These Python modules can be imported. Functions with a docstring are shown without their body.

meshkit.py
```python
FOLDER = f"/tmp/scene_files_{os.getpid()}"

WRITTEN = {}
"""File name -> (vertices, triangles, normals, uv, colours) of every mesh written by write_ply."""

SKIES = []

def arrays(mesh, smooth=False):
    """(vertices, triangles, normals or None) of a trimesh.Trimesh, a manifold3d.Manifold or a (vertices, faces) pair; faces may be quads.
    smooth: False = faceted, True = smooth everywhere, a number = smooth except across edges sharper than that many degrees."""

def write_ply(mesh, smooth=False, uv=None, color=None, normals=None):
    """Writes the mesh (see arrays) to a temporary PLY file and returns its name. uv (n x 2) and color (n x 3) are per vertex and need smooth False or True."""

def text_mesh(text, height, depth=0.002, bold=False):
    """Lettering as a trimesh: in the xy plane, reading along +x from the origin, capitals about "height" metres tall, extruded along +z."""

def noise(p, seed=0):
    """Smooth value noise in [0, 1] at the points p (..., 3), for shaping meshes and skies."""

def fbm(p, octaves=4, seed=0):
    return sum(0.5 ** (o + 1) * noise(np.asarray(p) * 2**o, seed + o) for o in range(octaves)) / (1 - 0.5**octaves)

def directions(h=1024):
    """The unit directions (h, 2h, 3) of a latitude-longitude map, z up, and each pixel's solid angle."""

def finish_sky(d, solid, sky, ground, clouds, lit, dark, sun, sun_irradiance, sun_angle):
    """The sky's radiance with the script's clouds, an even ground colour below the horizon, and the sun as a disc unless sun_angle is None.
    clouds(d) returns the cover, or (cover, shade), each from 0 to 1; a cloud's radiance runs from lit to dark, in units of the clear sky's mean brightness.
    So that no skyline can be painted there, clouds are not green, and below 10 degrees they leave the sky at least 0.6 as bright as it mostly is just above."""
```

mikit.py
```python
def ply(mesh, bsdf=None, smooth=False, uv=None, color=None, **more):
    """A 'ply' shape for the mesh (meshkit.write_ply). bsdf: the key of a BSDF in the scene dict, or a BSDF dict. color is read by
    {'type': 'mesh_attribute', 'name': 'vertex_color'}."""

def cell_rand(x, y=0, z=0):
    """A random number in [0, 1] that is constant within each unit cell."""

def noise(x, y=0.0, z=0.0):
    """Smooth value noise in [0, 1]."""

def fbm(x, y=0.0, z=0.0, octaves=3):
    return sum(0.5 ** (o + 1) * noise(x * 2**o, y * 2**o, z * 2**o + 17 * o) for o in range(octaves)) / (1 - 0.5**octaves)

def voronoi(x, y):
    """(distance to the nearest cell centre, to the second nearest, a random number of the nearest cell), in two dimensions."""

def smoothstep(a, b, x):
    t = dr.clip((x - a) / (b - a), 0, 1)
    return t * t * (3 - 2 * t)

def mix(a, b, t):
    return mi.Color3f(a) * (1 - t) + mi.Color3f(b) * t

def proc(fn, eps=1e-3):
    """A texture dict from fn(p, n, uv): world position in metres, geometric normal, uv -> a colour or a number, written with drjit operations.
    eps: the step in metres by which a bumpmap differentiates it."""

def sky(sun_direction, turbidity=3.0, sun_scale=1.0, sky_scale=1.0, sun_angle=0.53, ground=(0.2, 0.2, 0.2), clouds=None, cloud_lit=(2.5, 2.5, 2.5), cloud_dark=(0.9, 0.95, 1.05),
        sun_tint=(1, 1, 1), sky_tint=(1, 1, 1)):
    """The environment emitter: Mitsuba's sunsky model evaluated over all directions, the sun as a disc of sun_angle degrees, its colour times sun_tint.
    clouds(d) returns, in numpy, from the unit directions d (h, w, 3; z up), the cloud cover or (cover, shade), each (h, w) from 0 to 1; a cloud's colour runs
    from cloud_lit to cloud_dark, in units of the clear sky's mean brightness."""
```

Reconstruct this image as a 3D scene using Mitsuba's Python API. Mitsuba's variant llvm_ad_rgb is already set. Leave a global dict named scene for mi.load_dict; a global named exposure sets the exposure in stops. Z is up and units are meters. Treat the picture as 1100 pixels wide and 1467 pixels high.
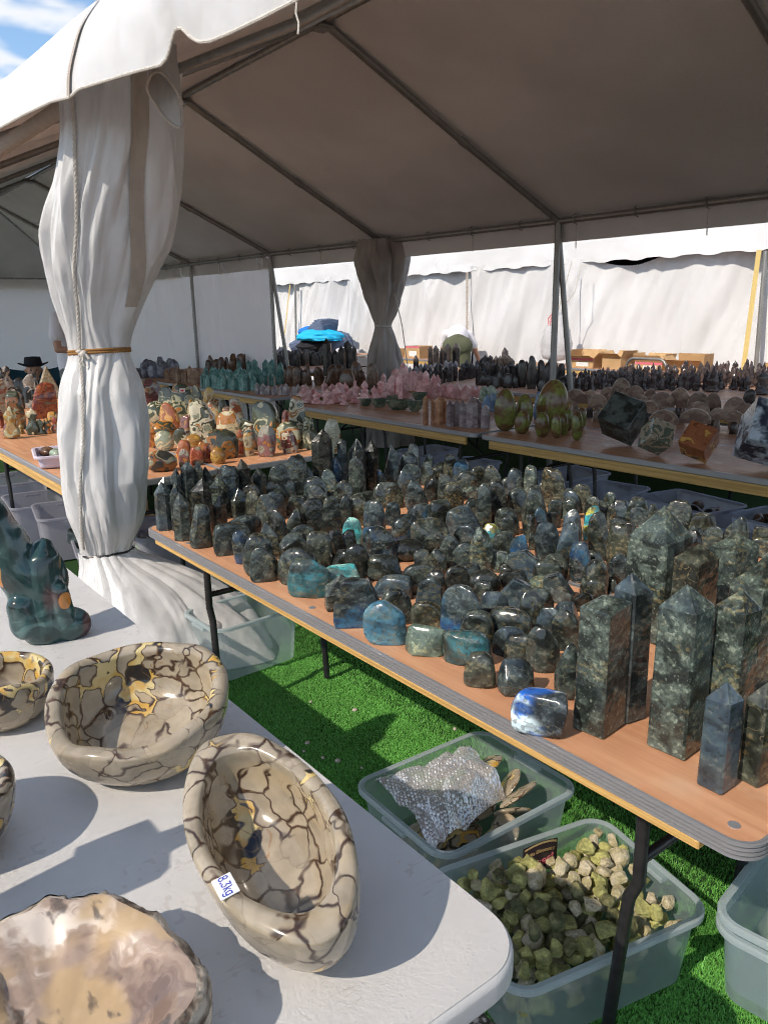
import math, random
import numpy as np, trimesh, manifold3d as m3
import drjit as dr, mitsuba as mi, mikit, meshkit
from mikit import noise, fbm, smoothstep, mix, cell_rand

T = mi.ScalarTransform4f
scene, labels = {}, {}
# ------------------------------------------------------------------ camera, sky, exposure
AX = np.array([[0.7916629, -0.16328711, 0.58873353], [-0.61076148, -0.18706742, 0.76939989], [-0.01550022, -0.96868112, -0.24782381]])
EYE = np.array([0, 0, 1.55])
M = np.eye(4)
M[:3, 0], M[:3, 1], M[:3, 2], M[:3, 3] = -AX[:, 0], -AX[:, 1], AX[:, 2], EYE
scene['camera'] = {'type': 'perspective', 'fov': 2 * math.degrees(math.atan(550 / 1120)), 'fov_axis': 'x', 'to_world': T(M), 'near_clip': 0.02, 'far_clip': 2000.0}


def clouds(d):
    q = d / np.maximum(d[..., 2:3], 0.08)
    c = meshkit.fbm(np.stack([q[..., 0] * 3, q[..., 1] * 3, q[..., 0] * 0], -1), 5, 4)
    return np.clip((c - 0.455) * 5.0, 0, 0.88), np.clip((c - 0.6) * 2, 0, 0.5)


scene['sky'] = mikit.sky((-1.14, -0.10, 1.0), turbidity=2.2, sun_scale=.72, sky_scale=1.45, sun_tint=(.91, .985, 1.16), sky_tint=(1.06, 1.0, .94), clouds=clouds, cloud_lit=(2.2, 2.2, 2.2), cloud_dark=(1.2, 1.25, 1.35))
exposure = 2.05

# ------------------------------------------------------------------ materials
V3 = mi.Color3f


def pr(color, rough=0.5, spec=0.5, two=False, bump=None, bscale=1.0, **kw):
    d = {'type': 'principled', 'base_color': {'type': 'rgb', 'value': list(color)} if isinstance(color, (tuple, list)) else mikit.proc(color),
         'roughness': mikit.proc(rough) if callable(rough) else rough, 'specular': spec, **kw}
    if bump:
        d = {'type': 'bumpmap', 'arbitrary': mikit.proc(bump, eps=0.0008), 'scale': bscale, 'bsdf': d}
    return {'type': 'twosided', 'bsdf': d} if two else d


def ridge(v, w):
    return 1 - smoothstep(0, w, dr.abs(v - 0.5))


def sel(k, i, a, b):
    return dr.select(dr.abs(k - i) < 0.5, a, b)


def palette(k, table):
    out = V3(*table[0])
    for i, c in enumerate(table[1:], 1):
        out = dr.select(dr.abs(k - i) < 0.5, V3(*c), out)
    return out


LT = 'gbBkwycCTFXW'


def lab_color(p, n, uv):
    k, s = dr.floor(uv.x), uv.y * 61.0
    x, y, z = p.x * 38 + s, p.y * 38 + s * .7, p.z * 38
    wv = fbm(x * .5, y * .5, z * .5 + 4, 2)
    a = fbm(x + 2 * wv, y, z + 2 * wv, 4)
    b = fbm(x * 3.1 + 9, y * 3.1, z * 3.1, 3)
    d = fbm(x * 7 + 3 * b, y * 7, z * 4 + 31, 3)
    base = mix((.012, .0145, .014), (.045, .053, .049), smoothstep(.36, .64, a))
    base = mix(base, (.125, .135, .12), smoothstep(.50, .72, b) * smoothstep(.44, .6, a) * .8)
    tw = dr.select(dr.abs(k - 4) < .5, 1.0, .42)
    base = base * (1 + tw * (.6 * smoothstep(.3, .7, d) - .3))
    base = mix(base, (.20, .205, .18), smoothstep(.62, .74, d) * smoothstep(.46, .6, b) * .4 * tw)
    vein = ridge(fbm(x * .7 + 3 + wv, y * .7, z * .7 + 5, 4), .012) * smoothstep(.45, .6, noise(x * .3, y * .3, z * .3 + 8))
    base = mix(base, (.20, .165, .10), vein * .6 * dr.select(dr.abs(k - 4) < .5, .25, 1.0))
    gold = smoothstep(.54, .66, fbm(x * .33 + 20, y * .33, z * .33, 3)) * smoothstep(.46, .66, b)
    base = mix(base, (.17, .125, .06), gold * .38)
    tint = palette(k, [(.95, 1.03, .97), (.9, 1.05, 1.15), (.85, 1.0, 1.12), (.55, .55, .53), (1.55, 1.75, 1.6), (1.35, 1.28, 1.02), (1.4, 1.6, 1.5), (1.2, 1.3, 1.3), (.95, 1.1, 1.05), (1, 1, .95), (.8, .9, 1.1), (2.4, 2.7, 2.2)])
    base = base * tint
    # labradorescence: coloured sheen zones of the stone, crossed by fine cleavage lines
    st = noise(x * .3 + z * 1.3, y * .3 - z * 1.0, z * .3)
    ln = noise(x * 2.2 + y * 1.7, z * .35, s)
    zone = fbm(x * .15 + 40, y * .15, z * .15 + 11, 3)
    amt = palette(k, [(.10, 0, 0), (.42, 0, 0), (.80, 0, 0), (0, 0, 0), (.16, 0, 0), (.05, 0, 0), (1, 0, 0), (.85, 0, 0), (.6, 0, 0), (1, 0, 0), (1, 0, 0), (.5, 0, 0)]).x
    thr = palette(k, [(.54, 0, 0), (.44, 0, 0), (.47, 0, 0), (.9, 0, 0), (.5, 0, 0), (.6, 0, 0), (.24, 0, 0), (.20, 0, 0), (.52, 0, 0), (.47, 0, 0), (.44, 0, 0), (.3, 0, 0)]).x
    f = smoothstep(thr, thr + .09, zone) * amt * (.40 + .6 * smoothstep(.3, .6, st)) * (.30 + .70 * smoothstep(.30, .52, ln)) * (1 - .55 * smoothstep(.5, .62, b))
    c0 = palette(k, [(.05, .09, .12), (.06, .095, .14), (.02, .07, .19), (0, 0, 0), (.10, .15, .17), (.1, .1, .05), (.07, .40, .42), (.06, .20, .31), (.03, .15, .17), (.05, .40, .48), (.02, .15, .62), (.12, .19, .15)])
    c1 = palette(k, [(.07, .12, .14), (.09, .15, .20), (.04, .16, .29), (0, 0, 0), (.13, .2, .22), (.2, .15, .05), (.40, .75, .66), (.12, .31, .40), (.05, .26, .32), (.55, .52, .06), (.72, .90, .97), (.22, .29, .22)])
    return mix(base, mix(c0, c1, smoothstep(.42, .60, fbm(x * .8 + wv, y * .8 + 2 * wv, z * .8 + 3, 4))), f)


scene['m_labradorite'] = pr(lab_color, 0.19, 0.6, bump=lambda p, n, uv: fbm(p.x * 60, p.y * 60, p.z * 60, 2), bscale=0.0016, clearcoat=0.35, clearcoat_gloss=0.95)

JT = 'gyorpcdnsq'


def jas_color(p, n, uv):
    k, s = dr.floor(uv.x), uv.y * 47.0
    x, y, z = p.x * 12 + s, p.y * 12 + s * .6, p.z * 12
    w1, w2 = fbm(x + 5, y, z, 2), fbm(x, y + 7, z + 3, 2)
    v = fbm(x * .55 + 3.4 * w1, y * .55 + 3.4 * w2, z * .55 + 2.0 * w1, 3)
    t = v * 8 + s
    i = dr.floor(t)
    ph = t - i
    r = cell_rand(i, k, 3)
    pal = [[(.46, .46, .30), (.07, .09, .06), (.52, .22, .05), (.10, .12, .08), (.55, .52, .38)],
           [(.52, .31, .07), (.60, .45, .16), (.33, .20, .05), (.45, .42, .25), (.38, .2, .05)],
           [(.58, .22, .05), (.55, .50, .34), (.62, .34, .09), (.08, .09, .06), (.35, .12, .05)],
           [(.33, .075, .04), (.44, .14, .06), (.2, .05, .04), (.5, .45, .33), (.25, .22, .15)],
           [(.13, .05, .05), (.22, .1, .1), (.4, .17, .05), (.3, .28, .22), (.09, .05, .05)],
           [(.62, .60, .46), (.30, .34, .25), (.46, .20, .05), (.62, .55, .36), (.07, .08, .055)],
           [(.06, .07, .05), (.12, .14, .1), (.3, .13, .05), (.35, .36, .25), (.05, .05, .045)],
           [(.03, .03, .03), (.55, .53, .5), (.02, .02, .02), (.35, .3, .25), (.06, .06, .06)],
           [(.40, .33, .21), (.33, .26, .16), (.45, .38, .25), (.36, .3, .2), (.3, .25, .15)],
           [(.46, .42, .33), (.34, .32, .27), (.24, .15, .14), (.13, .17, .13), (.42, .36, .27)]]
    out = V3(0)
    for j in range(5):
        cj = palette(k, [q[j] for q in pal])
        out = dr.select((r >= j / 5) & (r < (j + 1) / 5), cj, out)
    edge = smoothstep(0.0, 0.12, ph) * (1 - smoothstep(0.9, 1.0, ph))
    out = mix(out * V3(.45, .40, .34), out, edge)
    return out * .8 * (0.85 + 0.3 * fbm(x * 4, y * 4, z * 4, 2))


scene['m_jasper'] = pr(jas_color, 0.12, 0.6, clearcoat=0.5, clearcoat_gloss=0.95)

KINDS = ['rose', 'teal', 'greyquartz', 'brownpt', 'smoky', 'blackpt', 'cluster', 'salmon', 'lepid', 'bluepc', 'palegreen', 'serp', 'mush', 'blacktree', 'greenbowl', 'moss', 'poly', 'tray', 'marble', 'bluegrey']
KA = [(.58, .30, .30), (.07, .20, .19), (.22, .21, .23), (.20, .11, .07), (.075, .04, .025), (.018, .016, .016), (.11, .11, .14), (.36, .17, .09), (.17, .13, .14), (.10, .17, .30), (.20, .27, .20), (.17, .19, .045), (.21, .14, .11), (.035, .025, .024), (.05, .08, .06), (.014, .02, .019), (.30, .28, .2), (.6, .6, .6), (.02, .03, .05), (.08, .1, .16)]
KB = [(.76, .49, .48), (.17, .33, .30), (.40, .38, .38), (.30, .2, .13), (.15, .085, .05), (.06, .05, .045), (.22, .22, .27), (.5, .27, .16), (.30, .26, .27), (.2, .3, .42), (.33, .4, .31), (.13, .07, .03), (.36, .27, .21), (.085, .06, .055), (.16, .17, .12), (.075, .095, .09), (.42, .16, .08), (.6, .6, .6), (.36, .42, .48), (.2, .24, .3)]


def min_color(p, n, uv):
    k, s = dr.floor(uv.x), uv.y * 53.0
    x, y, z = p.x * 16 + s, p.y * 16 + s * .6, p.z * 16
    v = fbm(x + 1.5 * noise(x * 2, y * 2, z * 2), y, z, 4)
    c = mix(palette(k, KA), palette(k, KB), smoothstep(.38, .62, v))
    return c * (0.7 + 0.6 * fbm(x * 5, y * 5, z * 5, 2)) * (0.8 + .4 * uv.y)


scene['m_mineral'] = pr(min_color, 0.2, 0.55)


def vor3(x, y, z):
    f1, f2, wh = mi.Float(9), mi.Float(9), mi.Float(0)
    for a in (-1, 0, 1):
        for b in (-1, 0, 1):
            for c in (-1, 0, 1):
                i, j, k = dr.floor(x) + a, dr.floor(y) + b, dr.floor(z) + c
                q = i + 57 * k
                d = dr.sqrt(dr.square(i + cell_rand(i, j, k * 3) - x) + dr.square(j + cell_rand(i, j, k * 3 + 1) - y) + dr.square(k + cell_rand(i, j, k * 3 + 2) - z))
                f2 = dr.select(d < f1, f1, dr.minimum(f2, d))
                wh = dr.select(d < f1, cell_rand(q, j, 77), wh)
                f1 = dr.minimum(f1, d)
    return f1, f2, wh


def sept_color(p, n, uv):
    x, y, z = p.x * 20 + 3.3, p.y * 20 + 1.7, p.z * 20
    wx, wy = fbm(x * .7 + 4, y * .7, z * .7, 4) - .5, fbm(x * .7, y * .7 + 9, z * .7, 4) - .5
    f1, f2, wh = vor3(x + 2.0 * wx, y + 2.0 * wy, z + 1.6 * wx - wy)
    e = f2 - f1
    g = fbm(x * 3, y * 3, z * 3, 3)
    reg = fbm(x * .40 + 134, y * .40, z * .40, 3)
    wide = .014 + .26 * dr.square(smoothstep(.455, .69, reg))
    tan = mix((.29, .245, .18), (.345, .295, .22), smoothstep(.3, .7, g)) * (.86 + .28 * wh)
    tan = mix(tan, (.40, .30, .17), smoothstep(.55, .75, fbm(x * .8 + 70, y * .8, z * .8, 3)) * .5)
    cal = mix((.58, .47, .22), (.52, .31, .06), smoothstep(.42, .66, fbm(x * 1.7 + 2, y * 1.7, z * 1.7, 3)))
    cal = mix(cal, (.022, .02, .018), smoothstep(.56, .60, fbm(x * 1.1 + 12, y * 1.1, z * 1.1, 3)))
    dark = mix((.018, .012, .010), (.085, .046, .026), g)
    on = smoothstep(.36, .50, fbm(x * .8 + 90, y * .9, z * .9, 3))
    lw = .02 + .11 * on * (.35 + g)
    c = mix(tan, dark, (1 - smoothstep(wide, wide + lw, e)) * (.25 + .75 * on))
    c = mix(c, cal, (1 - smoothstep(wide - .06, wide - .01, e)) * smoothstep(.045, .08, wide))
    f1b, f2b, _ = mikit.voronoi(x * 1.7 + wx * 3 + z, y * 1.7 - z + wy * 3)
    hair = (1 - smoothstep(.0, .04, f2b - f1b)) * smoothstep(.56, .64, noise(x * .9 + 50, y * .9, z))
    return mix(c, mix((.10, .06, .035), (.38, .22, .09), g), hair * .75)


scene['m_septarian'] = pr(sept_color, 0.14, 0.55, clearcoat=0.5, clearcoat_gloss=0.95)


def ocean_color(p, n, uv):
    x, y, z = p.x * 11, p.y * 11, p.z * 7
    w = fbm(x, y, z, 3)
    v = fbm(x + 3 * w, y + 2 * w, z * 1.2 + 2 * w, 4)
    c = mix((.008, .02, .02), (.016, .05, .05), smoothstep(.3, .5, v))
    c = mix(c, (.09, .17, .165), smoothstep(.55, .66, v) * .8)
    c = mix(c, (.09, .03, .03), smoothstep(.56, .64, fbm(x * .8 + 9, y * .8, z * .5, 3)) * .8)
    c = mix(c, (.5, .2, .05), smoothstep(.71, .73, fbm(x * 1.3 + 31, y * 1.3, z * 1.5, 2)))
    return c * (.75 + .5 * fbm(x * 4, y * 4, z * 2, 3))


scene['m_ocean'] = pr(ocean_color, 0.12, 0.6, clearcoat=0.6, clearcoat_gloss=0.95)


def petr_color(p, n, uv):
    x, y, z = p.x * 21, p.y * 21, p.z * 21
    w = fbm(x, y, z, 4)
    v = fbm(x * .8 + 2.6 * w + y * .5, y * .35 + 2.2 * w, z, 5)
    c = mix((.15, .10, .08), (.36, .27, .21), smoothstep(.33, .55, v))
    c = mix(c, (.64, .56, .48), smoothstep(.52, .64, v))
    c = mix(c, (.45, .32, .17), smoothstep(.52, .64, fbm(x * .6 + 17, y * .6, z, 3)) * .8)
    c = mix(c, (.05, .04, .035), smoothstep(.62, .74, fbm(x * 2.6 + 40 + w, y * 1.3, z * 1.6, 4)) * .75)
    return c


scene['m_petrified'] = pr(petr_color, 0.16, 0.55, clearcoat=0.4)


def bark_color(p, n, uv):
    v = fbm(p.x * 45, p.y * 45, p.z * 90, 4)
    return mix((.10, .07, .05), (.52, .45, .36), smoothstep(.3, .68, v))


scene['m_bark'] = pr(bark_color, 0.75, 0.3, bump=lambda p, n, uv: fbm(p.x * 130, p.y * 130, p.z * 200, 3), bscale=0.004)


def rock_color(p, n, uv):
    s = uv.y * 31
    v = fbm(p.x * 40 + s, p.y * 40, p.z * 40, 4)
    k = uv.x
    a = mix((.22, .22, .085), (.42, .41, .15), smoothstep(.35, .65, v))
    b = mix((.46, .41, .29), (.33, .29, .16), smoothstep(.4, .65, v))
    c = mix((.075, .08, .035), (.18, .17, .08), smoothstep(.4, .65, v))
    return dr.select(k < 1, a, dr.select(k < 2, b, c)) * (.75 + .5 * noise(p.x * 260, p.y * 260, p.z * 260))


scene['m_rock'] = pr(rock_color, 0.75, 0.3, bump=lambda p, n, uv: fbm(p.x * 160, p.y * 160, p.z * 160, 3), bscale=0.004)


def cloth_color(p, n, uv):
    v = fbm(p.x * 5, p.y * 5, p.z * 3, 4)
    d = smoothstep(.55, .75, fbm(p.x * 14 + 3, p.y * 14, p.z * 9, 4))
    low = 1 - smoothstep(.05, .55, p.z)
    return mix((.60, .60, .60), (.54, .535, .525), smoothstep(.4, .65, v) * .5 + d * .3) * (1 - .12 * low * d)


scene['m_sidewall'] = {'type': 'principledthin', 'base_color': {'type': 'rgb', 'value': [.80, .79, .785]}, 'roughness': .6, 'diff_trans': .8, 'eta': 1.3}
scene['m_vinyl'] = pr(cloth_color, 0.33, 0.5, two=True, bump=lambda p, n, uv: fbm(p.x * 9, p.y * 9, p.z * 6, 3) + .8 * dr.abs(fbm(p.x * 7 + 3, p.y * 7, p.z * 4, 3) - .5), bscale=0.016)


def roof_color(p, n, uv):
    v = fbm(p.x * 1.1, p.y * .9, p.z, 4)
    return mix((.64, .63, .625), (.53, .52, .515), smoothstep(.35, .7, v)) * (.94 + .12 * noise(p.x * 200, p.y * 200, p.z * 200))


scene['m_roof'] = pr(roof_color, 0.55, 0.3, two=True)
scene['m_backwall'] = pr(lambda p, n, uv: mix((.66, .67, .685), (.60, .605, .61), smoothstep(.45, .7, fbm(p.x * .8, p.y * .8, p.z * .8, 3))), 0.5, 0.4, two=True)
scene['m_oldcloth'] = pr(lambda p, n, uv: mix((.36, .33, .30), (.24, .215, .195), smoothstep(.35, .7, fbm(p.x * 6, p.y * 6, p.z * 1.5, 3))), 0.6, 0.3, two=True)  # tent cloth with shade put into its colour, for far curtain and flap
scene['m_beige'] = pr(lambda p, n, uv: V3(.36, .31, .26) * (.85 + .3 * fbm(p.x * 40, p.y * 40, p.z * 12, 3)), 0.7, 0.3, two=True)
scene['m_rope'] = pr(lambda p, n, uv: V3(.56, .53, .48) * (.7 + .5 * noise(p.x * 300, p.y * 300, p.z * 300)), 0.85, 0.2)
scene['m_cord'] = pr((.26, .13, .04), 0.7, 0.3)
scene['m_black'] = pr(lambda p, n, uv: V3(.016, .016, .017) * (.8 + .6 * noise(p.x * 60, p.y * 60, p.z * 60)), 0.35, 0.5)
scene['m_steel'] = pr(lambda p, n, uv: V3(.30, .295, .28) * (.75 + .5 * fbm(p.x * 30, p.y * 30, p.z * 8, 3)), 0.42, 0.5, metallic=0.7)
scene['m_alu'] = pr(lambda p, n, uv: V3(.40, .405, .42) * (.95 + .1 * fbm(p.x * 60, p.y * 12, p.z * 60, 3)), lambda p, n, uv: .34 + .1 * noise(p.x * 90, p.y * 30, p.z * 90), 0.5, metallic=0.6)


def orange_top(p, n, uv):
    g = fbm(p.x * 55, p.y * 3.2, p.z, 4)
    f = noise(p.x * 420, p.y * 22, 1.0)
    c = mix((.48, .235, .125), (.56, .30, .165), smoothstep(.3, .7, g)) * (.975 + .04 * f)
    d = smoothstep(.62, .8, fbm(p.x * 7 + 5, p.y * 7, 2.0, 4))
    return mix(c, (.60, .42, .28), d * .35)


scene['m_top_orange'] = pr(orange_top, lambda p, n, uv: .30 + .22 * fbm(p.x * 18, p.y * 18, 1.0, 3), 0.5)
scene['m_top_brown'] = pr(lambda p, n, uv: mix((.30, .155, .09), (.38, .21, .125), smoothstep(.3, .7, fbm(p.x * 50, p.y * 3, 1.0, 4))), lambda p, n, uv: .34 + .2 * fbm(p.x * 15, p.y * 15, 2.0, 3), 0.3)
scene['m_pine'] = pr(lambda p, n, uv: mix((.58, .37, .13), (.44, .26, .08), smoothstep(.35, .7, fbm(p.x * 60, p.y * 2.5, p.z * 130, 3))), 0.5, 0.4)


def plastic(p, n, uv):
    v = fbm(p.x * 6, p.y * 6, 1.0, 4)
    s = ridge(noise(p.x * 9 + 3 * noise(p.x * 3, p.y * 3, 0.0), p.y * 130, 2.0), .03) * smoothstep(.62, .7, noise(p.x * 14, p.y * 14, 7.0))
    spk = smoothstep(.80, .84, noise(p.x * 95, p.y * 95, 3.0)) * smoothstep(.6, .7, noise(p.x * 6, p.y * 6, 9.0))
    c = mix((.56, .555, .545), (.52, .515, .505), smoothstep(.4, .7, v))
    return mix(c, (.38, .35, .32), dr.maximum(s * .45, spk * .3))


scene['m_plastic'] = pr(plastic, 0.42, 0.45, bump=lambda p, n, uv: noise(p.x * 420, p.y * 420, p.z * 420), bscale=0.0006)
scene['m_turf_base'] = pr(lambda p, n, uv: mix((.016, .040, .014), (.026, .062, .020), noise(p.x * 90, p.y * 90, 0.0)), 0.9, 0.1)
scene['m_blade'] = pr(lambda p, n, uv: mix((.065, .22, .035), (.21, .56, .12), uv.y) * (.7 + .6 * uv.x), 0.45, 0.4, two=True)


def gravel(p, n, uv):
    f1, f2, w = mikit.voronoi(p.x * 55, p.y * 55)
    return mix((.16, .13, .11), (.42, .36, .32), w) * smoothstep(-.05, .25, f2 - f1)


scene['m_gravel'] = pr(gravel, 0.85, 0.2)
scene['m_pebble'] = pr(lambda p, n, uv: mix((.22, .17, .14), (.52, .45, .39), uv.x) * (.8 + .4 * noise(p.x * 250, p.y * 250, p.z * 250)), 0.8, 0.3)


def clear_plastic(tint, milk, rough=.3):
    return {'type': 'blendbsdf', 'weight': milk, 'a': {'type': 'thindielectric', 'int_ior': 1.45},
            'b': {'type': 'principledthin', 'base_color': {'type': 'rgb', 'value': list(tint)}, 'roughness': rough, 'spec_trans': 0.0, 'diff_trans': 1.1, 'eta': 1.45}}


scene['m_bin'] = clear_plastic((.55, .68, .70), 0.36)
scene['m_bin_rim'] = clear_plastic((.66, .75, .77), 0.62)
scene['m_bin_grey'] = clear_plastic((.52, .53, .60), 0.75)
scene['m_bubble'] = {'type': 'blendbsdf', 'weight': .72, 'a': {'type': 'thindielectric', 'int_ior': 1.45}, 'b': pr((.80, .80, .82), .09, .9, two=True, metallic=.55)}
scene['m_card'] = pr(lambda p, n, uv: V3(.50, .33, .17) * (.85 + .3 * fbm(p.x * 12, p.y * 12, p.z * 12, 3)), 0.85, 0.2, two=True)
for nm, c, r in (('white_paint', (.75, .75, .75), .6), ('red_print', (.62, .05, .05), .5), ('pink_print', (.65, .16, .22), .6), ('blue_ink', (.03, .06, .42), .5), ('yellow_strap', (.56, .43, .16), .6), ('denim', (.10, .13, .22), .85), ('cyan_cloth', (.01, .42, .72), .6), ('blue_cloth', (.01, .17, .55), .6),
                 ('grey_cloth', (.10, .13, .20), .8), ('olive_cloth', (.10, .11, .065), .85), ('dark_cloth', (.015, .015, .02), .85), ('teal_chair', (.015, .06, .09), .8), ('skin', (.46, .25, .17), .5), ('hair', (.05, .035, .025), .6), ('tray', (.62, .56, .66), .35), ('gold_print', (.45, .32, .15), .5), ('dark_print', (.035, .025, .03), .4),
                 ('grey_pants', (.17, .18, .17), .85), ('shirt', (.74, .72, .76), .8), ('marbleblack', (.03, .03, .035), .3)):
    scene['m_' + nm] = pr(c, r, 0.4, two=True)
scene['m_bag'] = {'type': 'principledthin', 'base_color': {'type': 'rgb', 'value': [.75, .75, .77]}, 'roughness': .35, 'diff_trans': 0.9, 'eta': 1.4}


# ------------------------------------------------------------------ scene-tree helpers
def key(name, parent=None):
    k = f'{parent}__{name}' if parent else name
    taken = lambda q: q in scene or q in labels or any(x.startswith(q + '__') for x in (roots if not parent else ()))
    if k not in used:
        used[k] = 0
        return k
    used[k] += 1
    return f'{k}_{used[k]:03d}'


used, roots = {}, set()
OPEN = {'oldcloth', 'sidewall', 'vinyl', 'roof', 'backwall', 'beige', 'blade', 'bin', 'bin_rim', 'bin_grey', 'bubble', 'bag', 'turf_base', 'gravel', 'bark', 'petrified'}


def tag(k, label=None, cat=None, group=None, kind=None):
    d = labels.setdefault(k, {})
    for a, b in (('label', label), ('category', cat), ('group', group), ('kind', kind)):
        if b:
            d[a] = b
    return k


def thing(name, label, cat, group=None):
    return tag(key(name), label, cat, group)


def obj(name, mesh, mat, parent=None, smooth=False, uv=None, W=None):
    k = key(name, parent)
    if uv is not None and not isinstance(uv, np.ndarray):
        nv = len(meshkit.arrays(mesh)[0])
        uv = np.tile(np.array(uv, float), (nv, 1))
    if isinstance(mesh, trimesh.Trimesh) and mat not in OPEN and mesh.volume < 0:
        mesh = trimesh.Trimesh(mesh.vertices, mesh.faces[:, ::-1], process=False)
    more = {'to_world': W} if W is not None else {}
    scene[k] = mikit.ply(mesh, 'm_' + mat, smooth, uv, **more)
    return k


def one(name, mesh, mat, label, cat, group=None, kind=None, **kw):
    return tag(obj(name, mesh, mat, **kw), label, cat, group, kind)


ORD = 'first second third fourth fifth sixth seventh eighth ninth tenth eleventh twelfth thirteenth fourteenth fifteenth sixteenth seventeenth eighteenth nineteenth twentieth'.split()
TENS = {60: 'sixty', 70: 'seventy', 80: 'eighty', 90: 'ninety', 20: 'twenty', 30: 'thirty', 40: 'forty', 50: 'fifty'}


def ordinal(i):
    if i < 20:
        return ORD[i]
    t, u = divmod(i + 1, 10)
    return {2: 'twentieth', 3: 'thirtieth', 4: 'fortieth', 5: 'fiftieth', 6: 'sixtieth', 7: 'seventieth', 8: 'eightieth', 9: 'ninetieth'}[t] if u == 0 else f'{TENS[t * 10]}-{ORD[u - 1]}'


WAIT = []


def later(k, phrase, cat, pos, group=None):
    """phrase: what the thing looks like and where; things with the same phrase are told apart by their order from left to right."""
    labels.setdefault(k, {})
    WAIT.append((k, phrase, cat, pos, group))


def settle():
    by = {}
    for w in WAIT:
        by.setdefault(w[1], []).append(w)
    for phrase, ws in by.items():
        def left(w):
            c = AX.T @ (np.asarray(w[3], float) - EYE)
            return c[0] / c[2]
        ws.sort(key=left)
        for i, (k, _, cat, pos, group) in enumerate(ws):
            lab = phrase if len(ws) == 1 else f'leftmost {phrase}' if i == 0 else f'rightmost {phrase}' if i == len(ws) - 1 else f'{ordinal(i)} from left {phrase}'
            tag(k, lab, cat, group)


# ------------------------------------------------------------------ mesh helpers
cat_ = trimesh.util.concatenate


def tm(man):
    m = man.to_mesh()
    return trimesh.Trimesh(m.vert_properties[:, :3], m.tri_verts, process=False)


def rot_z(a):
    c, s = math.cos(math.radians(a)), math.sin(math.radians(a))
    return np.array([[c, -s, 0], [s, c, 0], [0, 0, 1.0]])


def moved(mesh, loc=(0, 0, 0), yaw=0, R=None):
    m = mesh.copy()
    m.vertices = m.vertices @ (rot_z(yaw) if R is None else R).T + np.asarray(loc, float)
    return m


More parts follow.
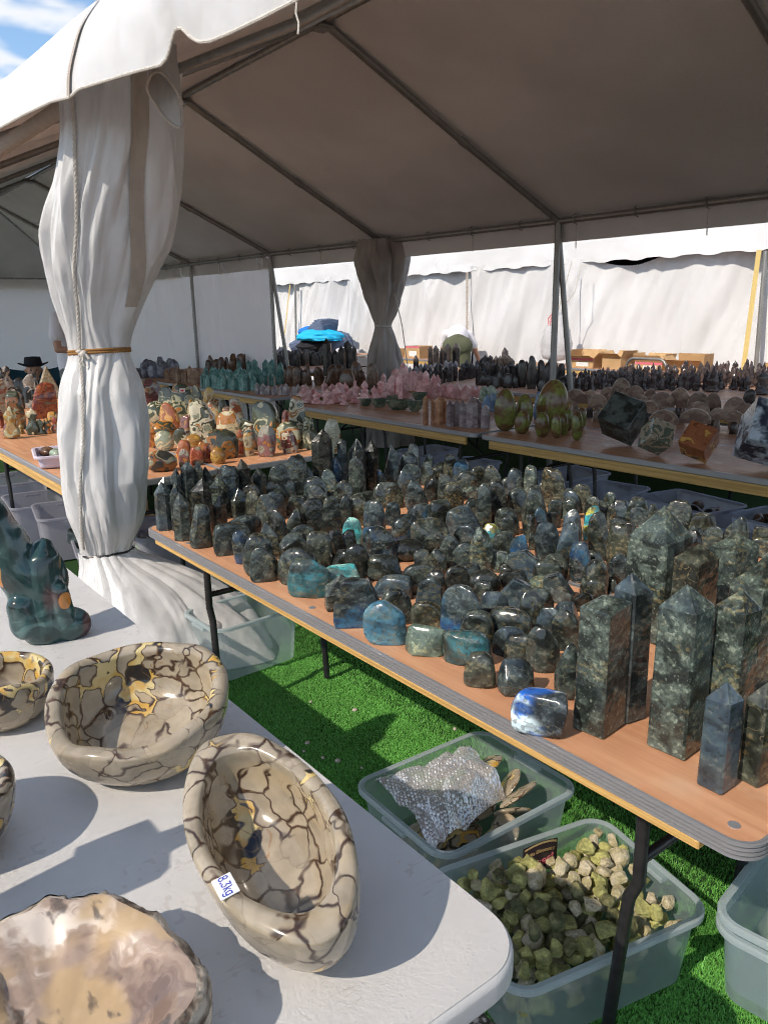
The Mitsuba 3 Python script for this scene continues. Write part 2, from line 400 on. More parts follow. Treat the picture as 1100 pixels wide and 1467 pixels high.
def box(x0, x1, y0, y1, z0, z1, r=0.002):
    c = np.array([[x, y, z] for x in (x0 + r, x1 - r) for y in (y0 + r, y1 - r) for z in (z0 + r, z1 - r)])
    return rhull(c, r)


OCT = np.array([[1, 0, 0], [-1, 0, 0], [0, 1, 0], [0, -1, 0], [0, 0, 1], [0, 0, -1]], float)


def rhull(pts, r, dirs=None):
    pts = np.asarray(pts, float)
    d = OCT if dirs is None else dirs
    return tm(m3.Manifold.hull_points((pts[:, None] + d[None] * r).reshape(-1, 3)))


SPH = trimesh.creation.icosphere(1).vertices


def tube(points, r, sides=10, caps=True):
    p = np.asarray(points, float)
    t = np.gradient(p, axis=0)
    seg = np.diff(p, axis=0)
    seg /= np.linalg.norm(seg, axis=1, keepdims=True) + 1e-12
    t = np.vstack([seg[:1], (seg[1:] + seg[:-1]) / 2, seg[-1:]])
    t /= np.linalg.norm(t, axis=1, keepdims=True) + 1e-12
    ref = np.array([0, 0, 1.0]) if abs(t[0][2]) < .9 else np.array([1.0, 0, 0])
    a = np.cross(t[0], ref)
    v, r = [], np.broadcast_to(r, (len(p),))
    ang = np.arange(sides) * 2 * np.pi / sides
    for i in range(len(p)):
        a = a - t[i] * (a @ t[i])
        a /= np.linalg.norm(a) + 1e-12
        b = np.cross(t[i], a)
        v.append(p[i] + r[i] * (np.cos(ang)[:, None] * a + np.sin(ang)[:, None] * b))
    n = len(p)
    v = np.vstack(v)
    f = [[i * sides + j, i * sides + (j + 1) % sides, (i + 1) * sides + (j + 1) % sides] for i in range(n - 1) for j in range(sides)] + [[i * sides + j, (i + 1) * sides + (j + 1) % sides, (i + 1) * sides + j] for i in range(n - 1) for j in range(sides)]
    if caps:
        v = np.vstack([v, p[:1], p[-1:]])
        f += [[n * sides, (j + 1) % sides, j] for j in range(sides)] + [[n * sides + 1, (n - 1) * sides + j, (n - 1) * sides + (j + 1) % sides] for j in range(sides)]
    return trimesh.Trimesh(v, f, process=False)


def sheet(P, closed_u=False):
    """P (nv, nu, 3) grid -> mesh"""
    nv, nu = P.shape[:2]
    i, j = np.meshgrid(np.arange(nv - 1), np.arange(nu if closed_u else nu - 1), indexing='ij')
    j2 = (j + 1) % nu
    q = np.stack([i * nu + j, i * nu + j2, (i + 1) * nu + j2, (i + 1) * nu + j], -1).reshape(-1, 4)
    return trimesh.Trimesh(P.reshape(-1, 3), np.vstack([q[:, [0, 1, 2]], q[:, [0, 2, 3]]]), process=False)


def lathe(prof, n=24, f=None):
    """closed surface from profile [(r, z)...] starting and ending on the axis"""
    a = np.arange(n) * 2 * np.pi / n
    P = np.array([[[r * np.cos(t), r * np.sin(t), z] for t in a] for r, z in prof])
    return sheet(P, True)


ICO = {k: trimesh.creation.icosphere(k) for k in (1, 2, 3, 4)}


# ------------------------------------------------------------------ ground
def ground_sheet(x0, x1, y0, y1, z):
    return trimesh.Trimesh([[x0, y0, z], [x1, y0, z], [x1, y1, z], [x0, y1, z]], [[0, 1, 2], [0, 2, 3]], process=False)


one('ground', ground_sheet(-600, 600, -600, 600, -.006), 'gravel', None, None, kind='structure')
one('turf', ground_sheet(1.05, 8.4, -1.5, 19, 0), 'turf_base', None, None, kind='structure')
rng = np.random.default_rng(3)


def blades(x0, x1, y0, y1, per, h):
    n = int((x1 - x0) * (y1 - y0) * per)
    b = np.stack([rng.uniform(x0, x1, n), rng.uniform(y0, y1, n), np.zeros(n)], 1)
    a = rng.uniform(0, 2 * np.pi, n)
    wd = np.stack([np.cos(a), np.sin(a), a * 0], 1) * rng.uniform(.0012, .002, (n, 1))
    ln = rng.normal(0, .35, (n, 2))
    tip = b + np.concatenate([ln, np.ones((n, 1))], 1) * h * rng.uniform(.6, 1.1, (n, 1))
    v = np.stack([b - wd, b + wd, tip], 1).reshape(-1, 3)
    c = np.repeat(rng.uniform(0, 1, (n, 1)), 3, 0)
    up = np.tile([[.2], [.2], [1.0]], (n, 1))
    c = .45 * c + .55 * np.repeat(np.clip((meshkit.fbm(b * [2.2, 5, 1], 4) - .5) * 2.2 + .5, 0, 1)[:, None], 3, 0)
    return trimesh.Trimesh(v, np.arange(3 * n).reshape(-1, 3), process=False), np.hstack([c, up])


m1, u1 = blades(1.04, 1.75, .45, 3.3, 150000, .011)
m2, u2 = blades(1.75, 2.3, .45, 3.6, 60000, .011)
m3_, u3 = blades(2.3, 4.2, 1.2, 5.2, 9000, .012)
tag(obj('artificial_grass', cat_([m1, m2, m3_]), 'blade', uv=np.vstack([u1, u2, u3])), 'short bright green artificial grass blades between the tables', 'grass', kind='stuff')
vs, fs, us, k0 = [], [], [], 0
for i in range(900):                                                   # gravel where the turf ends
    p = ICO[1].vertices * rng.uniform(.6, 1.3, 3) * rng.uniform(.0035, .009)
    p = p + ICO[1].vertices * (rng.uniform(-1, 1, (42, 1)) * .0012) + [rng.uniform(.62, 1.058), rng.uniform(.55, 1.5), .001]
    vs.append(p)
    fs.append(ICO[1].faces + k0)
    k0 += 42
    us.append(np.tile([[rng.uniform(0, 1), .5]], (42, 1)))
tag(obj('gravel_stones', trimesh.Trimesh(np.vstack(vs), np.vstack(fs), process=False), 'pebble', uv=np.vstack(us)), 'brown gravel along the turf edge at the bottom', 'gravel', kind='stuff')
for i, (x, y, r) in enumerate([(1.34, 2.24, .010), (1.30, 2.2, .007), (1.33, 2.12, .008), (1.36, 2.07, .011), (1.62, 2.33, .011), (1.52, 2.5, .007), (1.83, 1.97, .009), (1.40, 1.98, .006), (1.44, 1.9, .006)]):
    later(one('pebble', moved(trimesh.Trimesh(ICO[1].vertices * [r, r * .8, r * .7], ICO[1].faces, process=False), (x, y, .008), i * 40), 'pebble', None, None, uv=(.8, .5)), 'pale pebble lying on the green turf', 'pebble', (x, y, 0), 'pebbles on the turf')


# ------------------------------------------------------------------ folding tables
def rounded_rect(x0, x1, y0, y1, r, n=8):
    P = []
    for cx, cy, a0 in ((x1 - r, y1 - r, 0), (x0 + r, y1 - r, 90), (x0 + r, y0 + r, 180), (x1 - r, y0 + r, 270)):
        for k in range(n + 1):
            a = math.radians(a0 + 90 * k / n)
            P.append((cx + r * math.cos(a), cy + r * math.sin(a)))
    return np.array(P)


def band(P, prof):
    """sweep a profile [(outward offset, z)...] round a closed outline"""
    nx = np.roll(P, -1, 0) - np.roll(P, 1, 0)
    nn = np.stack([nx[:, 1], -nx[:, 0]], 1)
    nn /= np.linalg.norm(nn, axis=1, keepdims=True)
    G = np.array([[[*(P[j] + nn[j] * o), z] for j in range(len(P))] for o, z in prof + prof[:1]])
    return sheet(G, True)


ALU = [(-.004, .7405), (.001, .7405)] + [q for k in range(4) for q in ((-.0015, .7396 - .0078 * k), (.0045, .7384 - .0078 * k), (.0045, .7346 - .0078 * k), (-.0015, .7334 - .0078 * k))] + [(.0, .7075), (-.004, .7075)]


def folding_table(label, group, x0, x1, y0, y1, top, detail=True, apron=True, legs=True, rivets=()):
    k = thing('folding_table', label, 'table', group)
    P = rounded_rect(x0 + .006, x1 - .006, y0 + .006, y1 - .006, .045)
    from shapely.geometry import Polygon
    m = trimesh.creation.extrude_polygon(Polygon(P).buffer(-.0045), .022, engine='earcut')
    obj('tabletop', moved(m, (0, 0, .718)), top, k)
    obj('edge_trim', band(P, ALU if detail else [(-.004, .7405), (.003, .7405), (.006, .736), (.006, .712), (.003, .708), (-.004, .708)]), 'alu', k, smooth=30)
    if apron:
        for a in ((x0 + .006, x0 + .026, y0 + .09, y1 - .09), (x1 - .026, x1 - .006, y0 + .09, y1 - .09)):
            obj('apron_rail', box(*a, (.690 if detail else .652), .7065), 'pine', k)
    if legs:
        for yy, d in ((y0 + .27, 1), (y1 - .27, -1)):
            for xx, sx in ((x0 + .13, 1), (x1 - .13, -1)):
                obj('leg', tube([(xx, yy, .712), (xx, yy, .45), (xx + sx * .001, yy + d * .02, .40), (xx - sx * .002, yy + d * .05, .016)], .0135), 'black', k, smooth=40)
            obj('cross_bar', tube([(x0 + .13, yy, .50), (x1 - .13, yy, .50)], .011), 'black', k, smooth=40)
            obj('leg_brace', tube([((x0 + x1) / 2, yy, .50), ((x0 + x1) / 2, yy + d * .36, .70)], .009), 'black', k, smooth=40)
    for rx, ry in rivets:
        obj('rivet', moved(trimesh.creation.cylinder(.010, .002, sections=16), (rx, ry, .7405)), 'alu', k)
    return k


G1 = 'orange-topped tables of the labradorite display'
folding_table('orange-topped folding table with ribbed metal edge, nearest row', G1, 1.06, 1.815, .475, 2.95, 'top_orange', rivets=((1.105, .53), (1.09, .97), (1.10, 1.78), (1.10, 2.62), (1.10, 2.88)))
folding_table('orange-topped folding table pushed behind the front one', G1, 1.824, 2.58, .475, 2.95, 'top_orange')
G2 = 'sunlit tables left of and behind the white curtain'
for x0, y0, lab in ((1.075, 3.84, 'orange-topped table corner behind the white curtain'), (1.839, 3.84, 'orange-topped table under the swirled stones right of the curtain'), (1.075, 6.29, 'orange-topped table running away left of the curtain'), (1.839, 6.29, 'orange-topped rear table left of the curtain')):
    folding_table(lab, G2, x0, x0 + .755, y0, y0 + 2.44, 'top_orange', detail=False)
G3 = 'brown folding tables in the shade of the tent'
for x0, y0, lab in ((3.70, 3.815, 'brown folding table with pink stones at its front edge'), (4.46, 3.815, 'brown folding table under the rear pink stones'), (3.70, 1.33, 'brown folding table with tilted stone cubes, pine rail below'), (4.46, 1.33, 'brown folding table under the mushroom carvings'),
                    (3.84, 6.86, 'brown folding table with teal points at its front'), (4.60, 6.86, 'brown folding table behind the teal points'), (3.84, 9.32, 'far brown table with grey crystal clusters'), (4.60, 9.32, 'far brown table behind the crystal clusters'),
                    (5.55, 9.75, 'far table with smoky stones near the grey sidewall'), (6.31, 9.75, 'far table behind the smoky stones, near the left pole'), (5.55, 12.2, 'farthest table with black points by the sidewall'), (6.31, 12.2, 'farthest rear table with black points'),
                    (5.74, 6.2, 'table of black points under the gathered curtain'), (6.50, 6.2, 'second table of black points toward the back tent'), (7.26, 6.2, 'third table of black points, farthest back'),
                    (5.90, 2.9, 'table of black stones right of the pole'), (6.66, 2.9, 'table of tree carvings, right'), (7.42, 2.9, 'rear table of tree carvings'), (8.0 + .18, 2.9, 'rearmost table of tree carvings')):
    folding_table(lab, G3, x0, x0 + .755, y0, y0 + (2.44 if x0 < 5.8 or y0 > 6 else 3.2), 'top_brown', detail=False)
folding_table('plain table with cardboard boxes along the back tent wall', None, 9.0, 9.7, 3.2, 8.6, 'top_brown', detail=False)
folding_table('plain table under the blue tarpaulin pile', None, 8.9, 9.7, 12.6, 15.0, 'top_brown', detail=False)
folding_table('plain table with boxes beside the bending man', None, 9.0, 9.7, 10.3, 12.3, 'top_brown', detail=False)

# white plastic table: moulded top with rounded corners and edge
wt = thing('plastic_table', 'white plastic folding table with rounded corner, carrying the stone bowls', 'table')
P = rounded_rect(-.085, .672, .555, 2.995, .085, 12)
R_ = .012
prof = [(-.006, .7405 - .0)] + [(-R_ + R_ * math.sin(a), .7405 - R_ + R_ * math.cos(a)) for a in np.linspace(0.1, math.pi / 2, 6)] + [(0, .706), (-.004, .698), (-.012, .696), (-.03, .696)]
nx = np.roll(P, -1, 0) - np.roll(P, 1, 0)
nn = np.stack([nx[:, 1], -nx[:, 0]], 1)
nn /= np.linalg.norm(nn, axis=1, keepdims=True)
Gd = [np.array([[*(P[j] + nn[j] * o), z] for j in range(len(P))]) for o, z in prof]
cen = P.mean(0)
Gi = [np.array([[*(cen + (P[j] - cen) * s), .7405] for j in range(len(P))]) for s in (1e-3, .5, .9)]
Gb = [np.array([[*(cen + (P[j] - cen) * s), .700] for j in range(len(P))]) for s in (.85, .4, 1e-3)]
obj('tabletop', sheet(np.array(Gi + Gd + Gb), True), 'plastic', wt, smooth=50)
for yy, d in ((.85, 1), (2.7, -1)):
    for xx in (.05, .54):
        obj('leg', tube([(xx, yy, .70), (xx, yy, .4), (xx, yy - d * .10, .015)], .013), 'black', wt, smooth=40)
    obj('cross_bar', tube([(.05, yy, .42), (.54, yy, .42)], .011), 'black', wt, smooth=40)

# ------------------------------------------------------------------ main tent
RIDGE = [(3.42, y, 3.52) for y in (-3.0, -.4, 2.45, 5.09, 7.48, 10.25, 12.9, 15.6)]
FAR_ = [(5.95, -3.0, 2.32), (5.92, -.2, 2.32), (5.86, 2.45, 2.32), (5.82, 4.95, 2.32), (5.68, 7.38, 2.32), (5.47, 9.55, 2.32), (5.40, 11.9, 2.32), (5.36, 14.8, 2.32)]
NEAR = [(1.62, -3.0, 2.44), (1.55, -.2, 2.44), (1.49, 2.35, 2.44), (1.11, 4.6, 2.44), (1.02, 7.4, 2.44), (1.0, 10.2, 2.44), (1.0, 12.9, 2.44), (1.0, 15.6, 2.44)]
END = [(1.0, 17.9, 2.35), (5.33, 17.3, 2.32)]
tent = thing('frame_tent', 'large white frame tent with grey-brown lining and steel rafters', 'tent')


def lerp(a, b, t):
    return np.asarray(a, float) * (1 - t) + np.asarray(b, float) * t


EDGE_TOP = [(1.30, -3.0, 2.60), (1.15, 0, 2.58), (1.06, 2.0, 2.562), (1.041, 2.875, 2.56), (1.028, 3.117, 2.56), (1.018, 3.541, 2.56), (1.002, 4.052, 2.56), (.95, 7.4, 2.54), (.93, 15.6, 2.5)]


def at_y(L, y):
    A_ = np.array(L, float)
    return np.array([np.interp(y, A_[:, 1], A_[:, 0]), y, np.interp(y, A_[:, 1], A_[:, 2])])


ys = np.concatenate([np.linspace(-3, 15.6, 120)])
far_rows, near_rows = [], []
for y in ys:
    rp, fp, ep = at_y(RIDGE, y), at_y(FAR_, y), at_y(EDGE_TOP, y)
    rp[2] += .035
    fp[2] += .03
    fp[0] += .05
    seg = np.array([q[1] for q in RIDGE])
    j = np.searchsorted(seg, y)
    ph = 0 if j in (0, len(seg)) else (y - seg[j - 1]) / (seg[j] - seg[j - 1])
    sag = .055 * math.sin(math.pi * ph)
    far_rows.append([lerp(rp, fp, t) - [0, 0, sag * math.sin(math.pi * t) ** .7 - .02 * (meshkit.fbm(np.array([y * .9, t * 2.2, 4.0]), 3) - .5)] for t in np.linspace(0, 1, 26)])
    near_rows.append([lerp(ep, rp, t) - [0, 0, sag * math.sin(math.pi * t) ** .7] for t in np.linspace(0, 1, 22)])
obj('roof_far_slope', sheet(np.array(far_rows)), 'roof', tent, smooth=True)
obj('roof_near_slope', sheet(np.array(near_rows)), 'roof', tent, smooth=True)
hip = [RIDGE[-1], FAR_[-1], END[1], END[0], EDGE_TOP[-1]]
obj('roof_end_slope', trimesh.Trimesh(hip, [[0, 1, 2], [0, 2, 3], [0, 3, 4]], process=False), 'roof', tent)
for i in range(1, 8):
    obj('rafter', tube([lerp(RIDGE[i], FAR_[i], 0), lerp(RIDGE[i], FAR_[i], .5) - [0, 0, .012], FAR_[i]], .027), 'steel', tent, smooth=40)
    obj('rafter', tube([RIDGE[i], NEAR[i]], .027), 'steel', tent, smooth=40)
    rp, fp = np.array(RIDGE[i]), np.array(FAR_[i])
    obj('rafter_sleeve', tube([lerp(rp, fp, .52) - [0, 0, .012], lerp(rp, fp, .55) - [0, 0, .012]], .033), 'steel', tent, smooth=40)
obj('ridge_beam', tube([np.array(p) - [0, 0, .0] for p in RIDGE], .027), 'steel', tent, smooth=40)
obj('eave_beam', tube(FAR_, .027), 'steel', tent, smooth=40)
obj('eave_beam', tube(NEAR, .018), 'steel', tent, smooth=40)
obj('eave_beam', tube([FAR_[-1], END[1], END[0], NEAR[-1]], .027), 'steel', tent, smooth=40)
for e in END:
    obj('hip_rafter', tube([RIDGE[-1], e], .027), 'steel', tent, smooth=40)
for i, p in enumerate(RIDGE[2:7]):
    obj('ridge_fitting', moved(rhull([[-.05, -.06, -.03], [.05, -.06, -.03], [-.05, .06, -.03], [.05, .06, -.03], [0, 0, .03]], .012, SPH), np.array(p) - [0, 0, .012]), 'steel', tent)
for i, p in enumerate(FAR_[2:7]):
    obj('pole', tube([np.array(p) - [0, 0, .01], (p[0], p[1], 0)], .030 if i == 1 else .026), 'steel', tent, smooth=40)
obj('pole', tube([(1.16, 3.42, 2.42), (1.10, 3.50, 0)], .024), 'steel', tent, smooth=40)
for i in (3, 5):
    p = np.array(FAR_[i])
    obj('brace_pole', tube([p - [0, 0, .05], p + [.22, -.16, -2.30]], .026), 'steel', tent, smooth=40)
obj('tie_rope', tube([lerp(FAR_[4], (5.6, 7.25, 2.3), .5), (5.75, 7.12, 1.4), (5.8, 7.05, .76)], .006, 6), 'rope', tent)


def hang(top, drop, name, wav=.02, seed=0, scal=0.0, flare=.02, n=160, m=12, side=1.0, mat='vinyl'):
    """valance hanging from a polyline: top (k,3)"""
    A_ = np.asarray(top, float)
    L = np.concatenate([[0], np.cumsum(np.linalg.norm(np.diff(A_, axis=0), axis=1))])
    s = np.linspace(0, L[-1], n)
    B = np.stack([np.interp(s, L, A_[:, k]) for k in range(3)], 1)
    D = np.interp(s, L, drop) if np.ndim(drop) else np.full(n, drop)
    G = []
    for t in np.linspace(0, 1, m):
        w = wav * t * (meshkit.fbm(np.stack([s * 2.3 + seed, s * 0 + t * .8, s * 0], -1), 3) - .5) * 2
        z = B[:, 2] - t * (D + scal * np.maximum(0, np.abs(np.sin(s * 5.5 + seed)) - .6))
        G.append(np.stack([B[:, 0] + side * (flare * t) + w, B[:, 1], z], 1))
    return sheet(np.array(G)), np.array(G)


vm, _ = hang([np.array(p) + [.035, 0, .045] for p in FAR_] + [np.array(END[1]) + [.035, 0, .045]], .225, 'v', wav=.02, seed=4)
obj('far_valance', vm, 'roof', tent, smooth=True)
vm, _ = hang([np.array(END[1]) + [0, .03, .03], np.array(END[0]) + [0, .03, .03]], .22, 'v', seed=9)
obj('end_valance', vm, 'roof', tent, smooth=True)
rng = np.random.default_rng(8)
for i in range(26):                                                    # lacing loops over the far eave beam and loose ends of cord
    y = -.2 + i * .62
    p = at_y(FAR_, y)
    obj('lacing', tube([p + [.02, .02, .05], p + [-.035, .0, .03], p + [-.04, -.012, -.03], p + [.0, -.02, -.045]], .006, 6), 'steel', tent)
    if i % 2 == 0:
        obj('cord_end', tube([p + [-.01, -.02, -.04], p + [-.012, -.02, -.12], p + [-.005, -.02, -.12 - rng.uniform(.03, .14)]], .005, 5), 'rope', tent)

# near valance: bottom edge measured on the spot, with one deep scallop near the front
BOT = [(.74, 15.6, 2.46), (.76, 7.4, 2.45), (.79, 4.2, 2.42), (.812, 3.75, 2.27), (.819, 3.396, 2.235), (.842, 3.136, 2.235), (.872, 2.901, 2.235), (.896, 2.788, 2.228), (.904, 2.71, 2.238), (.935, 2.575, 2.235), (.982, 2.414, 2.235), (1.014, 2.328, 2.235), (1.017, 2.294, 2.244), (1.02, 2.27, 2.266), (1.023, 2.255, 2.292), (1.026, 2.236, 2.307), (1.029, 2.203, 2.298), (1.033, 2.17, 2.271), (1.036, 2.124, 2.247), (1.039, 2.066, 2.235), (1.054, 1.985, 2.235), (1.069, 1.832, 2.235), (1.078, 1.689, 2.235), (1.10, 1.2, 2.235), (1.16, -3.0, 2.235)]
Bv = np.array(BOT)
ss = np.concatenate([np.linspace(15.6, 4.4, 30), np.linspace(4.35, 1.0, 190), np.linspace(.9, -3, 16)])
G = []
for t in np.linspace(0, 1, 22):
    row = []
    for y in ss:
        b = np.array([np.interp(-y, -Bv[:, 1], Bv[:, 0]), y, np.interp(-y, -Bv[:, 1], Bv[:, 2])])
        e = at_y(EDGE_TOP, y)
        p = lerp(e, b, t)
        p[0] -= .03 * math.sin(math.pi * t) + .02 * math.sin(math.pi * t) * (meshkit.fbm(np.array([y * 2.1, t * .9, 2.0]), 3) - .5) * 2
        row.append(p)
    G.append(row)
G = np.array(G)
vk = obj('near_valance', sheet(G), 'vinyl', tent, smooth=True)
obj('hem_stitching', tube(G[-1] + [-.003, 0, .004], .0045, 6), 'rope', vk)
j = int(np.argmin(np.abs(ss - 2.79)))
cc = G[:, j] + [-.006, 0, 0]
obj('seam_strap', sheet(np.stack([cc + [0, .016, 0], cc + [-.001, -.016, 0]], 1)), 'beige', vk)
obj('hanging_thread', tube([(1.075, 1.70, 2.235), (1.07, 1.697, 2.21), (1.072, 1.69, 2.19), (1.068, 1.688, 2.165)], .0025, 5), 'rope', vk)
obj('rolled_flap', tube([(1.14, 3.55, 2.40), (1.08, 4.2, 2.37), (1.02, 5.2, 2.34), (1.0, 7, 2.34), (1.0, 9, 2.34)], .035, 10), 'beige', tent, smooth=40)

# ------------------------------------------------------------------ gathered curtains
#       z      x      y of the bundle's axis; z and half-widths left and right
AXC = [(np.float64(2.513), np.float64(1.188), np.float64(3.086)), (np.float64(2.384), np.float64(1.188), np.float64(3.125)), (np.float64(2.314), np.float64(1.184), np.float64(3.13)), (np.float64(2.195), np.float64(1.176), np.float64(3.14)), (np.float64(2.079), np.float64(1.17), np.float64(3.188)), (np.float64(1.985), np.float64(1.164), np.float64(3.246)), (np.float64(1.91), np.float64(1.159), np.float64(3.292)), (np.float64(1.847), np.float64(1.155), np.float64(3.32)), (np.float64(1.78), np.float64(1.151), np.float64(3.35)), (np.float64(1.7), np.float64(1.146), np.float64(3.398)), (np.float64(1.56), np.float64(1.138), np.float64(3.456)), (np.float64(1.473), np.float64(1.132), np.float64(3.475)), (np.float64(1.415), np.float64(1.128), np.float64(3.483)), (np.float64(1.39), np.float64(1.127), np.float64(3.482)), (np.float64(1.355), np.float64(1.125), np.float64(3.481)), (np.float64(1.236), np.float64(1.117), np.float64(3.464)), (np.float64(1.085), np.float64(1.109), np.float64(3.465)), (np.float64(0.961), np.float64(1.103), np.float64(3.467)), (np.float64(0.802), np.float64(1.095), np.float64(3.478)), (np.float64(0.642), np.float64(1.087), np.float64(3.474)), (np.float64(0.554), np.float64(1.082), np.float64(3.507)), (np.float64(0.498), np.float64(1.08), np.float64(3.532))][::-1]
HW = [(z, (.87 if z > 1.45 else .95) * a, (.92 if z > 1.45 else .97) * b) for z, a, b in [(np.float64(2.513), np.float64(0.214), np.float64(0.214)), (np.float64(2.384), np.float64(0.22), np.float64(0.22)), (np.float64(2.314), np.float64(0.225), np.float64(0.225)), (np.float64(2.195), np.float64(0.234), np.float64(0.234)), (np.float64(2.079), np.float64(0.248), np.float64(0.248)), (np.float64(1.985), np.float64(0.258), np.float64(0.258)), (np.float64(1.91), np.float64(0.256), np.float64(0.256)), (np.float64(1.847), np.float64(0.252), np.float64(0.252)), (np.float64(1.78), np.float64(0.238), np.float64(0.238)), (np.float64(1.7), np.float64(0.219), np.float64(0.219)), (np.float64(1.56), np.float64(0.173), np.float64(0.173)), (np.float64(1.473), np.float64(0.143), np.float64(0.143)), (np.float64(1.415), np.float64(0.125), np.float64(0.125)), (np.float64(1.39), np.float64(0.124), np.float64(0.124)), (np.float64(1.355), np.float64(0.134), np.float64(0.134)), (np.float64(1.236), np.float64(0.167), np.float64(0.167)), (np.float64(1.085), np.float64(0.187), np.float64(0.187)), (np.float64(0.961), np.float64(0.188), np.float64(0.188)), (np.float64(0.802), np.float64(0.174), np.float64(0.174)), (np.float64(0.642), np.float64(0.147), np.float64(0.147)), (np.float64(0.554), np.float64(0.122), np.float64(0.122)), (np.float64(0.498), np.float64(0.112), np.float64(0.112))]][::-1]
TIE, TIE2 = 1.400, 0.498



def curtain_point(th, z, A_, H_, seed, ties, nf=7, amp=1.0):
    ax = np.array([[q[1], q[2]] for q in A_])
    az = np.array([q[0] for q in A_])
    ag = np.linspace(az[0], az[-1], 400)
    ka = np.exp(-.5 * (np.arange(-40, 41) / 12.0) ** 2)
    sa = lambda col: np.convolve(np.pad(np.interp(ag, az, col), 40, mode='edge'), ka / ka.sum(), 'valid')
    c = np.stack([np.interp(z, ag, sa(ax[:, 0])), np.interp(z, ag, sa(ax[:, 1]))], -1)
    hz = np.array([q[0] for q in H_])
    zg = np.linspace(hz[0] - .2, hz[-1] + .2, 900)
    kr = np.exp(-.5 * (np.arange(-60, 61) * (zg[1] - zg[0]) / .028) ** 2)
    sm = lambda col: np.convolve(np.pad(np.interp(zg, hz, [q[col] for q in H_]), 60, mode='edge'), kr / kr.sum(), 'valid')
    L, Rr = np.interp(z, zg, sm(1)), np.interp(z, zg, sm(2))
    v = c / np.linalg.norm(c, axis=-1, keepdims=True)
    rt = np.stack([v[..., 1], -v[..., 0]], -1)
    tw = 1 - np.max([np.exp(-((z - q) / .10) ** 2) for q in ties], 0)      # 0 at a tie
    wander = (meshkit.fbm(np.stack([z * 1.3 + seed, np.cos(th) * 1.2, np.sin(th) * 1.2], -1), 2) - .5) * 2.2
    th0 = th
    th = th + .9 * tw * (meshkit.fbm(np.stack([np.cos(th) * 1.1 + seed, np.sin(th) * 1.1, z * 1.1], -1), 3) - .5)
    f = 0
    for kf, a, ph in ((nf * .5, .62, .3), (nf * .5 + 2.0, .34, 1.3), (11.0, .30, 2.1)):   # round outward pleats, sharp creases between them
        aa = a if kf < 10 else a * (1 - .75 * tw)
        f = f + aa * (np.abs(np.sin(kf * th + ph + seed + wander * (.7 if kf < 10 else .9))) ** .8 - .68)
    cr = meshkit.fbm(np.stack([np.cos(th) * 2.2, np.sin(th) * 2.2, z * 2.0 + seed], -1), 4) - .5
    cr2 = .35 - 2 * np.abs(meshkit.fbm(np.stack([np.cos(th) * 1.9 + 7, np.sin(th) * 1.9, z * 1.9 + seed], -1), 3) - .5)
    th = th0
    base = (L + Rr) / 2 + (Rr - L) / 2 * np.cos(th)
    r = base * (1 + amp * ((.15 + .10 * tw) * f + (.20 * cr + .26 * cr2) * tw))
    q = c + rt * (r * np.cos(th))[..., None] - v * (r * .72 * np.sin(th))[..., None]
    return np.concatenate([q, z[..., None]], -1)


def curtain_mesh(A_, H_, seed, ties, z0, z1, nz=300, nt=300, amp=1.0, nf=7):
    zz, th = np.meshgrid(np.linspace(z0, z1, nz), np.linspace(0, 2 * np.pi, nt, endpoint=False), indexing='ij')
    return sheet(curtain_point(th, zz, A_, H_, seed, ties, nf, amp), True)


ck = thing('gathered_curtain', 'white vinyl tent sidewall gathered and tied into a hanging bundle, left', 'curtain')
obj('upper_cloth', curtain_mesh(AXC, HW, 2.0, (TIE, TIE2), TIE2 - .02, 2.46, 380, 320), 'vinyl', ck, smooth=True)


def along(th, z, off):
    zz = np.asarray(z, float)
    tt = np.broadcast_to(np.asarray(th, float), zz.shape)
    p = curtain_point(tt, zz, AXC, HW, 2.0, (TIE, TIE2))
    ax = np.stack([np.interp(zz, [q[0] for q in AXC], [q[1] for q in AXC]), np.interp(zz, [q[0] for q in AXC], [q[2] for q in AXC])], -1)
    d = p[:, :2] - ax
    p[:, :2] += d / np.linalg.norm(d, axis=1, keepdims=True) * off
    return p


def smooth_line(p, k=9):
    q = p.copy()
    for _ in range(2):
        for c in range(p.shape[1]):
            q[:, c] = np.convolve(np.pad(q[:, c], k // 2, mode='edge'), np.ones(k) / k, 'valid')
    return q


zl = np.linspace(TIE2 + .02, 2.40, 240)
rp = smooth_line(along(np.interp(zl, [.5, 1.05, 1.31, 1.4, 1.56, 1.85, 2.08, 2.3], [2.45, 2.0, 2.06, 2.25, 2.12, 2.08, 2.21, 2.3]), zl, .012), 13)
w = zl * 120
strands = []
for ph in (0, 2.1, 4.2):
    strands.append(tube(rp + np.stack([np.cos(w + ph), np.sin(w + ph), 0 * w], 1) * .004, .0040, 5))
obj('piping_rope', cat_(strands), 'rope', ck, smooth=40)
zb = np.linspace(1.56, 2.42, 60)
bp = [smooth_line(along(np.interp(zb, [1.70, 1.85, 2.08, 2.31], [.89, 1.07, 1.23, 1.24]) + d, zb, .010), 9) for d in np.linspace(-.13, .13, 6)]
obj('beige_webbing', sheet(np.stack(bp, 1)), 'beige', ck, smooth=True)
for zt, mat, nm, rr in ((TIE, 'cord', 'tie_cord', .006), (TIE2, 'black', 'tie_cord', .006)):
    th = np.linspace(0, 2 * np.pi, 90)
    pts = smooth_line(along(th, np.full(90, zt), .004), 5)
    pts[:, 2] += .006 * np.sin(th + .6)
    obj(nm, cat_([tube(pts, rr, 6), tube(pts + [0, 0, .011], rr, 6)] if zt > 1 else [tube(pts, rr, 6)]), mat, ck, smooth=40)
kp = along(np.array([2.05]), np.array([TIE]), .015)[0]
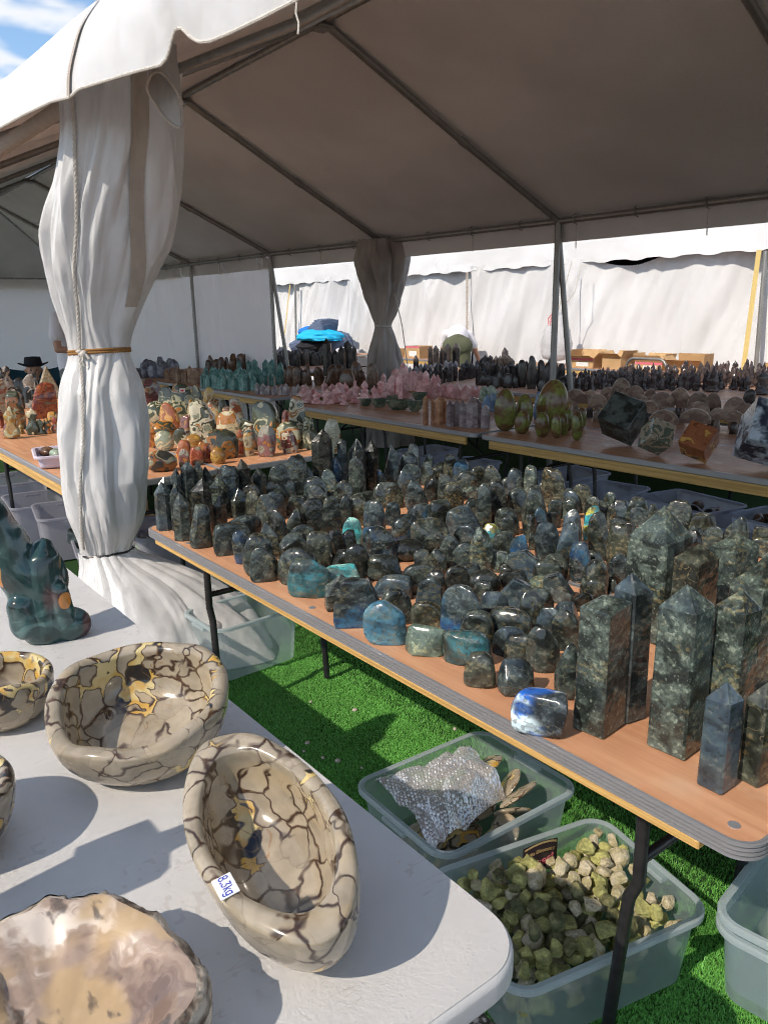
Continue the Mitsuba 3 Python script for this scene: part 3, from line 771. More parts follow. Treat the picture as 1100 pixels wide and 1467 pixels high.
obj('knot', cat_([tube([kp + [-.02, .02, .01], kp + [-.012, 0, .012], kp + [.006, -.01, -.002], kp + [.016, -.02, -.02]], .006, 6), tube([kp, kp + [-.012, -.012, -.03], kp + [-.004, -.01, -.05]], .004, 5), moved(trimesh.Trimesh(ICO[1].vertices * .016, ICO[1].faces), kp)]), 'rope', ck)
# curled flap at the top right
u, vv = np.meshgrid(np.linspace(.5, 5.3, 48), np.linspace(0, 1, 26), indexing='ij')
cf = np.array([1.105, 2.505, 2.30])
vx = np.array([cf[0], cf[1], 0]) / np.linalg.norm(cf[:2])
rx = np.array([vx[1], -vx[0], 0])
rad_ = (.040 + .0035 * u) * (1 + .10 * vv + .08 * np.sin(2 * u + 1)) * (1 + .5 * (meshkit.fbm(np.stack([u * .9, vv * 1.6, u * 0 + 3], -1), 3) - .5))
flap = cf + rx * (rad_ * np.cos(u) * .9)[..., None] - vx * (rad_ * np.sin(u) * .7 * (1 - .35 * np.cos(u)))[..., None] + np.array([0, 0, 1.0]) * (.05 - vv * (.155 - .055 * np.sin(u) - .04 * np.cos(u + .6) * 0 + .045 * np.cos(u)))[..., None]
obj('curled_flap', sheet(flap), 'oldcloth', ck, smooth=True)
obj('flap_hem', tube(flap[:, -1], .0045, 6), 'beige', ck)
# skirt spilling over the ground below the lower tie
HS = [(TIE2 + .01, .115, .115), (TIE2 - .03, .12, .15), (.42, .14, .24), (.36, .16, .34), (.27, .18, .42), (.13, .2, .48), (.012, .2, .52)][::-1]
AS = [(TIE2 + .01, 1.080, 3.532), (.36, 1.11, 3.46), (.15, 1.15, 3.36), (.012, 1.17, 3.30)][::-1]
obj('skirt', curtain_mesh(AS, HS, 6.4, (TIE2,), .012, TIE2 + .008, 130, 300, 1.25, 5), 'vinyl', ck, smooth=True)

AF = [(2.34, 5.66, 7.36), (0.0, 5.66, 7.36)][::-1]
HF = [(2.34, .22, .24), (2.15, .27, .28), (1.95, .235, .25), (1.7, .17, .17), (1.47, .11, .115), (1.40, .085, .085), (1.33, .10, .11), (1.1, .15, .17), (.85, .17, .23), (.3, .18, .28), (0, .18, .3)][::-1]
ck2 = thing('gathered_curtain', 'grey gathered curtain tied at its waist, hanging at the far eave', 'curtain')
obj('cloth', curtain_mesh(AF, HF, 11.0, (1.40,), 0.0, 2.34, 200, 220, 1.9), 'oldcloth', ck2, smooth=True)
obj('tie_cord', tube([(5.66 + .095 * math.cos(q), 7.36 + .095 * math.sin(q), 1.40 + .01 * math.sin(q)) for q in np.linspace(0, 2 * math.pi, 24)], .009, 6), 'rope', ck2)


# ------------------------------------------------------------------ sidewalls and the tent behind
def wall(p0, p1, z0, z1, seed, amp, nu=220, nv=60, swag=0.0, fr=5.0):
    p0, p1 = np.array(p0, float), np.array(p1, float)
    L = np.linalg.norm(p1 - p0)
    d = (p1 - p0) / L
    nn = np.array([-d[1], d[0]])
    s, t = np.meshgrid(np.linspace(0, L, nu), np.linspace(0, 1, nv), indexing='ij')
    zt = z1 - swag * np.maximum(0, np.sin(s * 1.25 + seed)) ** 3
    z = z0 + (zt - z0) * t
    w = meshkit.fbm(np.stack([s * fr * .35 + seed + (1 - t) * .8, t * .55, s * 0], -1), 4) - .5
    w2 = np.abs(np.sin((s * .9 + (1 - t) * 1.5 * np.sin(s * .6 + seed)) * 1.6)) - .6
    disp = amp * (w * 2.0 + .35 * w2 * (.3 + t))
    P = p0 + d * s[..., None] + nn * disp[..., None]
    return sheet(np.concatenate([P, z[..., None]], -1))


one('tent_sidewall', wall((5.50, 9.62), (5.36, 17.2), 0, 2.3, 3.0, .10, fr=4), 'sidewall', 'grey shaded sidewall hanging from the far eave behind the teal points', 'tent wall', smooth=True)
one('tent_sidewall', wall((5.3, 17.2), (1.0, 17.8), 0, 2.3, 8.0, .05, fr=2), 'sidewall', 'grey end wall of the tent, left behind the white curtain', 'tent wall', smooth=True)
bt = thing('back_tent', 'white tent with scalloped valance standing behind in full sun', 'tent')
Y0, Y1 = 2.0, 24.0
vmesh, vg = hang([(9.92, y, 2.56) for y in np.linspace(Y0, Y1, 60)], .33, 'v', wav=.05, seed=2.5, scal=.07, flare=-.05, n=420, m=14)
obj('valance', vmesh, 'backwall', bt, smooth=True)
obj('roof_slope', sheet(np.array([[(9.92, y, 2.56), (13.2, y, 4.1)] for y in np.linspace(Y0, Y1, 20)])), 'backwall', bt)
for i, (a_, b_, sd, sw) in enumerate(((Y0, 5.1, 1.0, 0), (5.14, 8.3, 5.2, .0), (8.34, 10.3, 9.0, .03), (10.34, 16.1, 3.0, .04), (16.15, Y1, 7.0, .05))):
    top = 2.30
    m = wall((10.0, b_), (10.0, a_), 0.02, top, sd, .26, swag=sw, fr=3.0)
    if i == 1:                                                          # this panel sags open at its far top corner
        v = m.vertices
        v[:, 2] -= (v[:, 2] / top) ** 3 * .15 * np.exp(-((v[:, 1] - 7.2) / .55) ** 2)
    obj('wall_panel', m, 'backwall', bt, smooth=True)
for y in (5.12, 8.32, 10.32, 16.12):
    obj('post', tube([(10.05, y, 0), (10.05, y, 2.4)], .03), 'steel', bt, smooth=40)
obj('dark_interior', sheet(np.array([[(12.5, y, 0), (12.5, y, 3.6)] for y in (Y0, Y1)])), 'dark_cloth', bt)  # black sheet standing in for the shade inside the back tent


def strap(name, a, b, w, mat, label, cat):
    a, b = np.array(a, float), np.array(b, float)
    m = rhull([p + [0, s * w, 0] for p in (a, b) for s in (-1, 1)], .002)
    return one(name, m, mat, label, cat)


strap('ratchet_strap', (9.83, 5.18, 2.22), (9.38, 5.02, .1), .030, 'yellow_strap', 'yellow ratchet strap slanting down at the right edge', 'strap')
strap('ratchet_strap', (9.83, 16.3, 2.2), (9.45, 16.32, .1), .022, 'yellow_strap', 'yellow ratchet strap left of the gathered grey curtain', 'strap')
strap('ratchet_strap', (9.85, 10.38, 2.2), (9.7, 10.2, .1), .022, 'beige', 'faded beige strap above the bending man', 'strap')
one('guy_pole', tube([(9.82, 5.09, 2.2), (9.72, 5.0, 0)], .028), 'steel', 'grey guy pole beside the yellow strap at the right edge', 'pole', smooth=40)
one('guy_pole', tube([(9.8, 16.02, 2.2), (9.75, 16.05, 0)], .026), 'steel', 'thin grey pole left of the gathered grey curtain', 'pole', smooth=40)

# ------------------------------------------------------------------ measured places (cm): x y width thickness height turn form tint
LAB_DATA = """111.2 285.6 7.413 5.405 19.4 -10.64 f b
113.7 288.9 6.081 4.641 20.11 -2.016 f g
115.4 281.9 7.039 5.293 18.94 -3.688 f g
110.8 267 7.21 4.432 18.37 -24.05 f g
112 254.6 8.535 5.609 15.9 -17.18 t g
118 288.3 4.526 3.55 23.01 -39.28 f b
122.6 288.8 7.796 5.454 22.8 -34.15 f g
124.5 288.4 4.312 3.086 17.28 -20.1 f g
121 272 9.768 5.967 21.49 -36.45 f k
135.1 287.2 10.69 7.075 18.33 -6.872 f w
139.4 288.2 10.8 5.98 21.85 -40.8 b b
127.5 288.3 5.149 3.934 24.75 -39.76 f g
131 288.9 7.484 5.45 22.14 -40.82 f g
123 288.1 6.178 3.769 25.58 -6.779 f B
147.3 288.2 6.741 4.382 23.22 -39.59 f k
154.6 289 7.697 6.146 18.55 -11.76 f g
128.6 273.5 6.544 4.354 13.2 -4.881 f g
139 287.1 4.415 3.156 7.759 -18.02 f g
141.2 279 8.426 4.248 13.57 -7.444 p g
142.5 289 4.184 2.076 12.7 -5.72 d k
147.8 283.5 9.177 4.777 13.78 -36.39 d k
141 269.2 6.895 3.123 13.87 -42.34 d y
140.7 258.1 9.28 3.939 14.47 -47.72 d g
117.4 240.3 14.02 6.822 10.92 -21.5 b g
124.6 248.6 15.59 6.93 10.55 -18.8 b b
115.1 227.7 7.874 4.415 11.59 -35.18 t B
112.9 213.5 10.51 5.355 14.1 -28.73 d g
111.1 207.4 9.219 4.108 11 -29 d g
118.2 198.5 12.86 6.345 11.64 -50.26 d g
115.6 187.7 12.94 7.496 11.48 -52.62 b T
130.9 221.6 10.85 5.433 8.833 -15.39 d g
134.9 223.1 9.739 3.971 10.82 -18.51 d g
123.9 225.9 7.301 3.855 13.02 -25.29 p g
131.5 233.6 7.585 3.089 14.65 -49.32 d k
141.7 238.4 7.85 3.37 12.04 -10.71 d g
130.6 204.7 9.791 4.213 13.31 -21.28 d y
141.5 213 6.855 3.601 9.739 -14.14 d k
165.4 288.6 13.06 5.869 14.94 -36.21 d b
161.9 288.3 13.49 6.371 12.97 -17.19 d g
163.2 288.4 8.671 4.005 18.98 -18.57 b g
171.1 288.1 14.06 7.124 22.01 -14.87 d g
176.8 288.3 10.65 4.371 16.23 -11.9 d B
167.7 287.8 9.307 3.888 9.973 -37.23 d k
152.2 271.7 9.811 4.749 11.52 -10.85 d b
163.1 272.7 10.59 5.23 7.753 -12.21 b g
170.7 270.8 11.53 5.479 11.81 -40.48 d g
177.1 280 11.04 4.927 12.87 -46.5 d b
186.3 285.1 10.45 4.345 13.9 -48.61 d w
195 288.7 7.02 3.477 18.49 -12.17 d B
196.6 275.9 7.559 4.033 20.01 -55.33 t g
199 288 4.908 2.622 12.57 -33.18 d g
186.7 272.7 8.425 3.862 11.17 -45.95 d g
166.1 242.3 5.983 2.89 13.08 -20.07 d g
215.3 288 11.02 3.844 12.31 -40.23 s B
195.7 269.3 17.57 7.946 5.34 -17.7 b g
172.5 241.6 8.151 3.344 11.53 -35.8 d y
167.4 225.2 8.735 4.483 13.93 -52.88 d b
150.6 238.3 11.74 5.853 15.08 -12.49 d k
155.1 235 7.245 3.529 15.62 -20.74 d g
152.9 218.7 7.379 3.097 10.96 -37.83 d c
186.2 288.3 9.918 6.322 31.84 -17.7 f k
196.9 287.8 5.195 3.467 26.43 -36.43 f b
204.7 287.9 9.598 7.688 25.58 -19.91 f B
214.2 288.9 8.191 6.531 23.63 -38.59 f k
225 288.2 7.038 2.481 19.81 -27.88 s b
238.5 288.1 7.188 4.204 19.39 -48.81 t b
227.4 288.6 7.071 3.243 14.54 -53.79 d g
235.5 287.9 10.08 4.58 15.58 -17.8 d B
222 271.4 11.99 6.336 13.8 -33.7 d b
248.5 288.5 4.98 2.348 13.38 -47.85 d w
239.8 279.6 7.401 3.094 11.44 -50.63 d g
252.7 282.6 11.56 5.85 9.106 -25.64 d g
253.4 277.1 8.174 3.702 13.73 -29.86 d y
253.9 270.4 8.393 4.247 12.05 -34.63 d B
252.6 257.8 9.417 4.628 10.7 -33 d g
242.1 254.6 9.502 4.302 10.15 -34.56 d g
223 246.3 8.452 3.738 12.72 -42.79 d g
237.1 246.5 7.765 4.314 5.577 -35.48 b w
209.9 227.5 8.174 4.53 14.35 -23.09 t y
220.3 253.3 7.072 3.466 10.75 -37.47 d k
203.5 243.5 10.35 4.215 13.9 -37.81 d b
198.8 257.2 12.03 5.264 11.16 -30.15 d g
200.1 254 8.264 3.848 9.764 -24.31 d y
182.5 233.8 7.359 3.602 9.291 -24.89 d b
190 225.9 10.46 4.707 8.839 -33.73 d B
192.3 216.1 9.732 4.867 11.85 -27.23 d g
192.8 203 14.87 6.673 11.75 -28.44 d b
216.2 224.3 7.66 3.967 7.061 -35.65 d g
170.4 210.8 10.87 5.76 10.79 -18.86 d B
171 196.9 14.44 6.787 11.96 -39.68 d g
146.2 212.3 7.466 3.19 9.001 -19.75 d g
149.6 198 11.81 6.188 12.89 -38.07 d B
158.9 195.2 13.32 8.708 7.444 -29.47 e k
136.1 200.1 8.258 4.121 6.872 -48.66 d k
135.5 191.2 8.238 4.163 10.92 -31.77 d k
141.4 184.6 11.12 5.983 7.755 -40.93 b g
126.5 186.1 12.41 6.589 7.209 -22.12 b c
116.7 172.5 11.37 6.423 10.03 -24.39 p g
132.9 170.2 12.16 4.957 6.845 -52.94 d b
140.8 167.9 10.32 4.758 9.091 -33.38 d g
156.4 184.2 6.079 3.297 6.515 -32.16 t g
156.2 176.6 5.936 3.611 8.339 -61.64 t g
138.9 158.4 7.079 3.299 9.995 -53.29 d k
131.5 152.3 7.896 3.255 11.36 -56.92 d b
171.4 194.1 6.934 3.407 7.352 -55.45 b k
182.5 192.1 8.475 3.649 9.036 -63.96 d b
168.6 169.8 7.909 3.68 15.16 -50.05 d w
190.6 187.2 7.088 3.435 8.599 -41.54 d F
185 176.1 7.916 4.311 9.3 -28.66 t g
198.2 186.9 5.518 2.802 9.824 -50.84 t g
183.6 167 7.022 3.102 10.34 -51.68 d B
166.9 175.3 9.095 3.821 9.183 -29.01 d g
173.5 167.7 10.32 5.134 6.569 -66.39 b w
174.3 155.8 11.41 4.141 9.402 -66.03 s b
163.9 179.7 8.282 3.937 11.07 -49.43 d g
150.7 161.6 8.375 4.017 8.186 -22.83 d k
161.4 167.9 7.311 3.733 5.074 -47.44 d b
155.4 155 10.47 5.318 7.266 -38.82 d k
150.4 149.8 6.127 2.778 6.603 -60.86 d g
171.9 159.5 7.928 3.821 4.387 -44.34 d k
165.1 152.6 9.235 4.869 5.758 -26.67 d k
153.7 142.3 10.16 3.683 8.562 -53.76 s b
129.2 136.5 11.57 5.98 13.84 -65.37 d B
143.2 138.7 7.945 3.329 8.066 -43.01 d b
135.3 126.4 12.82 6.163 9.174 -62.76 d g
147.1 127.4 9.341 4.528 11.37 -31.88 d g
127.9 130 9.137 4.133 9.178 -47.54 d g
118.9 124.3 11.87 5.632 7.825 -52.92 b T
113.3 113.9 7.162 3.787 8.093 -50.14 d y
116.9 106.4 7.796 4.512 7.693 -29.47 b b
108.7 92.54 11.53 6.044 8.51 -60.16 b X
130.3 120.9 8.877 4.698 7.032 -47.31 d b
127.6 115.6 6.93 3.176 7.935 -55.77 d g
129.8 110.2 7.858 4.165 10.8 -50.04 d g
123.7 98.1 5.571 3.074 12.68 -52.6 t T
142.7 114.2 7.003 2.948 10.22 -45.98 d g
146.3 122.9 6.411 2.965 7.477 -59.08 d b
154.9 124.4 7.318 3.698 6.572 -36.84 d b
112.6 159.3 13.23 5.889 13.22 -33.82 b B
121.3 153.3 8.958 3.939 10.33 -19.2 d g
111.6 146 11.19 5.627 11.12 -48.58 d C
127.4 148 10.01 4.389 6.377 -55.92 d y
115.4 134.7 10.83 6.293 6.987 -49.69 b W
254.1 248.9 7.719 3.741 12.27 -46.71 d g
254 235.6 6.899 3.377 12.9 -42.58 d b
253.5 225.2 6.444 3.559 15.73 -65.19 b w
251.9 210.9 13.01 7.18 17.03 -58.83 b y
252.3 238.5 7.526 3.575 8.786 -53.82 d g
254.4 232.4 4.768 2.123 9.195 -46.28 d g
215.1 208.3 7.875 4.579 17.08 -52.03 t k
223.7 206.4 8.497 4.262 13.19 -43.31 d g
222.9 211.1 6.705 2.757 7.613 -57.46 d g
206 194.2 9.199 4.269 10.52 -28.35 d g
199.3 187.6 5.54 3.602 9.511 -44.73 t g
219.7 192 9.91 5.041 17.28 -36.61 t g
217.6 193.1 7.105 4.091 12.36 -45.09 t g
205.3 182.5 4.81 2.991 10.33 -42.54 t g
212 183.3 5.378 2.521 11.58 -31.03 d B
253.1 217.3 8.051 4.035 10.22 -54.11 b b
251.1 210.5 7.897 4.073 6.695 -63.38 d k
236.5 197.5 6.386 2.84 8.381 -35.62 d g
226.3 189.5 5.882 2.442 6.486 -35.26 d k
240.5 194 6.645 3.295 8.602 -54.06 d w
211.7 169 7.75 3.431 13.73 -39.05 d b
249.4 199.9 7.951 4.16 10.21 -67.01 d b
207.1 207.8 6.712 3.921 17.41 -42.74 t g
171.9 147.3 8.831 4.551 3.472 -56.85 b W
176.6 149.3 9.193 3.906 7.768 -46.01 d g
166.6 136.5 8.778 3.357 8.744 -69.66 s b
166.5 128.3 6.305 2.745 5.4 -38.32 d k
193.5 164.1 8.682 5.491 13.21 -42.49 t b
192.6 155.2 8.216 3.36 15.38 -41.35 d b
199.2 175.5 3.725 1.986 6.198 -26.7 d g
185.6 143.6 7.795 4.819 12.89 -72.13 t B
194.7 146.7 6.987 3.591 7.441 -65.36 d g
179.3 133.9 8.214 4.008 10.95 -33.34 d g
206.3 145.5 8.887 4.414 14.37 -70.88 d y
191.3 134.2 6.861 3.042 10.17 -36.56 d B
174.6 130 6.672 2.836 6.778 -48.46 d g
184.1 132.3 4.331 1.992 4.387 -69.2 d g
182.7 151.4 8.352 4.052 7.262 -70.43 d g
253.6 197.8 8.523 3.58 11.78 -57.36 d y
240.4 182 7.479 3.108 11.6 -72.33 d g
224.1 169.7 6.765 4.056 12.53 -42.19 t F
246.9 184.1 8.139 4.223 8.394 -69.38 d g
254.5 185.3 4.809 2.778 10.68 -62.09 t w
241.7 174.2 4.054 1.964 9.677 -54.68 d g
252.9 177 7.044 4.081 8.949 -60.54 b b
253.7 172.2 9.293 3.839 10.81 -47.14 d g
253.4 169.3 8.963 4.192 7.575 -50.46 b b
254.8 165.2 4.574 2.159 9.214 -38.98 d g
243 172.1 6.569 3.139 4.998 -49.38 d g
238.2 163.3 4.889 2.155 5.2 -53.29 d k
207 154.2 7.354 4.027 16.68 -42.29 t g
253.4 154.1 9.844 4.645 13.03 -74.81 d g
252.6 152.2 6.844 2.988 7.944 -64.59 d g
253 144.1 9.096 5.001 10.09 -74.45 b y
234.2 136.4 7.193 3.58 8.886 -52.97 d k
244.9 141.6 5.605 2.341 7.665 -52.57 d g
236.5 130.9 7.559 3.158 11.19 -77.55 d g
254 131.7 8.109 3.91 11.32 -74.1 d g
253.5 123 6.545 3.735 9.573 -64.99 b y
249.9 121.2 7.572 3.726 6.872 -51.09 b w"""
TOWER_DATA = """119.2 86.06 9.24 6.683 25.66 27.95 6.398 w
126.7 85.32 5.565 6.106 27.16 30.99 -9.401 b
124.2 72.29 8.068 7.722 28.62 32.81 3.508 w
132.3 66.88 7.175 6.043 27.82 31.09 0.652 w
118.5 60.68 5.449 4.726 16.78 19.65 0.1388 b
125.4 57.32 5.395 3.422 15.19 18.61 -6.29 g
167.6 106.2 12.92 11.5 26.15 33.75 1.992 w
156.9 90.02 8.917 6.292 26.04 29.7 -2.379 g
178.2 93.05 10.95 7.022 24.25 27.67 -4.519 w
159.4 76.3 11.27 7.454 23.7 28.33 -8.481 w
174.2 110.8 7.272 5.13 12.32 15.68 -8.465 g
184.2 85.93 8.772 5.27 17.95 24.4 -11.4 w
137.2 59.75 4.152 2.754 14.16 16.53 -11.92 w"""
JASPER_DATA = """252.4 654.5 22.59 9.253 29 -11.19 d p
254.6 626.4 15.98 6.602 24.59 -37.49 d g
252.9 589.9 17.88 9.442 29.96 -15.23 d g
255.2 568.9 10.22 4.451 28.87 -41.06 d g
255.1 548.3 9.95 5.294 28.73 -17.68 d y
253.8 673.3 11.55 5.922 14.28 -36.51 d y
227.3 579 17.63 11.4 18.27 -27.85 e g
221.4 541.7 15.49 6.758 20.6 -29.57 d o
254.4 604 11.55 5.611 13.44 -29.5 d g
255 597 10.58 4.83 17.72 -39.13 d r
241.8 547.9 8.177 5.252 21.29 -17.3 t y
217.5 478.2 17.35 11.01 27.45 -27.39 t c
253.4 534.4 12.19 7.856 21.4 -24.6 t o
255.4 526 7.248 3.505 21.87 -22.68 d g
254.7 502.4 10.52 5.281 24.69 -31.48 d r
255.7 518.1 9.565 4.011 17.3 -46.81 d o
255.5 501.8 9.743 4.217 18.65 -47.25 d g
245.3 496 18.36 9.536 16.36 -27.15 d c
215.3 499.9 11.54 7.264 15.73 -45.28 t p
201 504.1 16.95 10.51 13.15 -4.585 e g
183.3 480.7 5.926 3.606 15.57 -24.01 t o
183.6 461.3 12.18 7.556 12.49 -39.32 e c
201.6 478.9 9.234 3.94 10.6 -37.83 d c
198.8 453.9 11.58 7.007 9.652 -28.69 e y
180.4 426.2 9.541 4.959 11.35 -38.25 d o
170.4 401.9 6.317 3.47 10.31 -32.77 t p
179.1 405.6 8.273 4.417 10.16 -33.2 t r
196.2 435.8 4.615 2.524 7.341 -25.03 t g
185.9 406.2 5.571 2.863 11.19 -5.912 t r
197.9 412.7 20.99 9.485 17.35 -6.35 d c
188.9 398.5 8.586 5.66 9.641 -17.71 e y
204.5 428.1 4.277 2.502 11.34 -5.931 t o
156.3 400.2 17.36 9.704 11.39 -13.92 e d
213.7 419.9 5.21 2.895 14.75 -19.3 t r
251.8 455.1 18.52 11.52 25.62 -43.77 t g
254.1 455.6 13.62 7.348 20.08 -50.05 t r
221.2 401.1 10.93 5.948 18.5 -47.43 t p
213.8 409.5 6.219 3.564 13.95 -6.73 t o
224.6 426.6 9.915 5.614 14.92 -36.05 t d
244.3 414.5 15.33 7.138 16.87 -40.05 d g
237.5 402.4 10.06 6.288 13.55 -20.97 t r
255.5 435.7 6.822 3.649 21.67 -41.81 t r
254 419.2 11.33 6.968 32.22 -11.83 t c
254.6 409.8 9.242 5.652 19.67 -34.91 t g
253.7 402.2 9.88 5.256 12.58 -53.97 d g
254.9 382.2 10.32 5.336 20.93 -21.42 t c
254.7 487.9 12.12 5.565 9.396 -47.59 d c
145.1 700.7 10.83 6.462 32.62 9.847 t r
138 631.5 13.16 7.777 29.12 -18.92 t d
123.5 582.3 10.91 5.325 22.56 -30.84 x y
134.6 604 5.055 3.086 8.919 -12.95 x y
121.5 588.2 7.011 4.316 11.18 -31.3 x p
139.8 592.6 9.382 4.795 19.28 -33.05 x c
144.2 590.5 7.518 4.019 12.05 -33.07 x g
148.9 590.6 6.297 3.233 11.61 -18.22 x o
154.2 590.3 5.38 2.804 12.24 -34.38 x r
173.5 687.6 22.25 9.138 29.09 6.588 d r
192.3 855.6 13.3 5.72 23.25 -12.29 d n
201.5 854.6 15.16 6.954 25.78 -11.89 d n
185.9 786.2 12.34 5.156 19.64 -21.5 d n
172.6 775.2 12.07 6.344 18.47 -10.71 t n
207.7 854.5 8.959 5.89 27.71 -9.339 t n
177.5 856.7 7.901 4.093 34.54 -24.27 d n
183.3 855.4 12.33 5.884 35.04 -10.35 x n
218.3 857.8 7.246 3.408 17.67 -11.14 d n
220.6 852.4 25.27 13.38 31.68 -9.004 P s
130.7 646.5 3.995 2.003 13.78 6.747 d r
170.5 655.8 8.401 3.754 8.33 -16.81 d o"""
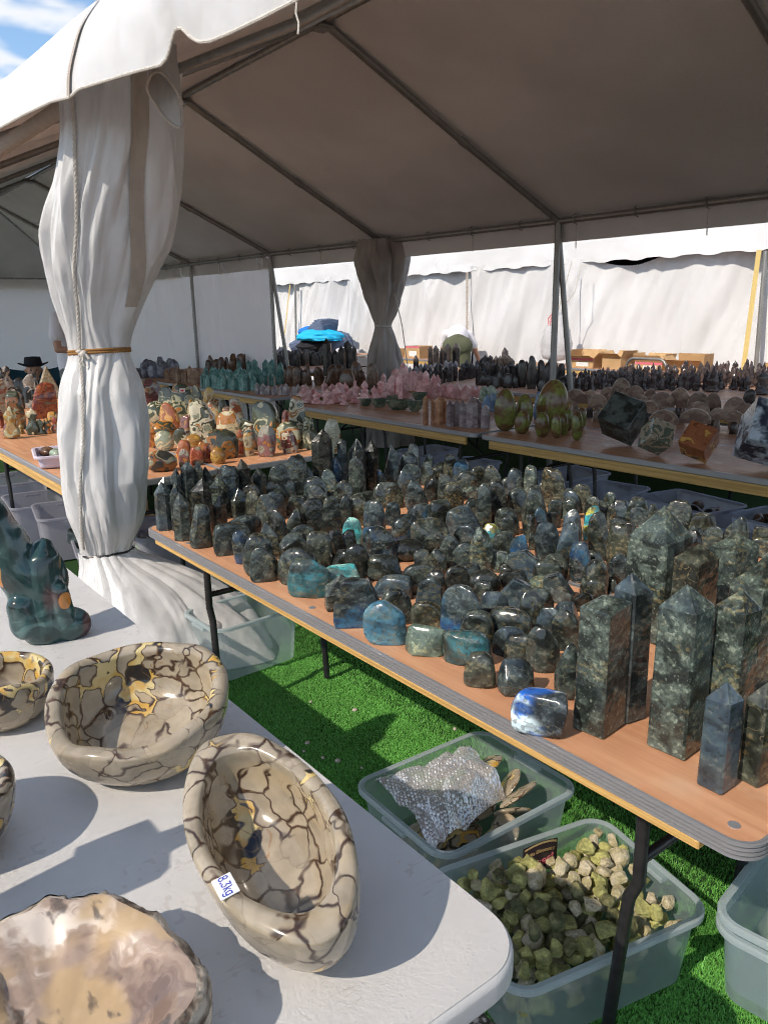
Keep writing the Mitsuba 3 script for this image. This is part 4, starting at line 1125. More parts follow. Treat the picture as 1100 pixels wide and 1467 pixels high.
FAR_DATA = """teal 387.7 843.8 6.808 4.277 17.41 -12.69 f 0
teal 388.8 838 6.817 4.49 15.95 -43.18 f 0
teal 388 831.3 7.08 5.288 15.74 -44.91 f 0
teal 390.7 830.6 7.429 5.145 16.03 -33.38 f 0
teal 392.3 821.6 8.754 6.636 19.37 -22.24 f 0
teal 391.6 814.6 8.067 6.066 21.16 -16.82 f 0
teal 392.5 810.1 7.328 4.572 16.1 -40.4 f 0
teal 395 807.3 7.07 5.367 15.7 -23.55 f 0
teal 399.5 810.4 6.704 5.214 17.66 -6.476 f 0
teal 401.5 802.1 7.442 5.024 17.64 -48.04 f 0
teal 399.6 791.2 8.129 5.801 15.83 -41.27 f 0
teal 403.6 790.5 8.693 5.509 20.24 -35.1 f 0
teal 405.6 785.3 7.366 5.597 18.04 -8.117 f 0
teal 403.3 776.4 7.709 5.926 15.82 -30.99 f 0
teal 403.3 772.8 6.253 4.406 18.76 -10.76 f 0
teal 410.1 775.9 6.925 4.987 16.6 -34.15 f 0
teal 412.5 770.4 7.093 5.684 16.86 -13.19 f 0
teal 420.4 907.8 8.149 6.293 16.08 -25.29 f 1
teal 423.6 910.6 7.31 5.743 19.77 -38.18 f 1
teal 427.3 900.5 8.947 6.546 20.59 -12.17 f 1
teal 430.6 900.1 8.469 5.478 19.01 -30.45 f 1
teal 432.8 894.2 7.868 5.534 17.74 -16.88 f 1
teal 429.2 875.5 9.153 6.82 20.77 -18.63 f 1
teal 433.1 871.7 7.87 5.846 18.82 -25.44 f 1
teal 439.6 876.3 7.149 5.174 17.57 -15.22 f 1
teal 441.9 866.9 9.482 7.107 16.97 -45.84 f 1
teal 441.9 856.4 9.479 7.053 20.7 -12.41 f 1
teal 444.4 851.3 7.365 5.78 18.41 -39.05 f 1
teal 447.8 845.9 7.863 5.399 15.27 -42.06 f 1
teal 447 837.1 9.231 6.33 18.92 -45.31 f 1
teal 451.9 836.1 8.711 6.818 17.53 -41.03 f 1
teal 455 835.1 8.463 5.445 20.88 -22.74 f 1
greyquartz 397 732.8 6.073 4.689 12.24 -11.79 f 2
greyquartz 400.1 725.7 6.926 5.446 11.83 -37.56 f 2
greyquartz 402 719.4 8.202 5.059 10.28 -46.11 f 2
greyquartz 406.6 713.2 6.295 4.572 10.12 -23.25 f 2
greyquartz 410.2 706.3 5.976 4.619 11.03 -10.03 f 2
greyquartz 412.6 700.8 7.351 4.818 12.43 -21.83 f 2
greyquartz 419.7 697.3 6.061 3.888 9.629 -48.96 f 2
greyquartz 421.4 692.5 6.05 4.561 11.43 -17.4 f 2
greyquartz 426.5 685.1 7.979 5.84 11.85 -11.44 f 2
teal 513.2 996.5 8.093 5.534 20.26 -29.07 f 3
teal 512 965.7 7.973 5.713 21.07 -33.42 f 3
teal 514.4 952.8 8.824 6.24 22.73 -8.007 f 3
teal 524.3 941.5 10.01 6.69 22.73 -45.97 f 3
teal 523 921.8 9.789 6.706 23.57 -38.78 f 3
teal 522.5 900.1 9.787 6.54 20.67 -37.31 f 3
teal 447.1 811.9 6.71 4.411 16 -21.53 f 4
teal 453.9 817.5 6.897 5.531 16.27 -27.22 f 4
teal 457.2 808.8 6.849 5.262 15.38 -51.25 f 4
teal 469.1 814.7 6.729 4.71 14.86 -35.09 f 4
teal 477.9 819.6 7.356 5.126 18.79 -31.49 f 4
teal 482.6 818.7 9.422 6.682 17.05 -50.19 f 4
brownpt 398.1 973.5 7.614 5.985 16.01 -15.86 f 5
brownpt 404.4 973.4 6.545 4.526 17.62 -6.096 f 5
brownpt 400.1 949 7.333 5.557 19.06 -5.623 f 5
brownpt 400.2 942.7 7.411 5.958 19.43 -35.47 f 5
brownpt 405.1 939.3 7.537 5.58 16.07 -39.9 f 5
brownpt 404 927 6.44 5.058 16.96 -6.597 f 5
brownpt 407.9 923.6 8.379 6.093 20.97 -39.83 f 5
brownpt 403 900.7 8.478 5.484 15.42 -27.23 f 5
brownpt 404.9 893.1 7.02 4.498 20.48 -23.58 f 5
smoky 501.5 1071 9.508 4.665 17.87 -30.59 d 6
smoky 507.9 1073 11.42 5.005 24.37 -22.3 d 6
smoky 513.4 1067 11.97 5.619 18.82 -16.63 d 6
smoky 516.6 1059 10.74 5.223 21.85 -13.12 d 6
smoky 525.6 1058 9.346 4.226 21.52 -47.47 d 6
smoky 533.5 1053 11.69 5.322 26.06 -25.54 d 6
smoky 536.6 1037 12.69 5.663 26.79 -42.02 d 6
smoky 552.4 1048 10.97 5.22 25.7 -32.7 d 6
smoky 556.3 1038 11.32 4.811 26.83 -34.75 d 6
smoky 558.3 1029 9.96 4.135 24.12 -46.61 d 6
smoky 564.3 1202 14.37 6.361 22.15 -12.67 d 7
smoky 572.5 1190 13.74 6.284 24.86 -20.02 d 7
smoky 578.7 1186 13.94 7.294 23.22 -40.21 d 7
smoky 588.5 1185 13.42 5.481 24.19 -46.51 d 7
smoky 593.9 1165 13.84 6.688 19.7 -43.84 d 7
smoky 600 1156 12.72 6.74 20.95 -44.54 d 7
smoky 604.1 1150 10.53 4.917 19.64 -21.16 d 7
smoky 614.8 1139 10.42 5.379 23.89 -45.05 d 7
smoky 628.2 1145 11.48 5.8 19.03 -28.07 d 7
blackpt 612.5 1297 8.261 5.472 20.35 -5.621 f 8
blackpt 621.9 1306 8.971 6.224 19.66 -20.11 f 8
blackpt 628 1297 8.261 6.152 22.99 -28.16 f 8
blackpt 623.3 1271 8.147 5.761 21.12 -24.53 f 8
blackpt 635.4 1276 9.861 7.527 22.64 -11.69 f 8
blackpt 646 1286 8.662 6.79 22.59 -37.03 f 8
blackpt 645.4 1265 10.78 8.197 20.59 -34.22 f 8
blackpt 649.7 1262 10.43 6.472 24.55 -6.465 f 8
blackpt 656.5 1256 10.04 6.93 22.15 -35.1 f 8
blackpt 670.3 1269 10.15 7.912 23.86 -47.08 f 8
blackpt 675.2 1260 10.85 8.514 27.14 -27.9 f 8
blackpt 676.7 1249 8.492 6.122 20.91 -37.69 f 8
greyquartz 673 1250 12.28 8.612 24.42 -45.77 f 9
greyquartz 683.3 1249 10.87 8.725 18.78 -26.8 f 9
greyquartz 681.6 1236 10.84 7.522 25.74 -41.66 f 9
greyquartz 674.2 1209 10.04 7.92 23.32 -36.81 f 9
greyquartz 682.8 1209 9.203 7.301 19.49 -30.95 f 9
greyquartz 677.7 1191 10.63 7.08 23.15 -18.89 f 9
greyquartz 685.7 1194 11.34 7.226 24.62 -42.94 f 9
greyquartz 684.9 1177 8.912 5.678 28.08 -44.82 f 9
greyquartz 689.3 1178 10.76 6.916 27.56 -21.6 f 9
greyquartz 689.1 1165 9.392 5.836 23.76 -20.9 f 9
blackpt 572.1 1050 9.599 4.704 25.76 -29.09 d 10
blackpt 576.6 1039 9.368 4.878 23.67 -45.18 d 10
blackpt 584.7 1047 11.87 5.841 22.29 -17.88 d 10
blackpt 594.2 1049 11.84 6.125 24.2 -22.42 d 10
blackpt 587.4 1029 10.72 5.379 24.25 -29.48 d 10
blackpt 594.5 1028 11.16 5.26 22.94 -51.98 d 10
blackpt 596.7 1021 11.26 5.365 22.01 -31.26 d 10
blackpt 604.8 1030 11.85 5.192 29.58 -15.95 d 10
blackpt 608 1019 10.65 4.715 24.13 -52.37 d 10
blackpt 609.5 1011 10.94 5.072 26.64 -39.59 d 10
blackpt 615.8 1011 10.46 4.864 29.2 -23.17 d 10
blackpt 645.3 1123 12.32 5.109 21.02 -51.25 d 11
blackpt 653.5 1119 10.89 5.569 23.54 -31.31 d 11
blackpt 657.6 1118 12.18 5.942 26.39 -15.74 d 11
blackpt 652.1 1097 12.2 5.002 24.98 -13.82 d 11
blackpt 663.8 1102 9.36 3.935 23.13 -36.81 d 11
blackpt 664.2 1101 9.12 4.07 24 -21.04 d 11
blackpt 670.1 1097 12.69 6.298 27.97 -43.87 d 11
blackpt 669.6 1085 10.57 4.928 20.8 -19.89 d 11
blackpt 668.9 1071 11.49 5.97 26.81 -13.62 d 11
blackpt 678.9 1076 11.49 5.989 26.32 -22.85 d 11
blackpt 684.3 1078 10.29 5.098 23.15 -20.56 d 11
blackpt 682.3 1067 12.11 5.08 24.1 -27.96 d 11
blackpt 691.8 1070 10.13 4.321 21.36 -36.18 d 11
blackpt 696.8 1070 11.13 5.733 29.73 -40.73 d 11
smoky 470.7 795.1 8.541 3.544 20.26 -26.15 d 12
smoky 470.8 788.5 10.65 5.596 23.06 -26.09 d 12
smoky 475 789.4 9.437 4.846 22.47 -42.94 d 12
smoky 472.4 779.1 8.175 3.562 22.39 -23.96 d 12
smoky 481.6 783.6 10.43 4.681 20.99 -15.89 d 12
smoky 483.6 777.4 10.22 4.846 18.3 -50.26 d 12
cluster 418.1 1103 13.59 6.432 17.78 -22.09 d 13
cluster 426.4 1113 12.13 5.052 21.29 -13.29 d 13
cluster 428.1 1105 11.24 5.929 20.45 -30.34 d 13
cluster 430.5 1098 15 6.771 19.09 -34.21 d 13
cluster 435.2 1086 11.17 5.024 25.17 -13.65 d 13
cluster 434.4 1073 10.89 4.837 20.53 -32.4 d 13
cluster 442.4 1073 12.2 6.301 23.05 -19.34 d 13
cluster 443 1065 13.32 6.155 22.51 -38.78 d 13
cluster 444.4 1055 11.89 5.766 22.39 -18.86 d 13
cluster 391.1 1056 13.36 5.626 13.08 -9.089 d 14
cluster 400.4 1054 10.65 4.728 16.51 -13.91 d 14
cluster 398.1 1047 10.92 5.424 15.07 -20.37 d 14
cluster 402.6 1032 12.74 5.479 17.98 -22.43 d 14
cluster 405.8 1034 10.65 4.846 18.56 -8.941 d 14
cluster 410.1 1022 11.74 6.292 18.52 -38.14 d 14
cluster 414.5 1022 12.05 5.177 15.6 -25.97 d 14
cluster 421.4 1022 11.25 5.218 17.89 -17.41 d 14
rose 386.9 623.8 14.04 7.613 17.04 -41.21 x 15
rose 398.1 626.9 9.474 4.549 12.85 -18.41 x 15
rose 391.4 610.4 10.8 6.197 13.11 -43.94 x 15
rose 395.3 598.9 12.23 6.721 14.22 -29.86 x 15
rose 407.6 602.3 12.4 6.822 16.33 -16.45 x 15
rose 402.5 582.6 7.558 4.475 12.29 -43.16 x 15
rose 418.8 589.6 8.489 4.464 9.375 -30.47 x 15
rose 419.5 574.3 12.91 6.439 14.76 -17.04 x 15
rose 430.1 570.4 9.92 4.777 11.77 -37.03 x 15
rose 446.7 578.4 11.7 6.033 12.62 -36.53 x 15
rose 426.3 650.6 9.922 4.779 16.84 -45.37 x 16
rose 424.9 634.8 9.755 6.082 15.16 -21.12 x 16
rose 430.1 629.3 11.36 5.77 16.48 -36.28 x 16
rose 448.3 646 8.369 4.016 14.33 -51.39 x 16
rose 447.8 628.5 9.866 4.969 16.73 -14.16 x 16
rose 454.7 622.2 12.32 6.423 16.65 -47.26 x 16
rose 453.5 604.8 10.48 5.078 13.09 -54.03 x 16
rose 462 605.8 10.56 6.592 17.13 -26.76 x 16
rose 430.8 612.1 11.97 7.332 11.54 -20.36 x 16
rose 462 596.4 9.656 5.721 15.68 -48.54 x 16
rose 520.7 697.9 13.88 8.923 24.81 -46.85 f 17
rose 453.5 578.1 7.842 4.889 24.37 -52.39 f 17
rose 458.4 573.3 7.05 5.29 24.33 -39.04 f 17
rose 531.7 656.9 12.58 7.703 30.34 -47.58 f 17
rose 530.6 669.4 9.989 7.742 23.27 -22.96 f 17
rose 528.4 688.2 7.377 5.55 16.54 -27.33 f 17
rose 526.9 645.2 8.858 6.974 18.02 -36.72 f 17
rose 530.7 641 9.732 6.665 21.62 -36.4 f 17
rose 489.9 583.9 6.495 4.324 19.26 -60.39 f 17
rose 481.8 592.2 6.509 4.305 12.63 -41 f 17
rose 488.9 576.9 10.47 6.636 18.38 -58.73 f 17
rose 500.6 581.8 6.536 4.307 12.68 -46.51 f 17
rose 500.4 573.3 6.479 5.16 15.2 -41.69 f 17
rose 516.4 584.8 7.464 5.77 12.82 -30.69 f 17
rose 532.2 638.8 7.071 5.132 21.65 -47.62 f 18
rose 531.8 628.6 7.877 5.411 22.14 -48.27 f 18
rose 531.1 618.9 7.801 5.724 22.63 -25.01 f 18
rose 531.5 608.4 7.725 5.902 19.6 -50.15 f 18
rose 532.4 601.9 7.682 4.916 19.17 -63.1 f 18
rose 516.7 574.9 7.392 5.353 13.39 -53.92 f 18
rose 516.3 565.8 8.137 4.979 13.94 -51.09 f 18
rose 512.7 552.5 10.41 6.811 14.32 -55.83 f 18
rose 514.7 542 10.31 7.618 14.81 -39.81 f 18
rose 532.2 549.8 8.915 5.931 11.86 -33.92 f 18
rose 532.3 540.8 9.638 6.27 11.74 -26.01 f 18
smoky 489.3 779.7 8.594 3.633 26.2 -28.06 d 19
smoky 498.7 771.1 12.88 6.411 21.31 -22.66 d 19
smoky 503.8 753.3 15.27 7.17 24.16 -17.42 d 19
smoky 525.5 768 12.2 5.954 22.44 -25.99 d 19
smoky 502.1 719 19.74 8.223 21.1 -48.72 d 19
smoky 526.2 735.2 15.26 7.123 27.66 -33.6 d 19
smoky 522.1 718.7 8.333 3.497 18.48 -25.36 d 19
smoky 510.7 685.1 12.84 5.799 28.09 -37.8 d 19
greenbowl 413.8 565 11.9 6.577 6.507 -21.31 o 20
greenbowl 416.7 548.2 15.61 8.104 7.538 -34.61 o 20
greenbowl 417.6 522.3 23.39 13.17 8.233 -31.8 o 20
greenbowl 419.7 503.5 14.25 7.42 8.928 -49.53 o 20
greenbowl 450.7 574.6 12.4 6.756 6.144 -33.67 o 20
greenbowl 473.3 561 15.21 8.679 8.018 -56.26 o 20
salmon 376 439 4.934 3.546 21.45 -42.95 f 21
salmon 382.3 437.7 3.855 2.772 18.5 -38.49 f 21
salmon 383.3 432.1 5.472 3.932 20.88 -55.01 f 21
salmon 390.7 435 4.428 3.183 19.09 -59.44 f 21
lepid 381.8 419 6.443 5.093 18.95 -63.43 f 22
lepid 387.7 418 6.474 4.578 18.56 -51.88 f 22
lepid 385.8 409.6 5.855 3.612 19.84 -53.41 f 22
lepid 388.5 403.1 8.995 5.769 23.07 -48.34 f 22
lepid 393.8 402.5 6.379 5.019 20.25 -62.88 f 22
lepid 393 393.6 6.82 4.629 17.56 -36.38 f 22
bluepc 460.3 460.9 7.333 3.578 14.14 -66.05 d 23
bluepc 464.2 456.7 7.324 3.199 15.28 -55.1 d 23
palegreen 515.8 519.4 9.586 5.008 13.54 -47.35 d 24
palegreen 516.4 510.1 9.495 4.181 14.71 -46.22 d 24
serp 395.1 376.9 15.41 9.605 29.21 -61.77 e 25
serp 411.3 374.3 12.5 8.19 24.4 -37.98 e 25
serp 393.4 359.4 10.5 6.544 15.6 -45.94 e 25
serp 391.7 340.4 9.704 6.536 16.5 -28.93 e 25
serp 429.9 364.9 23.08 14.83 33.85 -69.73 e 25
serp 445.3 375.2 12.43 7.802 17.31 -42.75 e 25
serp 395.2 331.6 6.731 4.033 16.06 -41.89 e 25
serp 407.7 335.7 5.888 3.567 13.66 -45.41 e 25
serp 424.5 346.1 7.106 4.604 15.02 -43.33 e 25
serp 396.5 315.7 7.518 5.269 18.69 -42.33 e 25
serp 438.7 345.9 6.7 4.451 15.26 -42.77 e 25
bluepc 458.3 402.4 7.944 3.47 21.07 -43.69 d 26
mush 484.9 389.8 16.05 7.027 21.61 -45.91 m 27
mush 492.6 380.9 10.85 4.758 21.12 -71.61 m 27
mush 478.1 362.8 13.19 5.781 20.28 -41.62 m 27
mush 515.6 382.3 12.86 5.639 21.58 -65.47 m 27
mush 514.8 372.2 16.73 7.326 20.14 -54.48 m 27
mush 517.2 365.3 10.32 4.526 23.08 -53.73 m 27
mush 516 370.4 14.41 6.313 29.23 -44.55 m 27
mush 516.8 358 13.62 5.971 24.09 -43.62 m 27
mush 496.3 339.7 12.49 5.474 20.06 -57.01 m 27
mush 482.7 327.6 11.58 5.079 18.5 -36.5 m 27
mush 480.2 320.5 11.96 5.243 18.26 -58.79 m 27
mush 517.3 345.2 9.497 4.167 22.78 -53.37 m 27
mush 505 327.4 17.78 7.783 22.28 -35.41 m 27
mush 516.6 320.4 14.05 6.154 24.93 -65.95 m 27
mush 516.4 316.9 9.676 4.245 21.68 -49.05 m 27
mush 516.6 305.6 15.35 6.724 22.93 -39.31 m 27
mush 516.8 294.6 10.95 4.803 23.19 -78.6 m 27
mush 504.3 298 14.48 6.341 17.61 -47.23 m 27
mush 440.5 283.3 17.42 7.618 18.58 -50.58 m 27
mush 459.5 273.2 18.02 7.878 18.7 -57.51 m 27
mush 515.7 277.7 14.24 6.239 21.59 -48.96 m 27
mush 495.3 278.5 10.45 4.584 15.67 -44.82 m 27
mush 492.3 264.7 11.67 5.114 15.27 -77.28 m 27
mush 516.4 269.9 12.58 5.515 17.43 -63 m 27
blackpt 548.6 662.8 6.7 5.17 16.99 -58.77 f 28
blackpt 553.5 663.3 6.7 4.528 16.91 -27.98 f 28
blackpt 562.8 667.6 6.15 4.611 17.75 -19.43 f 28
blackpt 571.2 671.5 6.247 3.878 16.39 -20.18 f 28
blackpt 578.2 674.1 5.037 3.987 14.56 -50.42 f 28
blackpt 583 673.5 5.457 3.938 17.3 -23.44 f 28
blackpt 594.9 680.1 5.569 3.405 15.94 -57.92 f 28
blackpt 602.4 683.6 6.677 4.539 19.4 -52.39 f 28
blackpt 607.6 682.6 6.087 4.339 14.84 -51.84 f 28
blackpt 613.7 683.8 5.332 4.052 16.85 -40.02 f 28
blackpt 627.8 689.9 7.203 5.652 14.81 -45.63 f 28
blackpt 634.8 695 7.358 5.548 19.03 -28.72 f 28
blackpt 642.5 697 6.272 4.938 20.42 -58.1 f 28
blackpt 650.2 694.7 5.941 4.123 15.58 -42.2 f 28
blackpt 660.3 701.4 7.426 4.981 18.25 -31.06 f 28
blackpt 667.3 703.2 5.603 4.509 16.98 -38.16 f 28
blackpt 674.1 702.7 6.885 4.698 18.9 -59.32 f 28
blackpt 687.9 712.8 6.397 4.747 16.02 -51.14 f 28
blackpt 695.4 713.2 6.626 5.145 17.46 -45.03 f 28
blackpt 588.8 718.9 7.079 4.726 17.06 -29.94 f 29
blackpt 590.9 711.8 7.145 4.436 17.53 -42.97 f 29
blackpt 604.4 714.6 5.662 3.531 15.37 -39.26 f 29
blackpt 614.4 719.6 7.21 5.094 19.35 -28 f 29
blackpt 619.4 715.8 7.146 5.594 17 -49.79 f 29
blackpt 637 722.6 7.394 5.858 19.4 -31.41 f 29
blackpt 645.6 726.6 6.86 5.098 20.07 -61.91 f 29
blackpt 655.6 726.7 5.818 4.139 16.19 -47.65 f 29
blackpt 665.4 728.2 7.609 5.759 18.57 -23.38 f 29
blackpt 670.2 724.7 5.69 4.294 16.23 -31.63 f 29
blackpt 686.5 729.9 7.202 4.673 17.93 -55.59 f 29
blackpt 701.4 738.2 7.847 5.326 21.52 -47.39 f 29
blackpt 704.3 730.7 6.753 5.285 16.61 -25.08 f 29
blackpt 718.6 736.8 6.205 4.225 19.89 -53.18 f 29
blackpt 728.9 736.4 6.906 5.132 19.07 -45.88 f 29
blackpt 744 738.9 7.666 5.609 22.2 -41.26 f 29
blackpt 626 639.3 6.883 4.416 22.12 -65.47 f 30
blackpt 636.2 642.5 7.112 4.377 19.15 -37.16 f 30
blackpt 641.8 642.1 8.256 6.165 25.67 -57.34 f 30
blackpt 652.7 642 8.059 5.373 23.64 -28.36 f 30
blackpt 653.8 637.2 6.852 4.569 24.76 -40.54 f 30
blackpt 665.3 640.2 7.263 5.815 21 -39.17 f 30
blackpt 669.4 637.8 8.321 5.207 20.32 -63.58 f 30
blackpt 677.1 636.9 9.229 7.162 22.8 -25.33 f 30
blackpt 685.8 637.9 7.907 5.996 20.93 -43.76 f 30
blackpt 686.8 633.2 8.031 5.759 23.39 -43.43 f 30
blackpt 704 639.1 7.068 4.798 23.42 -64.1 f 30
blackpt 705.6 631.8 8.772 5.583 20.58 -36.74 f 30
greyquartz 609.1 740.1 5.889 3.603 17.37 -35.48 f 31
greyquartz 620.9 742.5 6.491 4.888 17.21 -42.75 f 31
greyquartz 633.1 748.3 5.119 3.733 19.5 -22.21 f 31
greyquartz 641.3 748.4 5.958 4.114 20.11 -50.86 f 31
greyquartz 652.7 751.8 4.817 3.281 17.33 -32.75 f 31
greyquartz 662.2 753.3 6.382 4.336 18.45 -30.27 f 31
greyquartz 673.6 756.6 6.587 4.711 16.62 -25.91 f 31
greyquartz 687.5 761.8 6.502 5.153 20.21 -49.62 f 31
greyquartz 692.9 759.1 6.877 4.723 18.94 -58.9 f 31
greyquartz 710.7 768.8 6.71 4.35 17.96 -22.95 f 31
blackpt 741.3 751.2 7.606 5.192 21.93 -23.38 f 32
blackpt 738.9 743.6 9.015 5.972 25.37 -34.68 f 32
blackpt 744.5 738.7 7.207 5.741 24.91 -41.23 f 32
blackpt 747.4 738.8 8.337 5.097 20.53 -50.87 f 32
blackpt 744.1 728.2 6.753 5.012 24.55 -53.67 f 32
blackpt 744.7 720.7 8.638 6.346 24.64 -43.14 f 32
blackpt 750.4 718.4 6.836 5.284 27.15 -67.9 f 32
blackpt 744.4 705.9 8.717 5.962 25.59 -63.51 f 32
blackpt 742.8 698.6 7.642 5.21 22.1 -27.57 f 32
blackpt 760.2 877.2 8.651 6.064 31.84 -53.67 f 33
blackpt 766.5 871.3 11.89 9.53 33.72 -20.29 f 33
blackpt 780.5 874.7 7.636 4.929 29.13 -55.08 f 33
blackpt 791.5 874.7 12.07 9.076 35.75 -47.12 f 33
blackpt 810 875.7 13.3 9.34 36.1 -34.67 f 33
blackpt 855.5 819.1 10.92 7.251 28.61 -42.09 f 33
blackpt 733.2 876.7 8.528 5.549 21.11 -52.17 f 33
blackpt 580.1 875 13.71 9.818 49.4 -36.72 f 34
blackpt 590 872.3 12.78 10.01 34.76 -49.77 f 34
blackpt 602.8 874.6 10.91 8.599 39.64 -45.06 f 34
blackpt 612 873.1 12.95 8.764 45.71 -52.35 f 34
blackpt 624 876 8.037 5.404 38.84 -14.31 f 34
blackpt 650 874.5 10.18 6.934 32.32 -21.84 f 34
blackpt 662.7 877.7 5.137 4.114 37.38 -28.45 f 34
blackpt 675.2 874.9 13.42 8.674 40.76 -40.68 f 34
blackpt 693.9 872.6 12.49 8.034 33.49 -49.51 f 34
blackpt 626.3 632.1 13.25 5.966 15.2 -59.44 d 35
blackpt 618.8 614.3 7.3 3.615 11.96 -44.21 d 35
blackpt 611.3 598.9 7.957 3.541 13.95 -56.38 d 35
blackpt 626.7 605.7 8.093 3.445 17.94 -62.95 d 35
blackpt 620.8 589.6 11.12 5.156 16.07 -65.18 d 35
blackpt 625.7 583.1 6.338 3.011 13.17 -57.79 d 35
blackpt 637 583.9 10.39 5.265 29.44 -57.75 d 36
blackpt 632.3 566.3 10.97 5.678 34.62 -28.56 d 36
blackpt 644.3 564.3 9.468 4.991 29.81 -60.78 d 36
blackpt 651.2 558.2 13.4 7.057 27.53 -50.64 d 36
blackpt 677.3 577.2 13.07 6.808 30.77 -51.14 d 36
blackpt 682.7 569.9 9.773 4.663 24.02 -60.76 d 36
blackpt 616.1 510.4 11.74 5.926 17.54 -56.18 d 36
blackpt 610.3 496 7.203 3.756 20.64 -41.77 d 36
blackpt 590.8 516.2 7.24 3.351 15.4 -69.49 d 36
blacktree 634.3 521.8 7.002 3.333 16.9 -51.99 x 37
blacktree 636.2 508.2 7.707 4.361 17.35 -29.42 x 37
blacktree 648.5 507.9 7.294 4.072 19.06 -47.61 x 37
blacktree 650.5 501.9 7.245 4.533 19.11 -30.52 x 37
blacktree 667.3 500 6.279 3.767 16.04 -50.6 x 37
blacktree 670.3 496.1 6.713 3.336 14.93 -42.72 x 37
blacktree 675.8 490.1 7.628 4.581 14.98 -47.44 x 37
blacktree 676.6 476.1 7.802 4.204 15.69 -60.16 x 37
blacktree 678.5 470.3 7.044 4.017 18.79 -73.63 x 37
blacktree 688.8 468.6 7.961 4.081 15.74 -61.18 x 37
blacktree 698.2 463.5 8.314 4.298 18.07 -63.28 x 37
blacktree 708.3 460 7.021 4.031 15.05 -40.84 x 37
blacktree 709.5 448.7 6.932 3.874 17.94 -71.92 x 37
blacktree 715.9 445.3 6.48 3.896 17.38 -51.9 x 37
blacktree 725.2 442.7 7.582 3.943 18.24 -59.86 x 37
blacktree 726.1 433.4 8.128 4.52 17.1 -56.44 x 37
blacktree 738.4 429.9 6.614 3.289 20.7 -51.83 x 37
blacktree 739.5 423.6 7.082 3.553 16.55 -40.07 x 37
blacktree 750.4 421.9 7.839 3.955 17.57 -48.49 x 37
blacktree 759.1 412.4 7.739 4.84 17.75 -57.23 x 37
blacktree 757.5 403 6.253 3.637 18.01 -77.26 x 37
blacktree 755.9 397.7 8.135 3.943 19.28 -53.4 x 37
blacktree 768.4 390.7 7.649 4.362 18.13 -44.29 x 37
blacktree 783.6 392.5 6.345 3.695 21.75 -44.24 x 37
blacktree 661.9 539.9 8.081 4.402 15.91 -62.56 x 38
blacktree 661 523.9 8.064 4.427 15.8 -56.2 x 38
blacktree 672.8 524.3 7.473 4.453 19.03 -68.12 x 38
blacktree 672.8 512.2 7.072 4.362 18.57 -71.61 x 38
blacktree 685.3 511.4 7.443 4.501 16.96 -47.51 x 38
blacktree 694.5 505.8 8.304 4.174 16.25 -40.59 x 38
blacktree 700.3 501.7 8.555 4.932 16.93 -33.03 x 38
blacktree 700.7 493.2 7.603 4.224 15.78 -34.35 x 38
blacktree 712.5 488.9 7.989 4.239 17.9 -48.01 x 38
blacktree 709.7 478.9 7.147 3.717 19.06 -70.43 x 38
blacktree 726.1 480.3 8.494 4.568 20.44 -67.95 x 38
blacktree 723 464.8 6.757 3.718 16.26 -73.45 x 38
blacktree 733.7 466.2 6.501 3.682 15.57 -66.34 x 38
blacktree 734.1 452.5 7.805 4.601 16.23 -65.45 x 38
blacktree 748.5 452.1 7.94 4.613 19.39 -47.75 x 38
blacktree 756.7 450.7 7.151 3.438 20.94 -68.8 x 38
blacktree 758.5 442.5 8.38 4.113 16.14 -80.96 x 38
blacktree 760.2 434 7.268 4.015 19.04 -66.42 x 38
blacktree 777.8 434.4 8.641 4.232 19.97 -73.89 x 38
blacktree 777.6 423 8.032 3.993 20.03 -47.27 x 38
blacktree 787.8 422.9 8.088 4.212 20.71 -66.82 x 38
blacktree 793.1 413.6 7.281 3.603 21.9 -42.95 x 38
blacktree 788.2 401.4 6.672 3.611 16.76 -77.49 x 38
blacktree 801.8 399.4 8.228 4.527 18.84 -43.46 x 38
blacktree 685.3 553.6 8.782 5.206 16.5 -29.29 x 39
blacktree 688.1 540.1 8.413 4.275 16.22 -59.56 x 39
blacktree 696.3 534.5 6.514 4.072 16.99 -46.94 x 39
blacktree 702.2 531.3 8.109 4.449 17.02 -35.14 x 39
blacktree 705 520 8.29 4.185 17.62 -54 x 39
blacktree 718.4 523.5 8.994 5.376 15.22 -39.22 x 39
blacktree 727.8 518.8 6.952 4.047 17.81 -60.9 x 39
blacktree 733 510.7 8.203 4.864 18.66 -52.37 x 39
blacktree 741.4 506.4 7.177 3.489 16.75 -74.43 x 39
blacktree 738.6 491.8 7.844 4.753 18.23 -50.41 x 39
blacktree 747.6 491.1 8.965 4.464 20.06 -42.69 x 39
blacktree 755.6 485 8.238 4.839 16.21 -54.71 x 39
blacktree 766.7 482.6 8.836 5.21 20.52 -66.91 x 39
blacktree 772.2 475.3 7.868 4.297 17 -67.64 x 39
blacktree 770.5 468.6 7 3.676 16.02 -75.21 x 39
blacktree 767.6 457.6 6.441 3.469 20.29 -75.89 x 39
blacktree 782.9 454.8 6.496 3.095 18.5 -68.71 x 39
blacktree 784.9 444.9 6.763 4.18 17.64 -68.59 x 39
blacktree 799.4 447.5 8.656 4.98 17.6 -41.5 x 39
blacktree 808.1 440 7.639 4.182 17.64 -56.37 x 39
blacktree 807 428.2 7.623 4.205 20.63 -75.55 x 39
blacktree 819.3 427.6 6.909 3.789 18.29 -83.02 x 39
blacktree 812.4 416.8 7.574 4.12 18.03 -54.11 x 39
blacktree 829 415.7 7.84 4.532 17.76 -66.72 x 39
blacktree 711.9 565.1 8.436 4.624 14.13 -51.9 x 40
blacktree 719.4 564.9 7.985 4.77 17.43 -36.73 x 40
blacktree 714.9 544.7 7.103 3.524 14.03 -39.82 x 40
